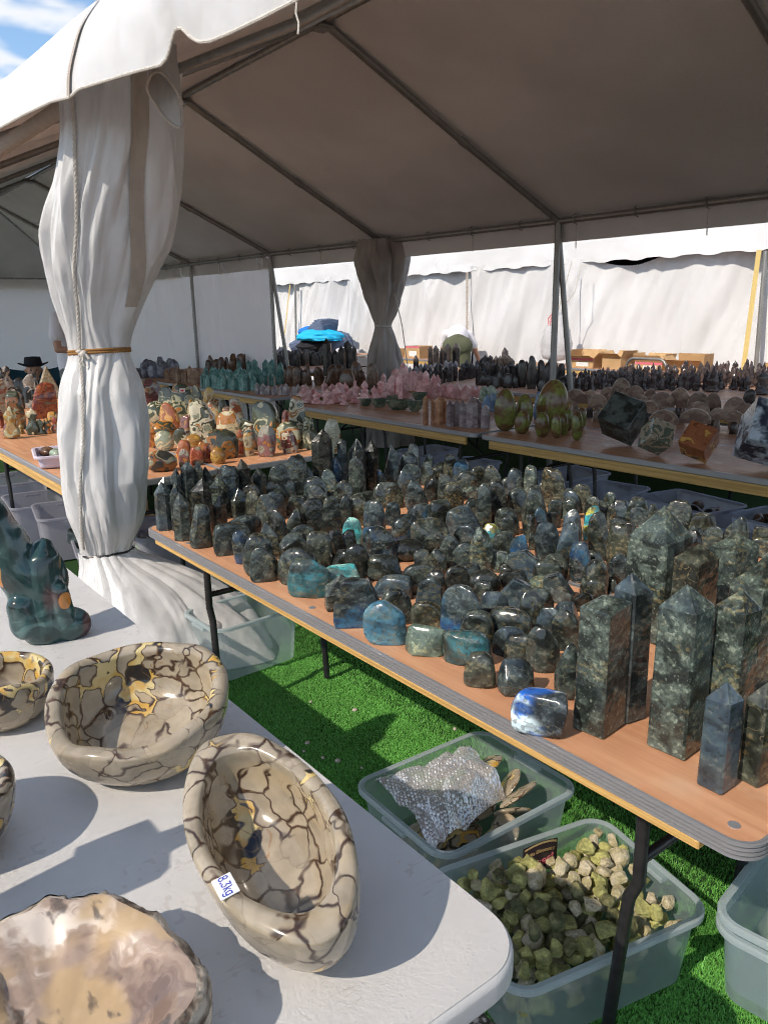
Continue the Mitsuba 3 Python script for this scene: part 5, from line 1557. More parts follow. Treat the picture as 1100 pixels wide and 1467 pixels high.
blacktree 729.6 549.4 7.047 3.572 18.53 -64.66 x 40
blacktree 731.2 537 6.706 3.723 16.75 -51.32 x 40
blacktree 736.1 530.5 8.815 4.627 18.41 -74.38 x 40
blacktree 755.5 534.2 8.448 4.964 16.74 -40.07 x 40
blacktree 751.3 519 7.488 4.28 18.06 -67.73 x 40
blacktree 762.1 515.2 8.058 4.838 15.27 -57.1 x 40
blacktree 761.6 505.5 7.953 4.334 17.54 -67.97 x 40
blacktree 766.5 498.3 6.626 3.619 14.5 -75.46 x 40
blacktree 781.7 500.6 7.271 4.093 19.2 -38.81 x 40
blacktree 786.6 495.4 8.284 4.47 19.34 -71.61 x 40
blacktree 790.7 486.9 9.193 5.536 18.68 -43.69 x 40
blacktree 798 481.3 8.831 4.727 19.33 -72.6 x 40
blacktree 809.1 476.5 7.315 4.234 16.71 -53.06 x 40
blacktree 810.7 466.5 7.848 3.893 20.64 -56.16 x 40
blacktree 821.6 463.1 6.985 3.349 16.15 -50.37 x 40
blacktree 817.4 454.8 8.744 4.558 15.55 -71.3 x 40
blacktree 837.5 457.7 7.307 3.971 17.98 -59.98 x 40
blacktree 844.8 448 6.953 3.606 21.71 -60.36 x 40
blacktree 834.2 437.2 8.97 4.389 19.4 -67.99 x 40
blacktree 847.6 433 7.265 3.52 18.59 -67.19 x 40
blacktree 854.1 426.6 7.754 4.518 17.58 -67.11 x 40
blacktree 738.8 569.2 7.659 4.38 13.14 -41.91 x 41
blacktree 751.4 570.9 9.405 5.045 15.7 -69.05 x 41
blacktree 754.5 561.1 9.428 5.853 16.59 -57.43 x 41
blacktree 763.5 559.2 7.914 3.858 13.67 -35.7 x 41
blacktree 776.6 552.5 7.13 3.568 18.96 -63.3 x 41
blacktree 779 548.9 6.975 4.13 16.28 -73.7 x 41
blacktree 788.1 543.4 9.131 5.541 18.93 -53.94 x 41
blacktree 781.6 531.4 6.99 3.638 18.23 -38.53 x 41
blacktree 788.1 525.1 8.172 4.488 15.36 -59.38 x 41
blacktree 797.2 522.4 8.306 4.371 18.25 -51.72 x 41
blacktree 803.7 516.8 7.481 3.771 18.98 -66.46 x 41
blacktree 813.6 514.5 8.364 4.127 15.98 -40.38 x 41
blacktree 822.5 509 7.972 4.685 19.82 -40.53 x 41
blacktree 827.2 501 8.229 4.757 15.25 -43.89 x 41
blacktree 825.2 488.1 8.531 4.428 19.73 -56.66 x 41
blacktree 826.6 484.7 8.141 5.075 16.07 -54.32 x 41
blacktree 834.5 480 8.466 5.142 19.01 -68.19 x 41
blacktree 845.6 477 7.33 4.011 19.82 -73.76 x 41
blacktree 855.4 474.5 8.404 5.002 21.84 -45.65 x 41
blacktree 854.5 462.4 7.631 4.665 17.99 -72.2 x 41
blacktree 856.9 454.6 6.826 4.065 20.14 -44.94 x 41
blacktree 855.6 446.6 6.733 3.891 22.35 -48.77 x 41
blacktree 855.7 438 8.816 4.432 19.15 -51.75 x 41
blacktree 854 426.3 7.967 4.159 22.41 -48.38 x 41
blacktree 765.2 590.5 8.268 5.127 13.25 -67.85 x 42
blacktree 784.6 596 8.226 4.101 13.09 -33.37 x 42
blacktree 778.5 579.4 7.684 3.66 12.99 -69.97 x 42
blacktree 792.8 574.2 7.827 4.476 13.4 -62.17 x 42
blacktree 796.7 572.3 9.183 5.139 15.17 -68.02 x 42
blacktree 812.4 570.2 9.884 5.552 18.74 -56.09 x 42
blacktree 804.1 555.2 8.713 4.721 17.49 -59.78 x 42
blacktree 822.6 555.4 8.124 4.113 15.32 -39.98 x 42
blacktree 816.3 543.9 7.165 3.912 19.18 -45.58 x 42
blacktree 824.6 541 9.4 4.597 15.83 -61.88 x 42
blacktree 830.3 530.1 7.192 4.411 16.16 -66.74 x 42
blacktree 832.1 526.3 9.353 5.425 17.01 -46.64 x 42
blacktree 855.1 525.8 9.225 5.479 20.34 -57.44 x 42
blacktree 843.6 512 9.807 5.407 19.51 -41.45 x 42
blacktree 856.4 507.1 7.369 3.652 19.13 -66.64 x 42
blacktree 853.7 498.1 8.76 5.413 21.17 -68.08 x 42
blacktree 856.4 487.9 7.863 4.892 21.68 -60.02 x 42
blacktree 855.9 479.6 7.71 4.754 20.52 -81.84 x 42
blacktree 854.5 474 8.368 4.976 19.79 -63.45 x 42
blacktree 854.4 465 8.841 4.86 22.76 -82.95 x 42
blacktree 856.6 452.2 7.431 4.581 24.83 -53.9 x 42
blacktree 855.6 446.8 8.455 5.017 22.84 -60.1 x 42
blacktree 855.1 437.2 8.676 4.246 21.43 -57.23 x 42
blacktree 855.1 431.7 7.059 3.632 23.05 -64 x 42
blacktree 725.5 415.8 13.8 7.822 25.33 -73.52 x 43
blacktree 732.6 370.4 13.94 7.751 23.03 -42.38 x 43
blackpt 650.8 338.9 10.05 4.287 13.33 -74.88 d 44"""

SHADOW = [(1.06, .75), (1.083, 1.153), (1.102, 1.161), (1.094, 1.221), (1.048, 1.223), (1.039, 1.267), (1.017, 1.278), (.995, 1.266), (.992, 1.217), (.96, 1.204), (.95, 1.185), (.96, 1.148), (.971, 1.128), (.958, 1.012), (.95, .75)]
S2c = 1.015
STK = ((.3352, .7690, .8708), (-.16, -.12, .97), (.97, -.10, .10))


# ------------------------------------------------------------------ stones
def dome(w, t, h, shape, rng, sub=3):
    v = ICO[sub].vertices.copy()
    n = {'d': 2.7, 't': 2.9, 'b': 4.2, 'e': 2.1}[shape]
    q = v / (np.abs(v) ** n).sum(1, keepdims=True) ** (1 / n)
    off = rng.uniform(0, 50, 3)
    q += v * (meshkit.fbm(v * 1.1 + off, 2)[:, None] - .5) * (.34 if shape != 'e' else .15)
    for _ in range({'d': 3, 't': 3, 'b': 4, 'e': 0}[shape]):          # ground and polished flats
        a = rng.uniform(0, 2 * np.pi)
        nn = np.array([np.cos(a), np.sin(a), rng.uniform(-.12, .5) if rng.random() < .85 else rng.uniform(.6, 1.6)])
        nn /= np.linalg.norm(nn)
        d = (q @ nn) - rng.uniform(.62, .88)
        q -= np.maximum(d, 0)[:, None] * nn * .85
    zc = {'d': -.68, 't': -.7, 'b': -.8, 'e': -.93}[shape]
    z = np.maximum(q[:, 2], zc)
    z = (z - zc) / (z.max() - zc)
    q[:, 2] = z
    k = 1 - rng.uniform(.0, .18) * z ** 1.6
    q[:, 0] *= k
    q[:, 1] *= k
    q[:, 0] += rng.uniform(-.26, .26) * z
    q[:, 0] -= (q[:, 0].max() + q[:, 0].min()) / 2
    q *= [w / (q[:, 0].max() - q[:, 0].min()), t / (q[:, 1].max() - q[:, 1].min()), h]
    return trimesh.Trimesh(q, ICO[sub].faces, process=False)


def slab(w, t, h, rng):
    a = rng.uniform(.15, .5)
    side = rng.choice([-1, 1])
    top = np.array([[-.5, 0], [.5, 0], [.5, a], [-.05, 1], [-.5, .8]]) * [side, 1]
    r = min(w, t, h) * .12
    pts = [[x * (w - 2 * r), y * (t - 2 * r) * (1 - .35 * z), r + z * (h - 2 * r)] for x, z in top for y in (-.5, .5)]
    return rhull(pts, r, SPH)


def peak(w, t, h, rng):
    r = min(w, t, h) * .08
    pts = [[x * (w - 2 * r) / 2, y * (t - 2 * r) / 2, r] for x in (-.85, .85) for y in (-.8, .8)]
    pts += [[rng.uniform(.75, 1) * x * (w - 2 * r) / 2, rng.uniform(.6, 1) * y * (t - 2 * r) / 2, h * rng.uniform(.4, .68)] for x in (-1, 1) for y in (-1, 1)]
    pts += [[rng.uniform(-.15, .15) * w, rng.uniform(-.1, .1) * t, h - r]]
    return rhull(pts, r, SPH)


def point(w, t, h, rng, sides=6, hs=None):
    r = min(w, t) * .035
    k = rng.uniform(.86, .98)
    ph = rng.uniform(0, 1)
    a = (np.arange(sides) + ph) * 2 * np.pi / sides
    c = np.stack([np.cos(a) * (w / 2 - r), np.sin(a) * (t / 2 - r)], 1) * rng.uniform(.9, 1.08, (sides, 1))
    hs = hs or h - rng.uniform(.45, .7) * w
    hs = max(hs, h * .5)
    pts = [[x, y, r] for x, y in c] + [[x * k, y * k, hs * rng.uniform(.96, 1.04)] for x, y in c] + [[rng.uniform(-.1, .1) * w, rng.uniform(-.1, .1) * t, h - r]]
    return rhull(pts, r)


def lumpy(w, t, h, rng, sub=3):
    v = ICO[sub].vertices.copy()
    off = rng.uniform(0, 50, 3)
    z = (np.maximum(v[:, 2], -.75) + .75) / 1.75
    prof = .95 - .62 * z + .16 * np.sin(z * rng.uniform(9, 13) + rng.uniform(0, 6))
    dirs = v.copy()
    rad = np.linalg.norm(v[:, :2], axis=1)
    rad = np.minimum(1, rad * 1.45)
    q = np.stack([v[:, 0] / (np.linalg.norm(v[:, :2], axis=1) + 1e-6) * rad * prof, v[:, 1] / (np.linalg.norm(v[:, :2], axis=1) + 1e-6) * rad * prof, z], 1)
    q += v * (meshkit.fbm(q * [2.2, 2.2, 3.2] + off, 2)[:, None] - .5) * [.7, .7, .12]
    q[:, 2] -= q[:, 2].min()
    q *= [w / np.ptp(q[:, 0]), t / np.ptp(q[:, 1]), h / q[:, 2].max()]
    return trimesh.Trimesh(q, ICO[sub].faces, process=False)


def dish(w, t, h, rng):
    prof = [(1e-4, 0), (.45, 0), (.8, .35), (1, 1), (.92, 1), (.7, .45), (.4, .2), (1e-4, .18)]
    m = lathe(prof, 28)
    m.vertices = m.vertices * [w / 2, t / 2, h]
    return m


def stone_mesh(s, w, t, h, rng, sub=3):
    if s in 'dtbe':
        return dome(w, t, h, s, rng, sub), True
    if s == 'x':
        return lumpy(w, t, h, rng, sub), True
    if s == 's':
        return slab(w, t, h, rng), False
    if s == 'p':
        return peak(w, t, h, rng), False
    if s == 'o':
        return dish(w, t, h, rng), 40
    if s == 'P':
        r = .01
        return rhull([[-w / 2, -t / 2, r], [w / 2, -t / 2, r], [-w / 2, t / 2, r], [w / 2, t / 2, r], [0, -t * .2, h], [0, t * .2, h]], r), False
    return point(w, t, h, rng), False


def rows(text):
    for q in text.strip().split('\n'):
        yield q.split()


TOP = .7405
TONE = {'g': 'grey-green', 'b': 'bluish grey', 'B': 'blue-flashing', 'k': 'near-black', 'w': 'pale grey', 'y': 'golden-veined grey', 'c': 'bright turquoise', 'C': 'sky-blue striped', 'T': 'teal-flashing', 'F': 'rainbow-flashing', 'X': 'brilliant blue-white flashing', 'W': 'pale green'}
FORM = {'d': 'domed', 't': 'slim upright', 'b': 'blocky', 'e': 'pebble-shaped', 's': 'slanted', 'p': 'peaked', 'f': 'pointed tower'}


def zone(x, y):
    if y > 2.25:
        return 'among the left-end towers' if x < 1.75 else "at orange table's far left corner"
    if x < 1.33:
        return "along orange table's front edge" if y > 1.3 else 'at front edge near big towers'
    if x < 1.75:
        return 'in front half of orange table' if y > 1.3 else 'close by the big towers'
    if x < 2.15:
        return 'past the middle of orange table' if y > 1.2 else 'behind the big towers'
    return "along orange table's rear edge"


for i, q in enumerate(rows(LAB_DATA)):
    x, y, w, t, h, a = (float(v) for v in q[:6])
    x, y, w, t, h = x / 100, y / 100, w / 100, t / 100, h / 100
    s, ti = q[6:8]
    rng = np.random.default_rng(1000 + i)
    m, sm = stone_mesh(s, w, t, h, rng)
    k = obj('labradorite_tower' if s == 'f' else 'labradorite_stone', moved(m, (x, y, TOP), a), 'labradorite', smooth=sm, uv=(LT.index(ti) + .5, rng.uniform(0, 1)))
    size = 'big ' if w * h > .016 else 'small ' if w * h < .0065 else ''
    later(k, f'{size}{TONE[ti]} {FORM[s]} {"" if s == "f" else "stone "}{zone(x, y)}', 'crystal tower' if s == 'f' else 'polished stone', (x, y, .8), 'labradorite towers at the left end' if s == 'f' else 'labradorite freeforms on the orange table')

for i, q in enumerate(rows(TOWER_DATA)):
    x, y, w, d, hs, h, a = (float(v) for v in q[:7])
    x, y, w, d, hs, h = (v / 100 for v in (x, y, w, d, hs, h))
    d = max(d, .75 * w)
    rng = np.random.default_rng(1900 + i)
    r, k = .004, .93
    c = np.array([[-1, -1], [1, -1], [1, 1], [-1, 1]]) * [w / 2 - r, d / 2 - r]
    pts = [[*p, r] for p in c] + [[*(p * k), hs + rng.uniform(-.006, .006)] for p in c] + [[rng.uniform(-.01, .01), 0, h - r]]
    k = obj('crystal_tower', moved(rhull(pts, r), (x, y, TOP), a), 'labradorite', uv=(LT.index({'w': 'w', 'b': 'b', 'g': 'y'}[q[7]]) + .5, rng.uniform(0, 1)))
    where = ['frontmost large tower, beside the brilliant flashing stone', 'bluish-tipped large tower half hidden behind the frontmost one', 'tallest broad grey tower in the front row with orange tip glint', 'large square tower behind the two small front towers', 'small clean-edged tower standing nearest the table corner', 'small tower right beside the nearest-corner small tower', 'widest square tower at the back of the tower cluster', 'square tower standing in the middle of the tower cluster', 'broad-headed square tower behind the cluster, right of the widest one', 'square tower at right, its head cut by the frame edge', 'short pyramid-headed tower low between the tall towers', 'pyramid-headed tower far right at the back by the frame edge', 'sliver of pale tower at the right frame edge'][i]
    tag(k, where, 'crystal tower', 'large four-sided labradorite towers')

JT_NAME = {'g': 'cream and green', 'y': 'golden yellow', 'o': 'orange and cream', 'r': 'brick-red', 'p': 'plum brown', 'c': 'cream-swirled', 'd': 'dark green', 'n': 'black and white', 's': 'tan'}
for i, q in enumerate(rows(JASPER_DATA)):
    x, y, w, t, h, a = (float(v) for v in q[:6])
    x, y, w, t, h = x / 100, y / 100, w / 100, t / 100, h / 100
    s, ti = q[6:8]
    rng = np.random.default_rng(3000 + i)
    m, sm = stone_mesh(s, w, t, h, rng)
    k = obj('jasper_stone' if ti not in 'ns' else 'banded_stone' if ti == 'n' else 'stone_pyramid', moved(m, (x, y, TOP), a), 'jasper', smooth=sm, uv=(JT.index(ti) + .5, rng.uniform(0, 1)))
    size = 'big ' if w * h > .02 else 'small ' if w * h < .007 else ''
    side = 'left of curtain' if y > 4.75 and x < 2.2 else 'right of curtain'
    form = {'x': 'carving', 'e': 'rounded stone', 'P': 'roof-shaped pyramid', 't': 'tall stone'}.get(s, 'domed stone')
    later(k, f'{size}{JT_NAME[ti]} {form} on sunlit table, {side}', 'polished stone', (x, y, .8), 'polychrome stones on the sunlit left table' if ti not in 'ns' else None)
    if i == 2:
        v = np.array([x, y]) / math.hypot(x, y)
        st = moved(box(-.022, .022, -.0015, .0015, -.016, .016, .0007), (x - v[0] * t * .42, y - v[1] * t * .42, TOP + h * .8), a)
        lk = one('price_sticker', st, 'white_paint', 'white price sticker with red print on a green-rimmed stone at back', 'sticker')
        obj('red_mark', moved(box(-.012, .012, -.0022, -.001, -.008, .006, .0003), (x - v[0] * t * .42, y - v[1] * t * .42, TOP + h * .8), a), 'red_print', lk)

FAR_INFO = {'rose': ('pink rose quartz piece', 'rose_quartz_piece', 'crystal'), 'teal': ('teal amazonite point', 'teal_point', 'crystal'), 'greyquartz': ('grey quartz point', 'grey_point', 'crystal'), 'brownpt': ('brown stone point', 'brown_point', 'crystal'),
            'smoky': ('smoky brown polished stone', 'smoky_stone', 'polished stone'), 'blackpt': ('black crystal point', 'black_point', 'crystal'), 'cluster': ('grey crystal cluster', 'crystal_cluster', 'crystal'), 'salmon': ('salmon-brown square pillar', 'salmon_pillar', 'crystal'),
            'lepid': ('speckled mauve-grey pillar', 'mauve_pillar', 'crystal'), 'bluepc': ('pale blue stone', 'blue_stone', 'polished stone'), 'palegreen': ('pale green stone', 'pale_green_stone', 'polished stone'), 'serp': ('yellow-green egg-shaped stone', 'green_egg_stone', 'polished stone'),
            'mush': ('agate mushroom carving', 'mushroom_carving', 'carving'), 'blacktree': ('dark brown tree-shaped carving', 'tree_carving', 'carving'), 'greenbowl': ('dark green stone dish', 'stone_dish', 'dish')}


def fzone(x, y):
    if x < 5.5 and y > 6.4:
        return ('in the front rows' if x < 4.6 else 'at the back') + ' of the far left table' if y < 10 else 'at the far end of the left table'
    if x < 5.5 and y > 3.85:
        return 'on the pink-stone table' if x < 4.5 else 'at the back of the pink-stone table'
    if x < 5.5:
        return 'on the shaded right table' if x < 4.6 else 'at the back of the shaded right table'
    if y > 9.5:
        return 'on the farthest left table'
    if y > 6.2:
        return 'on the table under the grey pole' if x < 6.9 else 'at the rear of the table before the curtain'
    return f'in row {"one two three four five six seven".split()[min(6, int((x - 5.9) / .45))]} of the far right table'


for i, q in enumerate(rows(FAR_DATA)):
    kind = q[0]
    x, y, w, t, h, a = (float(v) for v in q[1:7])
    x, y, w, t, h = x / 100, y / 100, w / 100, t / 100, h / 100
    s = q[7]
    rng = np.random.default_rng(5000 + i)
    uv = (KINDS.index(kind) + .5, rng.uniform(0, 1))
    phrase, name, cat = FAR_INFO[kind]
    pos = (x, y, .8)
    if s == 'm':                                                      # mushroom: half-dome cap with a flat cut face, tapering stem
        k = key(name)
        capz = h * .54
        v = ICO[3].vertices.copy()
        v[:, 2] = np.maximum(v[:, 2], -.12)
        v[:, 1] = np.maximum(v[:, 1], -.2)
        cap = trimesh.Trimesh(v * [w / 2 * 1.08, w * .3, h - capz] + [0, 0, capz], ICO[3].faces, process=False)
        st = lathe([(1e-4, 0), (w * .24, 0), (w * .21, capz * .5), (w * .15, capz * .97), (1e-4, capz * .97)], 14)
        obj('cap', moved(cap, (x, y, TOP), a), 'mineral', k, smooth=35 if False else True, uv=uv)
        obj('stem', moved(st, (x, y, TOP), a), 'mineral', k, smooth=True, uv=(uv[0] if i % 3 else KINDS.index('blacktree') + .5, uv[1] * .6))
    else:
        m, sm = stone_mesh(s, w, t, h, rng, 2 if (x > 5.5 or s != 'x') else 3)
        if kind == 'blacktree':
            v = m.vertices
            v[:, :2] *= (1 + .18 * np.sign(np.sin(v[:, 2:] / h * 19)))
        if sm is True or sm is False:
            pass
        else:
            sm = True
        k = obj(name, moved(m, (x, y, TOP), a), 'mineral', smooth=sm, uv=uv)
    shape = {'x': 'lumpy ', 'f': ''}.get(s, '') if kind == 'rose' else ''
    size = ('tall ' if h > .2 else '') if kind not in ('mush', 'greenbowl') else 'large ' if w > .14 else ''
    later(k, f'{size}{shape}{phrase} {fzone(x, y)}', cat, pos, f'{phrase}s {fzone(x, y)}')

# four big tilted cubes on the shaded right table
for i, (x, y, e, R, kd, lab) in enumerate([
        (4.02, 2.86, .205, (22, 38, 25), 'moss', 'large dark moss-green stone cube tilted on its corner'),
        (3.86, 2.52, .135, (28, 32, 70), 'poly', 'cream and brown banded stone cube tilted on its corner, left one'),
        (3.84, 2.25, .145, (20, 36, 22), 'poly', 'cream and orange-red stone cube tilted on its edge'),
        (3.92, 1.92, .24, (18, 32, 48), 'marble', 'large black and white veined stone cube at the right frame edge')]):
    r = e * .02
    m = rhull([[a, b, c] for a in (-e / 2 + r, e / 2 - r) for b in (-e / 2 + r, e / 2 - r) for c in (-e / 2 + r, e / 2 - r)], r)
    Rm = trimesh.transformations.euler_matrix(*[math.radians(v) for v in R])[:3, :3]
    m = moved(m, R=Rm)
    m = moved(m, (x, y, TOP - m.vertices[:, 2].min()))
    one('stone_cube', m, 'jasper' if kd == 'poly' else 'mineral', lab, 'stone cube', uv=(KINDS.index(kd) + .5, .45 + .15 * i) if kd != 'poly' else (JT.index('gqo'[i]) + .5, .3 * i))


# ------------------------------------------------------------------ septarian and petrified-wood bowls on the white table
def bowl_mesh(R, H, th, rng, ex=1.0, power=2.0, deep=.8, n=120, lip=.012, wob=.06, egg=0.0):
    """outer and inner wall as one closed surface; R: half width, ex: length / width"""
    prof = []
    for q in np.linspace(0, 1, 22):
        prof.append((R * (.28 + .72 * math.sin(q * math.pi / 2) ** .8) if q > 0 else 1e-4, H * (1 - math.cos(q * math.pi / 2)) ** 1.05, 0))
    prof[0] = (1e-4, 0, 0)
    prof.insert(1, (R * .26, 0, 0))
    for q in np.linspace(0, 1, 9)[1:-1]:
        a = q * math.pi
        prof.append((R - th / 2 + th / 2 * math.cos(a), H + lip * math.sin(a), .5))
    Ri = R - th
    for q in np.linspace(1, 0, 24):
        prof.append((max(1e-4, Ri * math.sin(q * math.pi / 2) ** .62), H - H * deep * (1 - q ** 2.2), 1))
    a = np.arange(n) * 2 * np.pi / n
    off = rng.uniform(0, 40, 3)
    rad = 1 + wob * (meshkit.fbm(np.stack([np.cos(a) * 1.2, np.sin(a) * 1.2, a * 0], -1) + off, 2) - .5) * 2 + egg * np.sin(a)
    zz = (meshkit.fbm(np.stack([np.cos(a), np.sin(a), a * 0 + 3], -1) + off, 2) - .5) * .35 * H
    P = np.array([[[r * rad[j] * np.cos(a[j]), r * rad[j] * np.sin(a[j]) * ex, z + zz[j] * (z / H) ** 2 * (1 if r > R * .3 else (r / (R * .3)))] for j in range(n)] for r, z, _ in prof])
    return sheet(P, True)


def tilt(m, ax, deg):
    R = trimesh.transformations.rotation_matrix(math.radians(deg), ax)[:3, :3]
    return moved(m, R=R)


def put(m, x, y, z=TOP):
    return moved(m, (x, y, z - m.vertices[:, 2].min()))


rng = np.random.default_rng(41)
b1 = bowl_mesh(.160, .125, .030, rng, ex=1.0, wob=.05)
one('stone_bowl', put(tilt(moved(b1, yaw=25), (.79, -.61, 0), 12), .446, 1.335), 'septarian', 'round tan bowl with dark cracks and yellow calcite, behind the oval one', 'bowl', smooth=True)
b2 = bowl_mesh(.099, .130, .023, np.random.default_rng(9), ex=2.0, wob=.035, deep=.86, lip=.010)
one('stone_bowl', put(tilt(tilt(moved(b2, yaw=-8), (.12, 1, 0), -8), (.79, -.61, 0), 11), .456, .848), 'septarian', 'deep oval tan bowl with dark cracks and a white weight sticker', 'bowl', smooth=True)
b0 = bowl_mesh(.105, .095, .022, np.random.default_rng(12), ex=1.05, wob=.04)
one('stone_bowl', put(b0, .262, 1.655), 'septarian', 'small cracked tan bowl cut by the left frame edge below the statue', 'bowl', smooth=True)
b3 = bowl_mesh(.115, .105, .024, np.random.default_rng(15), ex=1.1, wob=.04)
one('stone_bowl', put(b3, .085, 1.265), 'septarian', 'sliver of a tan bowl at the left frame edge, casting a round shadow', 'bowl', smooth=True)

# irregular petrified wood bowl: rough bark outside, polished hollow inside
n = 160
a = np.arange(n) * 2 * np.pi / n
rngp = np.random.default_rng(77)
rad = 1 + .30 * (meshkit.fbm(np.stack([np.cos(a) * 1.4, np.sin(a) * 1.4, a * 0 + 5], -1), 3) - .5) * 2 + .018 * (meshkit.fbm(np.stack([np.cos(a) * 6, np.sin(a) * 6, a * 0], -1), 2) - .5)
PX, PY, PH = .135, .165, .085
outer = [(.80, 0), (.96, .12), (1.03, .3), (1.06, .55), (1.06, .8), (1.03, .95), (.965, 1.0)]
inner = [(.965, 1.0), (.90, .985), (.84, .93), (.74, .78), (.62, .6), (.48, .46), (.32, .37), (.15, .33), (1e-4, .32)]


def ring(prof, rough):
    P = np.array([[[r * rad[j] * np.cos(a[j]) * PX, r * rad[j] * np.sin(a[j]) * PY, z * PH * (1 + .12 * (meshkit.fbm(np.array([np.cos(a[j]) * 1.5, np.sin(a[j]) * 1.5, 9.0]), 3) - .5))] for j in range(n)] for r, z in prof])
    if rough:
        d = (meshkit.fbm(P * 90, 3) - .5)[..., None] * np.array([.010, .010, .005])
        d[-1] = 0
        P = P + d
    return P


po = ring([(1e-4, 0)] + outer, True)
pk = thing('petrified_wood_bowl', 'shallow pinkish petrified wood bowl with rough bark rim, bottom left', 'bowl')
W0 = np.array([.124, .768, TOP + .004])
obj('bark_rim', trimesh.Trimesh(sheet(po, True).vertices + W0, sheet(po, True).faces, process=False), 'bark', pk, smooth=True)
pi_ = ring(inner, False)
pi_[0] = po[-1]
obj('polished_hollow', trimesh.Trimesh(sheet(pi_, True).vertices + W0, sheet(pi_, True).faces, process=False), 'petrified', pk, smooth=True)


def blob(bones, edge, smooth_n=12, lam=.5):
    ms = []
    for p, q, r0, r1 in bones:
        s = trimesh.creation.icosphere(2).vertices
        ms.append(m3.Manifold.hull_points(np.vstack([s * r0 + p, s * r1 + q])))
    m = m3.Manifold.batch_boolean(ms, m3.OpType.Add).refine_to_length(edge)
    t = tm(m)
    t.merge_vertices()
    trimesh.smoothing.filter_taubin(t, lamb=lam, nu=.52, iterations=smooth_n)
    return t


# green ocean-jasper freeform: two fingers rising from one foot
A = lambda *v: np.array(v, float)
sb = [(A(.455, 2.04, .775), A(.45, 2.04, .88), .062, .060), (A(.50, 2.02, .772), A(.515, 2.01, .775), .05, .042), (A(.46, 2.03, .88), A(.462, 2.03, .95), .055, .046), (A(.455, 2.03, .95), A(.468, 2.03, .985), .040, .024), (A(.49, 2.03, .90), A(.492, 2.03, .945), .032, .022),
      (A(.44, 2.05, .85), A(.385, 2.06, .99), .058, .060), (A(.385, 2.06, .99), A(.345, 2.07, 1.10), .060, .056), (A(.345, 2.07, 1.10), A(.318, 2.08, 1.19), .056, .040), (A(.318, 2.08, 1.19), A(.30, 2.08, 1.25), .036, .016), (A(.41, 2.03, .80), A(.395, 2.02, .85), .045, .035), (A(.49, 2.0, .80), A(.48, 1.99, .88), .03, .025)]
m = blob(sb, .012, 40)
m.vertices += m.vertex_normals * ((meshkit.fbm(m.vertices * 14, 2) - .5) * .016)[:, None]
m.vertices[:, 2] = np.maximum(m.vertices[:, 2], TOP)
one('stone_sculpture', m, 'ocean', 'dark teal-green polished sculpture with two rising fingers, left edge', 'sculpture', smooth=True)

# added unseen cutout left of the frame, outline shaped to cast the table shadow
S2 = []
for u, v in SHADOW:
    S2.append((u, v))
from shapely.geometry import Polygon
pg = Polygon(S2).buffer(-.006).buffer(.006)
m = trimesh.creation.extrude_polygon(pg, .05, engine='earcut')
m.vertices = m.vertices[:, [2, 0, 1]] + [-.225, 0, 0]
m.invert() if m.volume < 0 else None
sk = thing('stone_carving', 'added cutout outside the frame, shaped to cast the long table shadow', 'carving')
obj('figure', m, 'ocean', sk)
obj('plinth', box(-.26, -.14, S2c - .07, S2c + .07, TOP, TOP + .14, .004), 'bark', sk)


# ------------------------------------------------------------------ clear storage bins
def bin_shape(L, W, H, taper=.05, r=.05, n=7):
    def outline(s):
        return rounded_rect(-L / 2 * s, L / 2 * s, -W / 2 * s, W / 2 * s, r, n)
    rows_ = []
    P0 = outline(1 - taper * 1.6)
    for s in (1e-3, .5, .93):
        rows_.append(np.array([[x * s, y * s, .004] for x, y in P0]))
    for q in np.linspace(0, 1, 7):
        P_ = outline(1 - taper * 1.6 * (1 - q))
        rows_.append(np.array([[x, y, .010 + (H - .010) * q] for x, y in P_]))
    body = sheet(np.array(rows_), True)
    rim = band(outline(1), [(-.001, H), (.012, H + .003), (.017, H), (.017, H - .012), (.013, H - .013), (.010, H - .003), (.001, H - .004)])
    return body, rim


def storage_bin(x, y, L, W, H, yaw, label, grey=False, group=None, handles=True, z=.004):
    k = thing('storage_bin', label, 'bin', group)
    body, rim = bin_shape(L, W, H)
    obj('body', moved(body, (x, y, z), yaw), 'bin_grey' if grey else 'bin', k, smooth=50)
    obj('rim', moved(rim, (x, y, z), yaw), 'bin_grey' if grey else 'bin_rim', k, smooth=40)
    if handles:
        for s in (-1, 1):
            obj('handle_lip', moved(box(s * L / 2 + (-.004 if s > 0 else -.020), s * L / 2 + (.020 if s > 0 else .004), -.05, .05, H - .03, H - .016), (x, y, z), yaw), 'bin_grey' if grey else 'bin_rim', k)
    return k


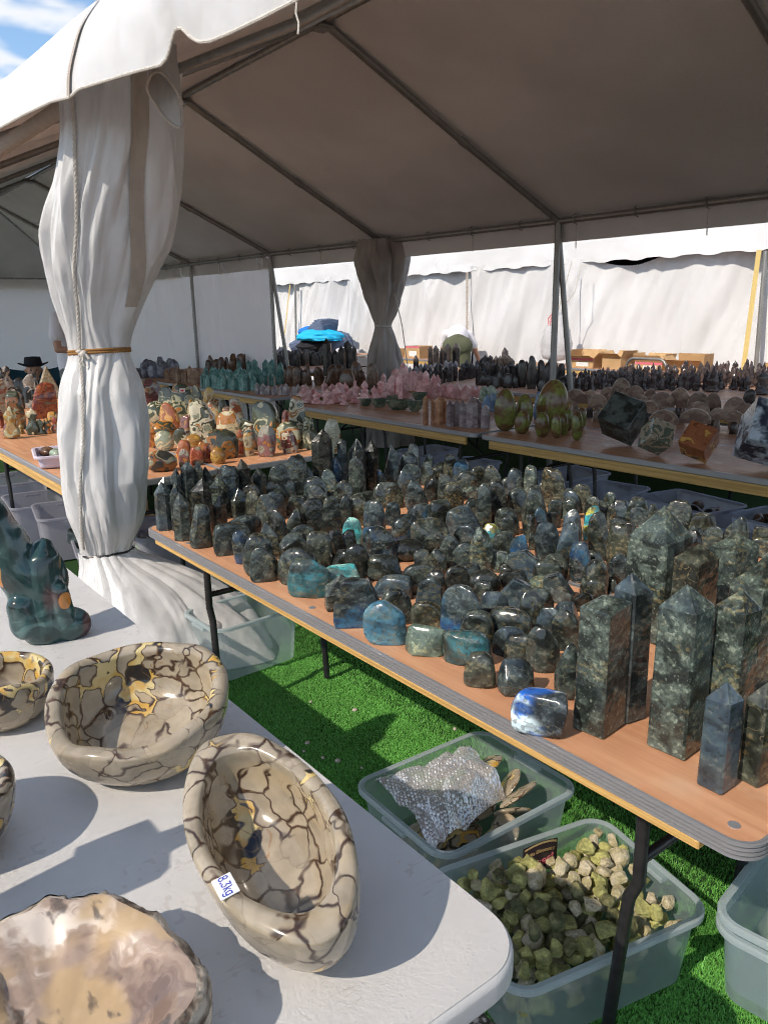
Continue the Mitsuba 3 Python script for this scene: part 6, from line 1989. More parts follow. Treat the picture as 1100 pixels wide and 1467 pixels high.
storage_bin(1.415, 1.475, .50, .40, .19, -2, 'clear bin with bubble wrap and cracked tan slices, under table edge')
storage_bin(1.285, 1.000, .52, .375, .20, -13, 'clear bin full of yellow-green rough rocks by the black table leg')
storage_bin(1.70, .60, .42, .30, .20, 8, 'empty clear bin at the bottom right frame edge', handles=False)
storage_bin(1.705, .602, .42, .30, .20, 8, 'second empty bin nested in the one at right edge', handles=False, z=.03)
storage_bin(1.50, 3.02, .42, .30, .26, 4, 'clear bin with stone spheres beyond the curtain skirt, emptier one')
storage_bin(1.50, 3.52, .44, .32, .20, 6, 'clear bin holding brown stone spheres beside the tied curtain')
for i, (x, y, L, W, H, yaw) in enumerate([(4.75, 5.05, .62, .42, .22, 3), (5.0, 4.05, .55, .42, .25, -4), (4.75, 3.5, .58, .42, .24, 6), (5.0, 2.95, .6, .42, .22, 80), (5.0, 2.3, .5, .42, .22, 82), (4.45, 2.85, .55, .40, .13, 84), (4.5, 2.25, .6, .42, .15, 86), (5.0, 5.8, .5, .4, .22, 0)]):
    k = storage_bin(x, y, L, W, H, yaw, ['grey bin in shade under the pink-stone table', 'grey bin in shade under the join of the two brown tables', 'grey bin behind the bent black leg in the shade', 'grey bin with a white paper label under the right table', 'grey bin of dark stones at the right edge, shaded', 'low dark bin on the turf just behind the big square towers', 'low dark bin on the turf at the right edge', 'grey bin under the far end of pink-stone table'][i], grey=True, group='storage bins in the shade under the brown tables')
    if i == 3:
        v = box(-.002, .002, -.07, .07, .06, .14, .001)
        obj('paper_label', moved(v, (x - W / 2 - .022, y + .02, 0), yaw - 80), 'white_paint', k)
    rngb = np.random.default_rng(900 + i)
    for j in range(14 if i in (3, 4, 6) else 6):
        p = ICO[2].vertices * rngb.uniform(.035, .06) * rngb.uniform(.7, 1.3, 3)
        px, py = rngb.uniform(-.38, .38) * L, rngb.uniform(-.36, .36) * W
        m = moved(trimesh.Trimesh(p, ICO[2].faces, process=False), (px, py, H * rngb.uniform(.35, .85) if i in (3, 4, 6) else .05))
        later(obj('dark_stone', moved(m, (x, y, 0), yaw), 'mineral', smooth=True, uv=(KINDS.index(['blackpt', 'smoky', 'moss'][j % 3]) + .5, rngb.uniform(0, 1))), 'dark stone in the shaded bins under the brown tables', 'stone', (x, y, .1), 'dark stones in the shaded bins')


def rock(rng, size):
    v = ICO[2].vertices.copy()
    for _ in range(9):
        nn = rng.normal(0, 1, 3)
        nn /= np.linalg.norm(nn)
        d = v @ nn - rng.uniform(.45, .85)
        v -= np.maximum(d, 0)[:, None] * nn
    v += v * ((meshkit.fbm(v * 2.3 + rng.uniform(0, 40, 3), 2) - .5) * .3)[:, None]
    R = trimesh.transformations.random_rotation_matrix(rng.uniform(0, 1, 3))[:3, :3]
    return trimesh.Trimesh((v * size * rng.uniform(.7, 1.15, 3)) @ R.T, ICO[2].faces, process=False)


rng = np.random.default_rng(61)
RT = rot_z(-13)[:2, :2]
cnt = 0
for lay, (z, n, L, W) in enumerate(((.035, 46, .40, .26), (.075, 52, .42, .28), (.118, 76, .46, .31), (.155, 80, .43, .29), (.185, 34, .28, .18))):
    placed = []
    tries = 0
    while len(placed) < n and tries < 4000:
        tries += 1
        p = rng.uniform(-.5, .5, 2) * [L, W]
        if all(np.hypot(*(p - q)) > .030 for q in placed):
            placed.append(p)
    for p in placed:
        if lay > 2 and abs(p[0] - .05) < .07 and p[1] > .055:        # the wrapper leans here
            continue
        lift = .018 * (p[0] > 0) + .02 * (p[1] > .02)
        w = RT @ p + [1.285 + (.03 if lay > 2 else 0), 1.000 + (.02 if lay > 2 else 0)]
        kind = rng.choice([0, 0, 1, 1, 1] if p[0] + p[1] > -.03 else [0, 2, 2, 1, 0])
        m = moved(rock(rng, rng.uniform(.019, .031)), (*w, z + lift + rng.uniform(-.008, .008)))
        k = obj('rough_rock', m, 'rock', smooth=25 if False else False, uv=(kind + .5, rng.uniform(0, 1)))
        side = 'at the back of' if p[1] > .04 else 'in the middle of' if p[1] > -.05 else 'at the front of'
        if lay < 2:
            side = 'deep down in'
        later(k, f'{["yellow-green", "cream", "dark olive"][kind]} rough rock {side} the clear bin', 'rock', (*w, z), 'rough rocks in the clear bin')

# sliced septarian slabs and bubble wrap
rng = np.random.default_rng(17)
for i, (dx, dy, z, rx, rz, sz) in enumerate([(-.17, -.11, .07, 25, 10, .062), (-.10, -.13, .06, 15, 60, .06), (-.03, -.12, .08, 55, 20, .065), (.04, -.13, .09, 48, 70, .06), (.10, -.10, .10, 45, -20, .062), (.15, -.08, .13, 42, 15, .075), (.19, -.01, .12, 50, 40, .06),
                                             (.12, .13, .14, 45, -60, .07), (.05, .15, .15, 80, -30, .05), (.17, .10, .12, 30, 10, .085), (-.06, -.02, .05, 10, 0, .09), (.06, .02, .06, 20, 30, .09), (-.15, .02, .06, 5, 40, .08), (-.20, -.03, .09, 70, 80, .05)]):
    m = dome(sz * 2, sz * 1.6, .022, 'e', rng, 3)
    R = trimesh.transformations.euler_matrix(math.radians(-rx), math.radians(rng.uniform(-15, 15)), math.radians(rz), 'sxyz')[:3, :3]
    later(one('stone_slice', moved(m, (1.415 + dx, 1.475 + dy, z), R=R), 'septarian', None, None, smooth=True), 'cracked tan stone slice in the bubble-wrap bin', 'stone slice', (1.415 + dx, 1.475 + dy, z), 'stone slices in the bubble-wrap bin')
u, v = np.meshgrid(np.linspace(-1, 1, 380), np.linspace(-1, 1, 300), indexing='ij')
X, Y = u * .175 - .030 + .02 * v, v * .14 + .065 - .03 * u * v
Z = .190 - .045 * np.maximum(0, np.abs(v) - .55) ** 1.2 * 2 - .06 * np.maximum(0, -v - .5) - .03 * np.maximum(0, np.abs(u) - .7) + .05 * (meshkit.fbm(np.stack([u * 1.6, v * 1.6, u * 0 + 4], -1), 3) - .5) + .018 * np.abs(np.sin(u * 5 + 2 * v + 3 * meshkit.noise(np.stack([u * 2, v * 2, u * 0], -1))))
wq = .4 * meshkit.noise(np.stack([u * 7, v * 7, u * 0], -1))
iy = np.floor(Y / .0098 + wq)
ix = np.floor(X / .0112 + iy % 2 * .5 + wq)
cx_, cy_ = X / .0112 + iy % 2 * .5 + wq - ix - .5, Y / .0098 + wq - iy - .5
hb = np.random.default_rng(2).uniform(.15, 1.0, (200, 200))[ix.astype(int) % 200, iy.astype(int) % 200]
Z += .0042 * hb * np.sqrt(np.maximum(0, 1 - (cx_ ** 2 + cy_ ** 2) / .17)) + .010 * (meshkit.fbm(np.stack([u * 6, v * 6, u * 0], -1), 3) - .5)
edge = 1 + .05 * (meshkit.fbm(np.stack([u * 3, v * 3, u * 0 + 1], -1), 2) - .5)
one('bubble_wrap', sheet(np.stack([1.415 + X * edge, 1.475 + Y * edge, Z], -1)), 'bubble', 'silvery bubble wrap sheet laid over the stone slices in the bin', 'bubble wrap', smooth=True)

# printed jar wrapper seen through the far wall of the rock bin
wk = thing('printed_wrapper', 'dark printed food wrapper with red and gold lettering at the back of the rock bin', 'packaging')
Rw = rot_z(-13)


def on_wrapper(m, off=0.0):
    # letters lie in x (along) and y (up): stand them up, curve them slightly, face the camera
    v = m.vertices.copy()
    a = v[:, 0] / .16
    q = np.stack([.16 * np.sin(a), .16 * (1 - np.cos(a)) * .6 - v[:, 2] - off, v[:, 1]], 1)
    q = q @ Rw.T + [1.369, 1.142, .165]
    return trimesh.Trimesh(q, m.faces, process=False)


g = np.meshgrid(np.linspace(-.055, .055, 14), np.linspace(-.045, .045, 8), indexing='ij')
bandm = sheet(np.stack([g[0], g[1] + .012 * np.cos(g[0] * 25), g[0] * 0], -1))
obj('wrapper_sheet', on_wrapper(bandm), 'dark_print', wk)
t1 = meshkit.text_mesh('Lowest', .022, .0006, True)
t1.vertices[:, 0] -= t1.vertices[:, 0].mean()
t1.vertices[:, :2] = t1.vertices[:, :2] @ np.array([[math.cos(.15), math.sin(.15)], [-math.sin(.15), math.cos(.15)]])
obj('red_lettering', on_wrapper(moved(t1, (0, -.014, 0)), .0008), 'pink_print', wk)
t2 = meshkit.text_mesh('ills Discount F', .009, .0006, True)
t2.vertices[:, 0] -= t2.vertices[:, 0].mean()
t2.vertices[:, 1] += -t2.vertices[:, 0] ** 2 * 5
obj('gold_lettering', on_wrapper(moved(t2, (0, .026, 0)), .0008), 'gold_print', wk)
gm = sheet(np.stack([np.linspace(-.05, .05, 20)[:, None] + [0, 0], (.050 - 5 * np.linspace(-.05, .05, 20) ** 2)[:, None] + [0, .006], np.zeros((20, 2))], -1))
obj('gold_band', on_wrapper(gm, .0008), 'gold_print', wk)

# stone spheres in the bins beside the curtain
for i, (x, y, z, r) in enumerate([(1.34, 3.60, .13, .048), (1.44, 3.56, .13, .045), (1.50, 3.42, .10, .04), (1.40, 3.12, .16, .05), (1.37, 3.47, .1, .04)]):
    later(one('stone_sphere', moved(trimesh.Trimesh(ICO[3].vertices * r, ICO[3].faces, process=False), (x, y, z)), 'septarian' if i != 3 else 'mineral', None, None, smooth=True, uv=(1.5 if i != 3 else KINDS.index('greyquartz') + .5, .4)), 'brown polished stone sphere in the bins by the curtain', 'sphere', (x, y, z), 'stone spheres in the bins by the curtain')

# weight sticker on the oval bowl
sk = thing('weight_sticker', 'white sticker with blue handwriting 8.3kg on the oval bowl rim', 'sticker')
SP, SN, SU = STK
sn = np.array(SN) / np.linalg.norm(SN)
su = np.array(SU) - sn * (np.array(SU) @ sn)
su /= np.linalg.norm(su)
sr = np.cross(su, sn)


def stick(m, off):
    v = m.vertices
    return trimesh.Trimesh(np.array(SP) + v[:, :1] * sr + v[:, 1:2] * su + (v[:, 2:3] + off) * sn, m.faces, process=False)


obj('paper', stick(box(-.0165, .0165, -.0125, .0125, 0, .0016, .0004), .0), 'white_paint', sk)
tx = meshkit.text_mesh('8.3kg', .0125, .0005, False)
tx.vertices[:, 0] -= np.mean([tx.vertices[:, 0].min(), tx.vertices[:, 0].max()])
tx.vertices[:, 1] -= .005
tx.vertices[:, 0] *= .029 / np.ptp(tx.vertices[:, 0])
obj('handwriting', stick(tx, .0017), 'blue_ink', sk)

# white tray with dark pebbles on the left table, cartons and bins below it
tk = thing('plastic_tray', 'lilac-white plastic tray on the table edge left of the curtain', 'tray')
pt = np.array([1.20, 4.62])
body, rim = bin_shape(.34, .22, .075, .06, .03)
obj('body', moved(body, (*pt, TOP), 78), 'tray', tk, smooth=50)
obj('rim', moved(rim, (*pt, TOP), 78), 'tray', tk, smooth=40)
for i, (dx, dy, kd, r) in enumerate([(-.02, .13, 'smoky', .06), (.0, .02, 'palegreen', .05), (.03, -.06, 'blackpt', .06)]):
    later(one('flat_stone', moved(trimesh.Trimesh(ICO[3].vertices * [r * .7, r, .03], ICO[3].faces, process=False), (pt[0] + dx, pt[1] + dy, TOP + .055)), 'mineral', None, None, smooth=True, uv=(KINDS.index(kd) + .5, .4)), 'flat polished stone lying in the white plastic tray', 'polished stone', (*(pt + [dx, dy]), .8), 'flat stones in the tray')


def carton(x, y, w, d, h, yaw, z, label, flaps=True, red=False, group='cardboard boxes by the back tent'):
    k = thing('cardboard_box', label, 'box', group)
    w, d, h = w * .8, d * .8, h * .66
    t = .004
    q = [box(-w / 2, w / 2, -d / 2, -d / 2 + t, 0, h, .001), box(-w / 2, w / 2, d / 2 - t, d / 2, 0, h, .001), box(-w / 2, -w / 2 + t, -d / 2 + t, d / 2 - t, 0, h, .001), box(w / 2 - t, w / 2, -d / 2 + t, d / 2 - t, 0, h, .001), box(-w / 2 + t, w / 2 - t, -d / 2 + t, d / 2 - t, 0, t, .001)]
    obj('body', moved(cat_(q), (x, y, z), yaw), 'card', k)
    if flaps:
        rg = np.random.default_rng(int(abs(x * 97 + y * 31)))
        for sx, sy in ((-1, 0), (1, 0), (0, -1), (0, 1)):
            a = rg.uniform(-.35, 1.2)
            ln = d * .3
            if sx:
                f = rhull([[sx * w / 2, e * d / 2, h] for e in (-1, 1)] + [[sx * (w / 2 + ln * math.sin(a)), e * d / 2, h + ln * math.cos(a)] for e in (-1, 1)], .002)
            else:
                f = rhull([[e * w / 2, sy * d / 2, h] for e in (-1, 1)] + [[e * w / 2, sy * (d / 2 + ln * math.sin(a)), h + ln * math.cos(a)] for e in (-1, 1)], .002)
            obj('flap', moved(f, (x, y, z), yaw), 'card', k)
    if red:
        obj('red_edge', moved(box(-w / 2 - .003, -w / 2, -d / 2, d / 2, h - .03, h, .0008), (x, y, z), yaw), 'pink_print', k)
        obj('paper_label', moved(box(-w / 2 - .003, -w / 2, -d * .3, d * .2, h * .15, h * .6, .0008), (x, y, z), yaw), 'white_paint', k)
    return k


for i, (x, y, w, d, h, yaw, red, lab) in enumerate([(9.25, 7.25, .35, .5, .20, 4, True, 'open cardboard box with white label left of the hand truck'), (9.3, 6.75, .35, .42, .24, -6, False, 'open cardboard box with tall back flap near the hand truck'), (9.4, 6.25, .35, .5, .16, 3, True, 'cardboard box with a red printed corner behind the hand truck'),
                                                    (9.3, 5.65, .4, .55, .16, 10, False, 'crumpled open cardboard box right of the hand truck'), (9.25, 4.50, .35, .35, .14, 20, False, 'small open cardboard box under the yellow strap'), (9.3, 4.02, .4, .45, .22, -5, True, 'cardboard box with red print at the right frame edge'),
                                                    (9.3, 11.05, .4, .5, .32, 3, True, 'red-rimmed cardboard carton left of the bending man'), (9.35, 11.75, .35, .4, .22, -4, False, 'small carton left of the red-rimmed one')]):
    carton(x, y, w, d, h, yaw, TOP, lab, i < 6, red)
for i, (x, y, w, d, h, yaw) in enumerate([(1.75, 5.0, .45, .5, .33, 5), (1.85, 5.7, .45, .5, .36, -3)]):
    carton(x, y, w, d, h, yaw, .004, ['brown carton under the left table behind the statue', 'second brown carton deeper under the left table'][i], False, False, 'cartons under the left table')
storage_bin(1.45, 4.62, .50, .40, .22, 78, 'dark bin of stones under the left table behind the statue', grey=True, group='bins under the left table')
storage_bin(1.42, 5.35, .5, .4, .30, 80, 'tall grey bin with stones under the left table', grey=True, group='bins under the left table')
storage_bin(1.36, 5.9, .5, .4, .28, 84, 'grey bin of reddish stones under the left table, farther left', grey=True, group='bins under the left table')
storage_bin(1.34, 6.5, .5, .4, .34, 88, 'farthest grey bin under the left table at the frame edge', grey=True, group='bins under the left table')
storage_bin(1.75, 4.5, .5, .4, .3, 80, 'grey bin tucked deep behind the dark bin of stones', grey=True, group='bins under the left table')
storage_bin(1.38, 4.05, .42, .36, .12, 82, 'low clear bin on the turf behind the curtain skirt')
rng = np.random.default_rng(5)
for i in range(12):
    p = (1.45 + rng.uniform(-.16, .16), 4.62 + rng.uniform(-.22, .22), .17 + rng.uniform(0, .06))
    later(one('mixed_stone', moved(rock(rng, rng.uniform(.05, .075)), p), 'mineral', None, None, uv=(KINDS.index(['blackpt', 'palegreen', 'moss', 'greyquartz'][i % 4]) + .5, .5)), 'mixed stone in the dark bin under the left table', 'stone', p, 'stones in the bin under the left table')
one('paper_sheet', moved(box(-.001, .001, -.08, .08, -.05, .05, .0004), (1.36, 5.05, .42), 6), 'white_paint', 'white printed sheet hanging under the left table', 'paper')


# ------------------------------------------------------------------ people
def lumps(bones, edge=.03, it=10):
    return blob(bones, edge, it, .5)


def head(c, face, r=.105):
    """head with nose, brow, chin and ears; c: centre, face: direction it looks"""
    f = np.array(face, float)
    f /= np.linalg.norm(f)
    s = np.array([f[1], -f[0], 0]) / (np.linalg.norm(f[:2]) + 1e-9)
    u = np.cross(s, f)
    c = np.array(c, float)
    b = [(c + u * .03, c - u * .01 + f * .01, r * .92, r * .85), (c - u * .06 + f * .045, c - u * .095 + f * .06, .055, .038), (c + f * .095 + u * .0, c + f * .118 - u * .028, .012, .016), (c + f * .085 + u * .03 - s * .035, c + f * .085 + u * .03 + s * .035, .014, .014)]
    b += [(c + s * e * .098 + u * .012, c + s * e * .10 - u * .02, .018, .013) for e in (-1, 1)]
    b += [(c - u * .05, c - u * .17 - f * .01, .055, .06)]
    return lumps(b, .012, 5), f, s, u


def eyes(k, c, f, s, u):
    for e in (-1, 1):
        obj('eye', moved(trimesh.Trimesh(ICO[2].vertices * .011, ICO[2].faces), np.array(c) + f * .088 + u * .008 + s * e * .034), 'dark_cloth', k, smooth=True)
    obj('mouth', tube([np.array(c) + f * .092 - u * .058 - s * .022, np.array(c) + f * .098 - u * .060, np.array(c) + f * .092 - u * .058 + s * .022], .005, 6), 'pink_print', k)


def hand_bones(w, d, side, L=.17):
    d = np.array(d, float) / np.linalg.norm(d)
    side = np.array(side, float)
    b = [(w, w + d * .08, .026, .034)]
    curl = np.cross(d, side)
    for i, (o, l) in enumerate(((-.028, .07), (-.009, .08), (.010, .075), (.028, .06))):
        r0 = w + d * .085 + side * o
        m = r0 + d * l * .55 + curl * .008
        b += [(r0, m, .0095, .009), (m, m + d * l * .35 + curl * .022, .009, .008)]
    b += [(w + d * .03 - side * .03, w + d * .065 - side * .058, .012, .0105), (w + d * .065 - side * .058, w + d * .095 - side * .06, .010, .009)]
    return b


# standing man, half hidden behind the curtain
mx, my, fz = 2.93, 10.10, 0.0
V = np.array([mx, my, 0])
fw = np.array([.55, -.83, 0])                                            # he faces the tables, a little away from the camera
sd = np.array([fw[1], -fw[0], 0])
B = lambda s, f, z: V + sd * s + fw * f + np.array([0, 0, z])
mk = thing('person', 'person in a white T-shirt standing with bent arm, half hidden behind the curtain', 'person')
obj('shirt', lumps([(B(0, 0, .96), B(0, 0, 1.25), .165, .17), (B(0, 0, 1.25), B(0, 0, 1.50), .17, .15), (B(-.17, 0, 1.54), B(.17, 0, 1.54), .075, .075)] + [(B(e * .19, 0, 1.54), B(e * .27, .03, 1.33), .075, .075) for e in (-1, 1)], .035), 'shirt', mk, smooth=True)
obj('trousers', lumps([(B(0, 0, .99), B(0, 0, .90), .155, .16)] + [(B(e * .09, 0, .88), B(e * .10, .02, .5), .10, .075) for e in (-1, 1)] + [(B(e * .10, .02, .5), B(e * .11, 0, .08), .072, .06) for e in (-1, 1)], .04), 'grey_pants', mk, smooth=True)
arm = []
for e in (-1, 1):
    el, wr = B(e * .29, .06, 1.18), B(e * .12, .24, 1.16)
    arm += [(B(e * .265, .03, 1.36), el, .05, .042), (el, wr, .042, .03)] + hand_bones(wr, B(-e * .1, .26, 1.16) - wr, np.array([0, 0, 1.0]))
for q in range(2):
    obj('arm', lumps(arm[q * len(arm) // 2:(q + 1) * len(arm) // 2], .014, 6), 'skin', mk, smooth=True)
hm, f_, s_, u_ = head(B(0, .03, 1.76), fw)
hk = obj('head', hm, 'skin', mk, smooth=True)
eyes(hk, B(0, .03, 1.76), f_, s_, u_)
obj('hair', lumps([(B(0, -.015, 1.80), B(0, -.035, 1.74), .108, .095)], .02), 'hair', hk, smooth=True)
for e in (-1, 1):
    obj('shoe', lumps([(B(e * .11, -.03, .05), B(e * .12, .14, .04), .05, .045)], .03), 'dark_cloth', mk, smooth=True)

# person seated low in a camp chair, dark hat
V = np.array([2.83, 11.55, -.15])
fw = np.array([-.24, -.97, 0])
sd = np.array([fw[1], -fw[0], 0])
pk2 = thing('person', 'person in a black wide-brimmed hat and dark clothes seated behind the left table', 'person')
obj('jacket', lumps([(B(0, 0, .42), B(0, -.06, .72), .16, .17), (B(-.16, -.06, .80), B(.16, -.06, .80), .08, .08)] + [(B(e * .20, -.06, .80), B(e * .27, .08, .56), .07, .06) for e in (-1, 1)] + [(B(e * .27, .08, .56), B(e * .16, .30, .52), .058, .045) for e in (-1, 1)], .035), 'dark_cloth', pk2, smooth=True)
obj('trousers', lumps([(B(e * .09, .02, .42), B(e * .13, .44, .44), .10, .08) for e in (-1, 1)] + [(B(e * .13, .44, .44), B(e * .13, .46, .06), .075, .055) for e in (-1, 1)], .04), 'dark_cloth', pk2, smooth=True)
hs_ = []
for e in (-1, 1):
    hs_ += hand_bones(B(e * .16, .30, .52), fw * .9 - sd * e * .3, sd)
for q in range(2):
    obj('hand', lumps(hs_[q * len(hs_) // 2:(q + 1) * len(hs_) // 2], .012, 5), 'skin', pk2, smooth=True)
hm, f_, s_, u_ = head(B(0, -.02, 1.0), fw)
hk = obj('head', hm, 'skin', pk2, smooth=True)
eyes(hk, B(0, -.02, 1.0), f_, s_, u_)
hat = lathe([(1e-4, .0), (.11, 0), (.19, .012), (.20, .02), (.19, .026), (.118, .018), (.112, .08), (.10, .125), (.06, .13), (1e-4, .11)], 36)
hat.vertices[:, 2] += .35 * np.maximum(0, np.abs(hat.vertices[:, 0]) - .11)
obj('hat', moved(hat, B(0, -.02, 1.055), math.degrees(math.atan2(sd[1], sd[0]))), 'dark_cloth', hk, smooth=40)
ch = thing('camp_chair', 'teal folding camp chair behind the person in the black hat', 'chair')
u, v = np.meshgrid(np.linspace(-1, 1, 24), np.linspace(0, 1, 14), indexing='ij')
obj('backrest', sheet(np.stack([B(0, 0, 0)[0] + sd[0] * u * .34 + fw[0] * (-.20 - .1 * v + .10 * u * u), B(0, 0, 0)[1] + sd[1] * u * .34 + fw[1] * (-.20 - .1 * v + .10 * u * u), .36 + v * (.55 + .05 * np.abs(u) ** 2) - .08 - .0 * u], -1)), 'teal_chair', ch, smooth=True)
obj('seat', sheet(np.stack([B(0, 0, 0)[0] + sd[0] * u * .27 + fw[0] * (v - .5) * .45, B(0, 0, 0)[1] + sd[1] * u * .27 + fw[1] * (v - .5) * .45, .30 + .03 * u * u + 0 * v], -1)), 'teal_chair', ch, smooth=True)
for e in (-1, 1):
    for g_ in (-1, 1):
        obj('leg', tube([B(e * .28, g_ * .24, .10), B(-e * .26, g_ * .22, .40)] if g_ > 0 else [B(e * .28, g_ * .24, .10), B(e * .33, g_ * .28, .92)], .011, 8), 'black', ch)

# man bending over beside the cartons, back to the camera
V = np.array([9.05, 9.75, 0])
fw = np.array([.66, .75, 0])
sd = np.array([fw[1], -fw[0], 0])
bk = thing('person', 'person in white shirt and olive shorts bending over by the back tent', 'person')
obj('shorts', lumps([(B(-.09, 0, .98), B(.09, 0, .98), .165, .165), (B(0, .06, 1.06), B(0, .12, 1.10), .16, .15)] + [(B(e * .10, 0, .92), B(e * .13, .0, .55), .12, .10) for e in (-1, 1)], .035), 'olive_cloth', bk, smooth=True)
obj('shirt', lumps([(B(0, .10, 1.10), B(.02, .42, 1.16), .165, .17), (B(-.16, .46, 1.17), B(.18, .46, 1.15), .085, .085), (B(.20, .46, 1.14), B(.29, .48, .98), .078, .07), (B(-.18, .48, 1.16), B(-.22, .55, 1.0), .075, .068)], .035), 'shirt', bk, smooth=True)
arm = []
for e, sh, el, wr in ((1, B(.28, .48, 1.0), B(.34, .50, .84), B(.38, .56, .72)), (-1, B(-.22, .55, 1.02), B(-.24, .60, .86), B(-.18, .66, .76))):
    arm += [(sh, el, .048, .042), (el, wr, .042, .03)] + hand_bones(wr, wr - el, sd)
for q in range(2):
    obj('arm', lumps(arm[q * len(arm) // 2:(q + 1) * len(arm) // 2], .014, 6), 'skin', bk, smooth=True)
for e in (-1, 1):
    obj('leg', lumps([(B(e * .13, 0, .58), B(e * .14, -.02, .48), .075, .062), (B(e * .14, -.02, .48), B(e * .15, .0, .08), .062, .042)], .03), 'skin', bk, smooth=True)
hm, f_, s_, u_ = head(B(.02, .68, 1.10), fw * .6 + np.array([0, 0, -.8]))
hk = obj('head', hm, 'skin', bk, smooth=True)
eyes(hk, B(.02, .68, 1.10), f_, s_, u_)
obj('hair', lumps([(B(.02, .68, 1.14), B(.02, .70, 1.10), .108, .10)], .02), 'hair', hk, smooth=True)
for e in (-1, 1):
    obj('shoe', lumps([(B(e * .15, -.04, .05), B(e * .16, .13, .04), .05, .045)], .03), 'dark_cloth', bk, smooth=True)


# ------------------------------------------------------------------ cloth piles, bag, hand truck
def pile(c, rx, ry, rz, seed, n=56, drape=.35):
    v = ICO[4].vertices.copy()
    f = meshkit.fbm(v * 2.0 + seed, 4) - .5
    r = np.abs(np.sin(v[:, 0] * 6 + v[:, 1] * 4 + 6 * meshkit.fbm(v * 1.5 + seed + 9, 2))) - .5
    q = v * (1 + .35 * f + .08 * r)[:, None] * [rx, ry, rz]
    q[:, 2] = np.maximum(q[:, 2], -rz * drape)
    return moved(trimesh.Trimesh(q, ICO[4].faces, process=False), c)


def folded(c, w, d, h, seed, yaw):
    m = rhull([[a * w / 2, b * d / 2, e * h / 2] for a in (-1, 1) for b in (-1, 1) for e in (-1, 1)], h * .4, SPH).subdivide().subdivide().subdivide()
    v = m.vertices
    m.vertices = v + (meshkit.fbm(v * 7 + seed, 3) - .5)[:, None] * [.05, .05, .05] + np.array([0, 0, 1.0]) * (-.25 * (v[:, :1] / w) ** 2 * 4 * h)
    return moved(m, c, yaw)


bx, by = 9.2, 14.1
one('tarpaulin', pile((bx - .05, by - .05, 1.06), .42, .62, .17, 3.0), 'cyan_cloth', 'bright cyan tarpaulin draped over the pile by the left pole', 'tarpaulin', smooth=True)
one('tarpaulin', pile((bx + .05, by + .40, 1.16), .28, .36, .12, 7.0), 'blue_cloth', 'deep blue tarpaulin at the left of the pile', 'tarpaulin', smooth=True)
for j in range(4):
    later(one('folded_blanket', folded((bx - .02 + .02 * j, by - .10 - .02 * j, 1.24 + .05 * j), .36, .46 - .03 * j, .05, j * 3.0, 8 - 7 * j), 'grey_cloth', None, None, smooth=True), 'folded grey-blue blanket on top of the cyan tarpaulin', 'blanket', (bx, by, 1.2 + j), 'folded blankets on the pile')
one('clothes_pile', pile((bx, by + .75, .86), .26, .32, .14, 12.0, drape=.8), 'denim', 'dark denim clothes heaped left of the cyan tarpaulin', 'clothes', smooth=True)
one('cloth_bundle', pile((bx + .2, by - .45, .92), .24, .26, .26, 15.0, drape=.7), 'grey_cloth', 'grey bundle under the right end of the cyan tarpaulin', 'bundle', smooth=True)
one('dark_bundle', pile((bx - .1, by + .1, .88), .36, .42, .14, 19.0, drape=.9), 'dark_cloth', 'black bundle under the middle of the cyan tarpaulin', 'bundle', smooth=True)
one('cloth_bundle', pile((bx - .05, by - 1.0, .80), .2, .3, .09, 22.0, drape=.6), 'shirt', 'pale crumpled cloth bundle right of the cyan tarpaulin', 'bundle', smooth=True)

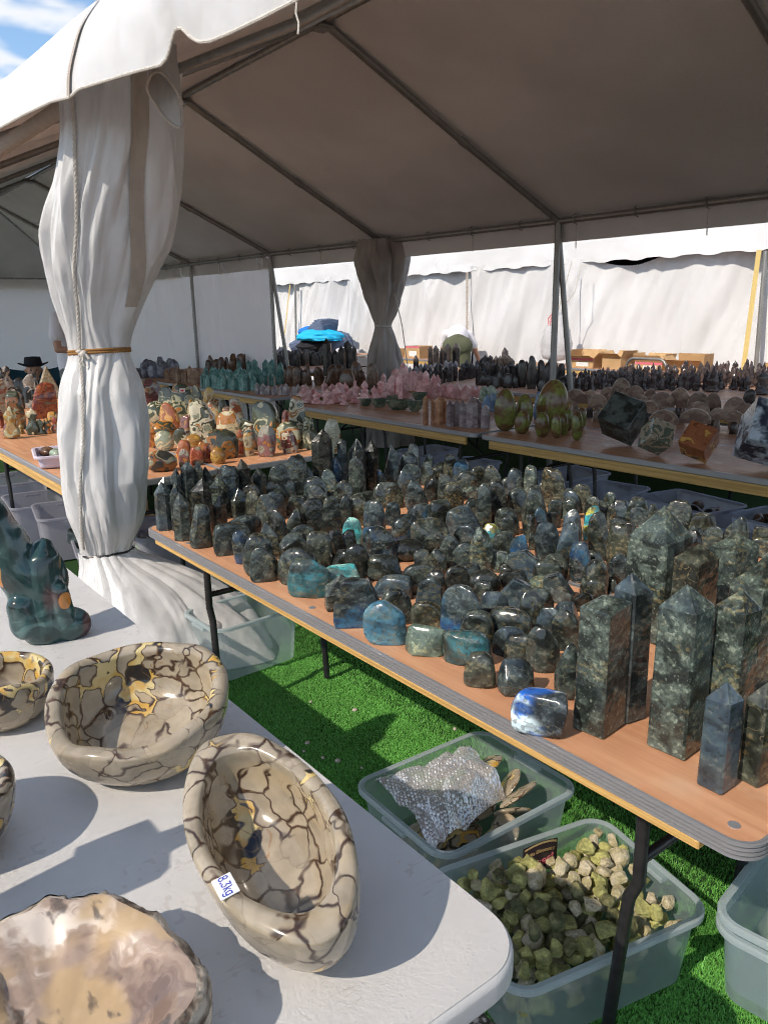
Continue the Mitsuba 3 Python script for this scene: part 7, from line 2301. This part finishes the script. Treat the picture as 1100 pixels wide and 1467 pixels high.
gk = thing('plastic_bag', 'white plastic bag hanging on cords beside the leaning pole', 'bag')
v = ICO[4].vertices.copy()
tt = (v[:, 2] + 1) / 2
rr = np.interp(tt, [0, .12, .35, .6, .8, .93, 1], [.75, 1.0, 1.05, .85, .5, .25, .32])
nrm = np.linalg.norm(v[:, :2], axis=1, keepdims=True) + 1e-6
rad = np.minimum(1, nrm[:, 0] * 2.2) * rr
an = np.arctan2(v[:, 1], v[:, 0])
rad = rad * (1 + .10 * (meshkit.fbm(v * 2.5, 3) - .5) * 2 + .06 * np.sin(an * 9 + tt * 4) * tt)
q = np.concatenate([v[:, :2] / nrm * rad[:, None] * [.20, .24], (tt * .74)[:, None]], 1)
BAG = np.array([9.3, 7.86, .80])
obj('sack', moved(trimesh.Trimesh(q, ICO[4].faces, process=False), BAG), 'bag', gk, smooth=True)
obj('red_tie', cat_([tube([BAG + [-.06, .02 * e, .70], BAG + [-.09, .05 * e, .62], BAG + [-.12, .03 * e, .52]], .006, 6) for e in (-1, 1, 2)]), 'red_print', gk)
obj('cord', tube([BAG + [0, 0, .72], BAG + [.3, .03, 1.42]], .008, 5), 'rope', gk)
obj('cord', tube([BAG + [0, -.03, .70], BAG + [.1, -.22, 1.0], BAG + [.3, -.16, 1.42]], .006, 5), 'rope', gk)

hk = thing('hand_truck', 'grey steel hand truck with curved handle among the cardboard boxes', 'hand truck')
HX, HY = 8.85, 6.0
loop = [(HX, HY + .30, .05), (HX, HY + .30, .78)] + [(HX, HY + .30 - .11 * (1 - math.cos(q)), .78 + .14 * math.sin(q)) for q in np.linspace(0, math.pi / 2, 6)[1:]] + [(HX, HY - .30 + .11 * (1 - math.cos(q)), .78 + .14 * math.sin(q)) for q in np.linspace(math.pi / 2, 0, 6)] + [(HX, HY - .30, .05)]
obj('handle_frame', tube(loop, .018), 'steel', hk, smooth=40)
for z in (.25, .5):
    obj('cross_bar', tube([(HX, HY + .3, z), (HX, HY - .3, z)], .014), 'steel', hk, smooth=40)
obj('toe_plate', box(HX - .22, HX, HY - .24, HY + .24, .02, .03), 'steel', hk)
for e in (-1, 1):
    obj('wheel', tube([(HX + .08, HY + e * .24, .12), (HX + .08, HY + e * .30, .12)], .12, 24), 'black', hk, smooth=40)

settle()
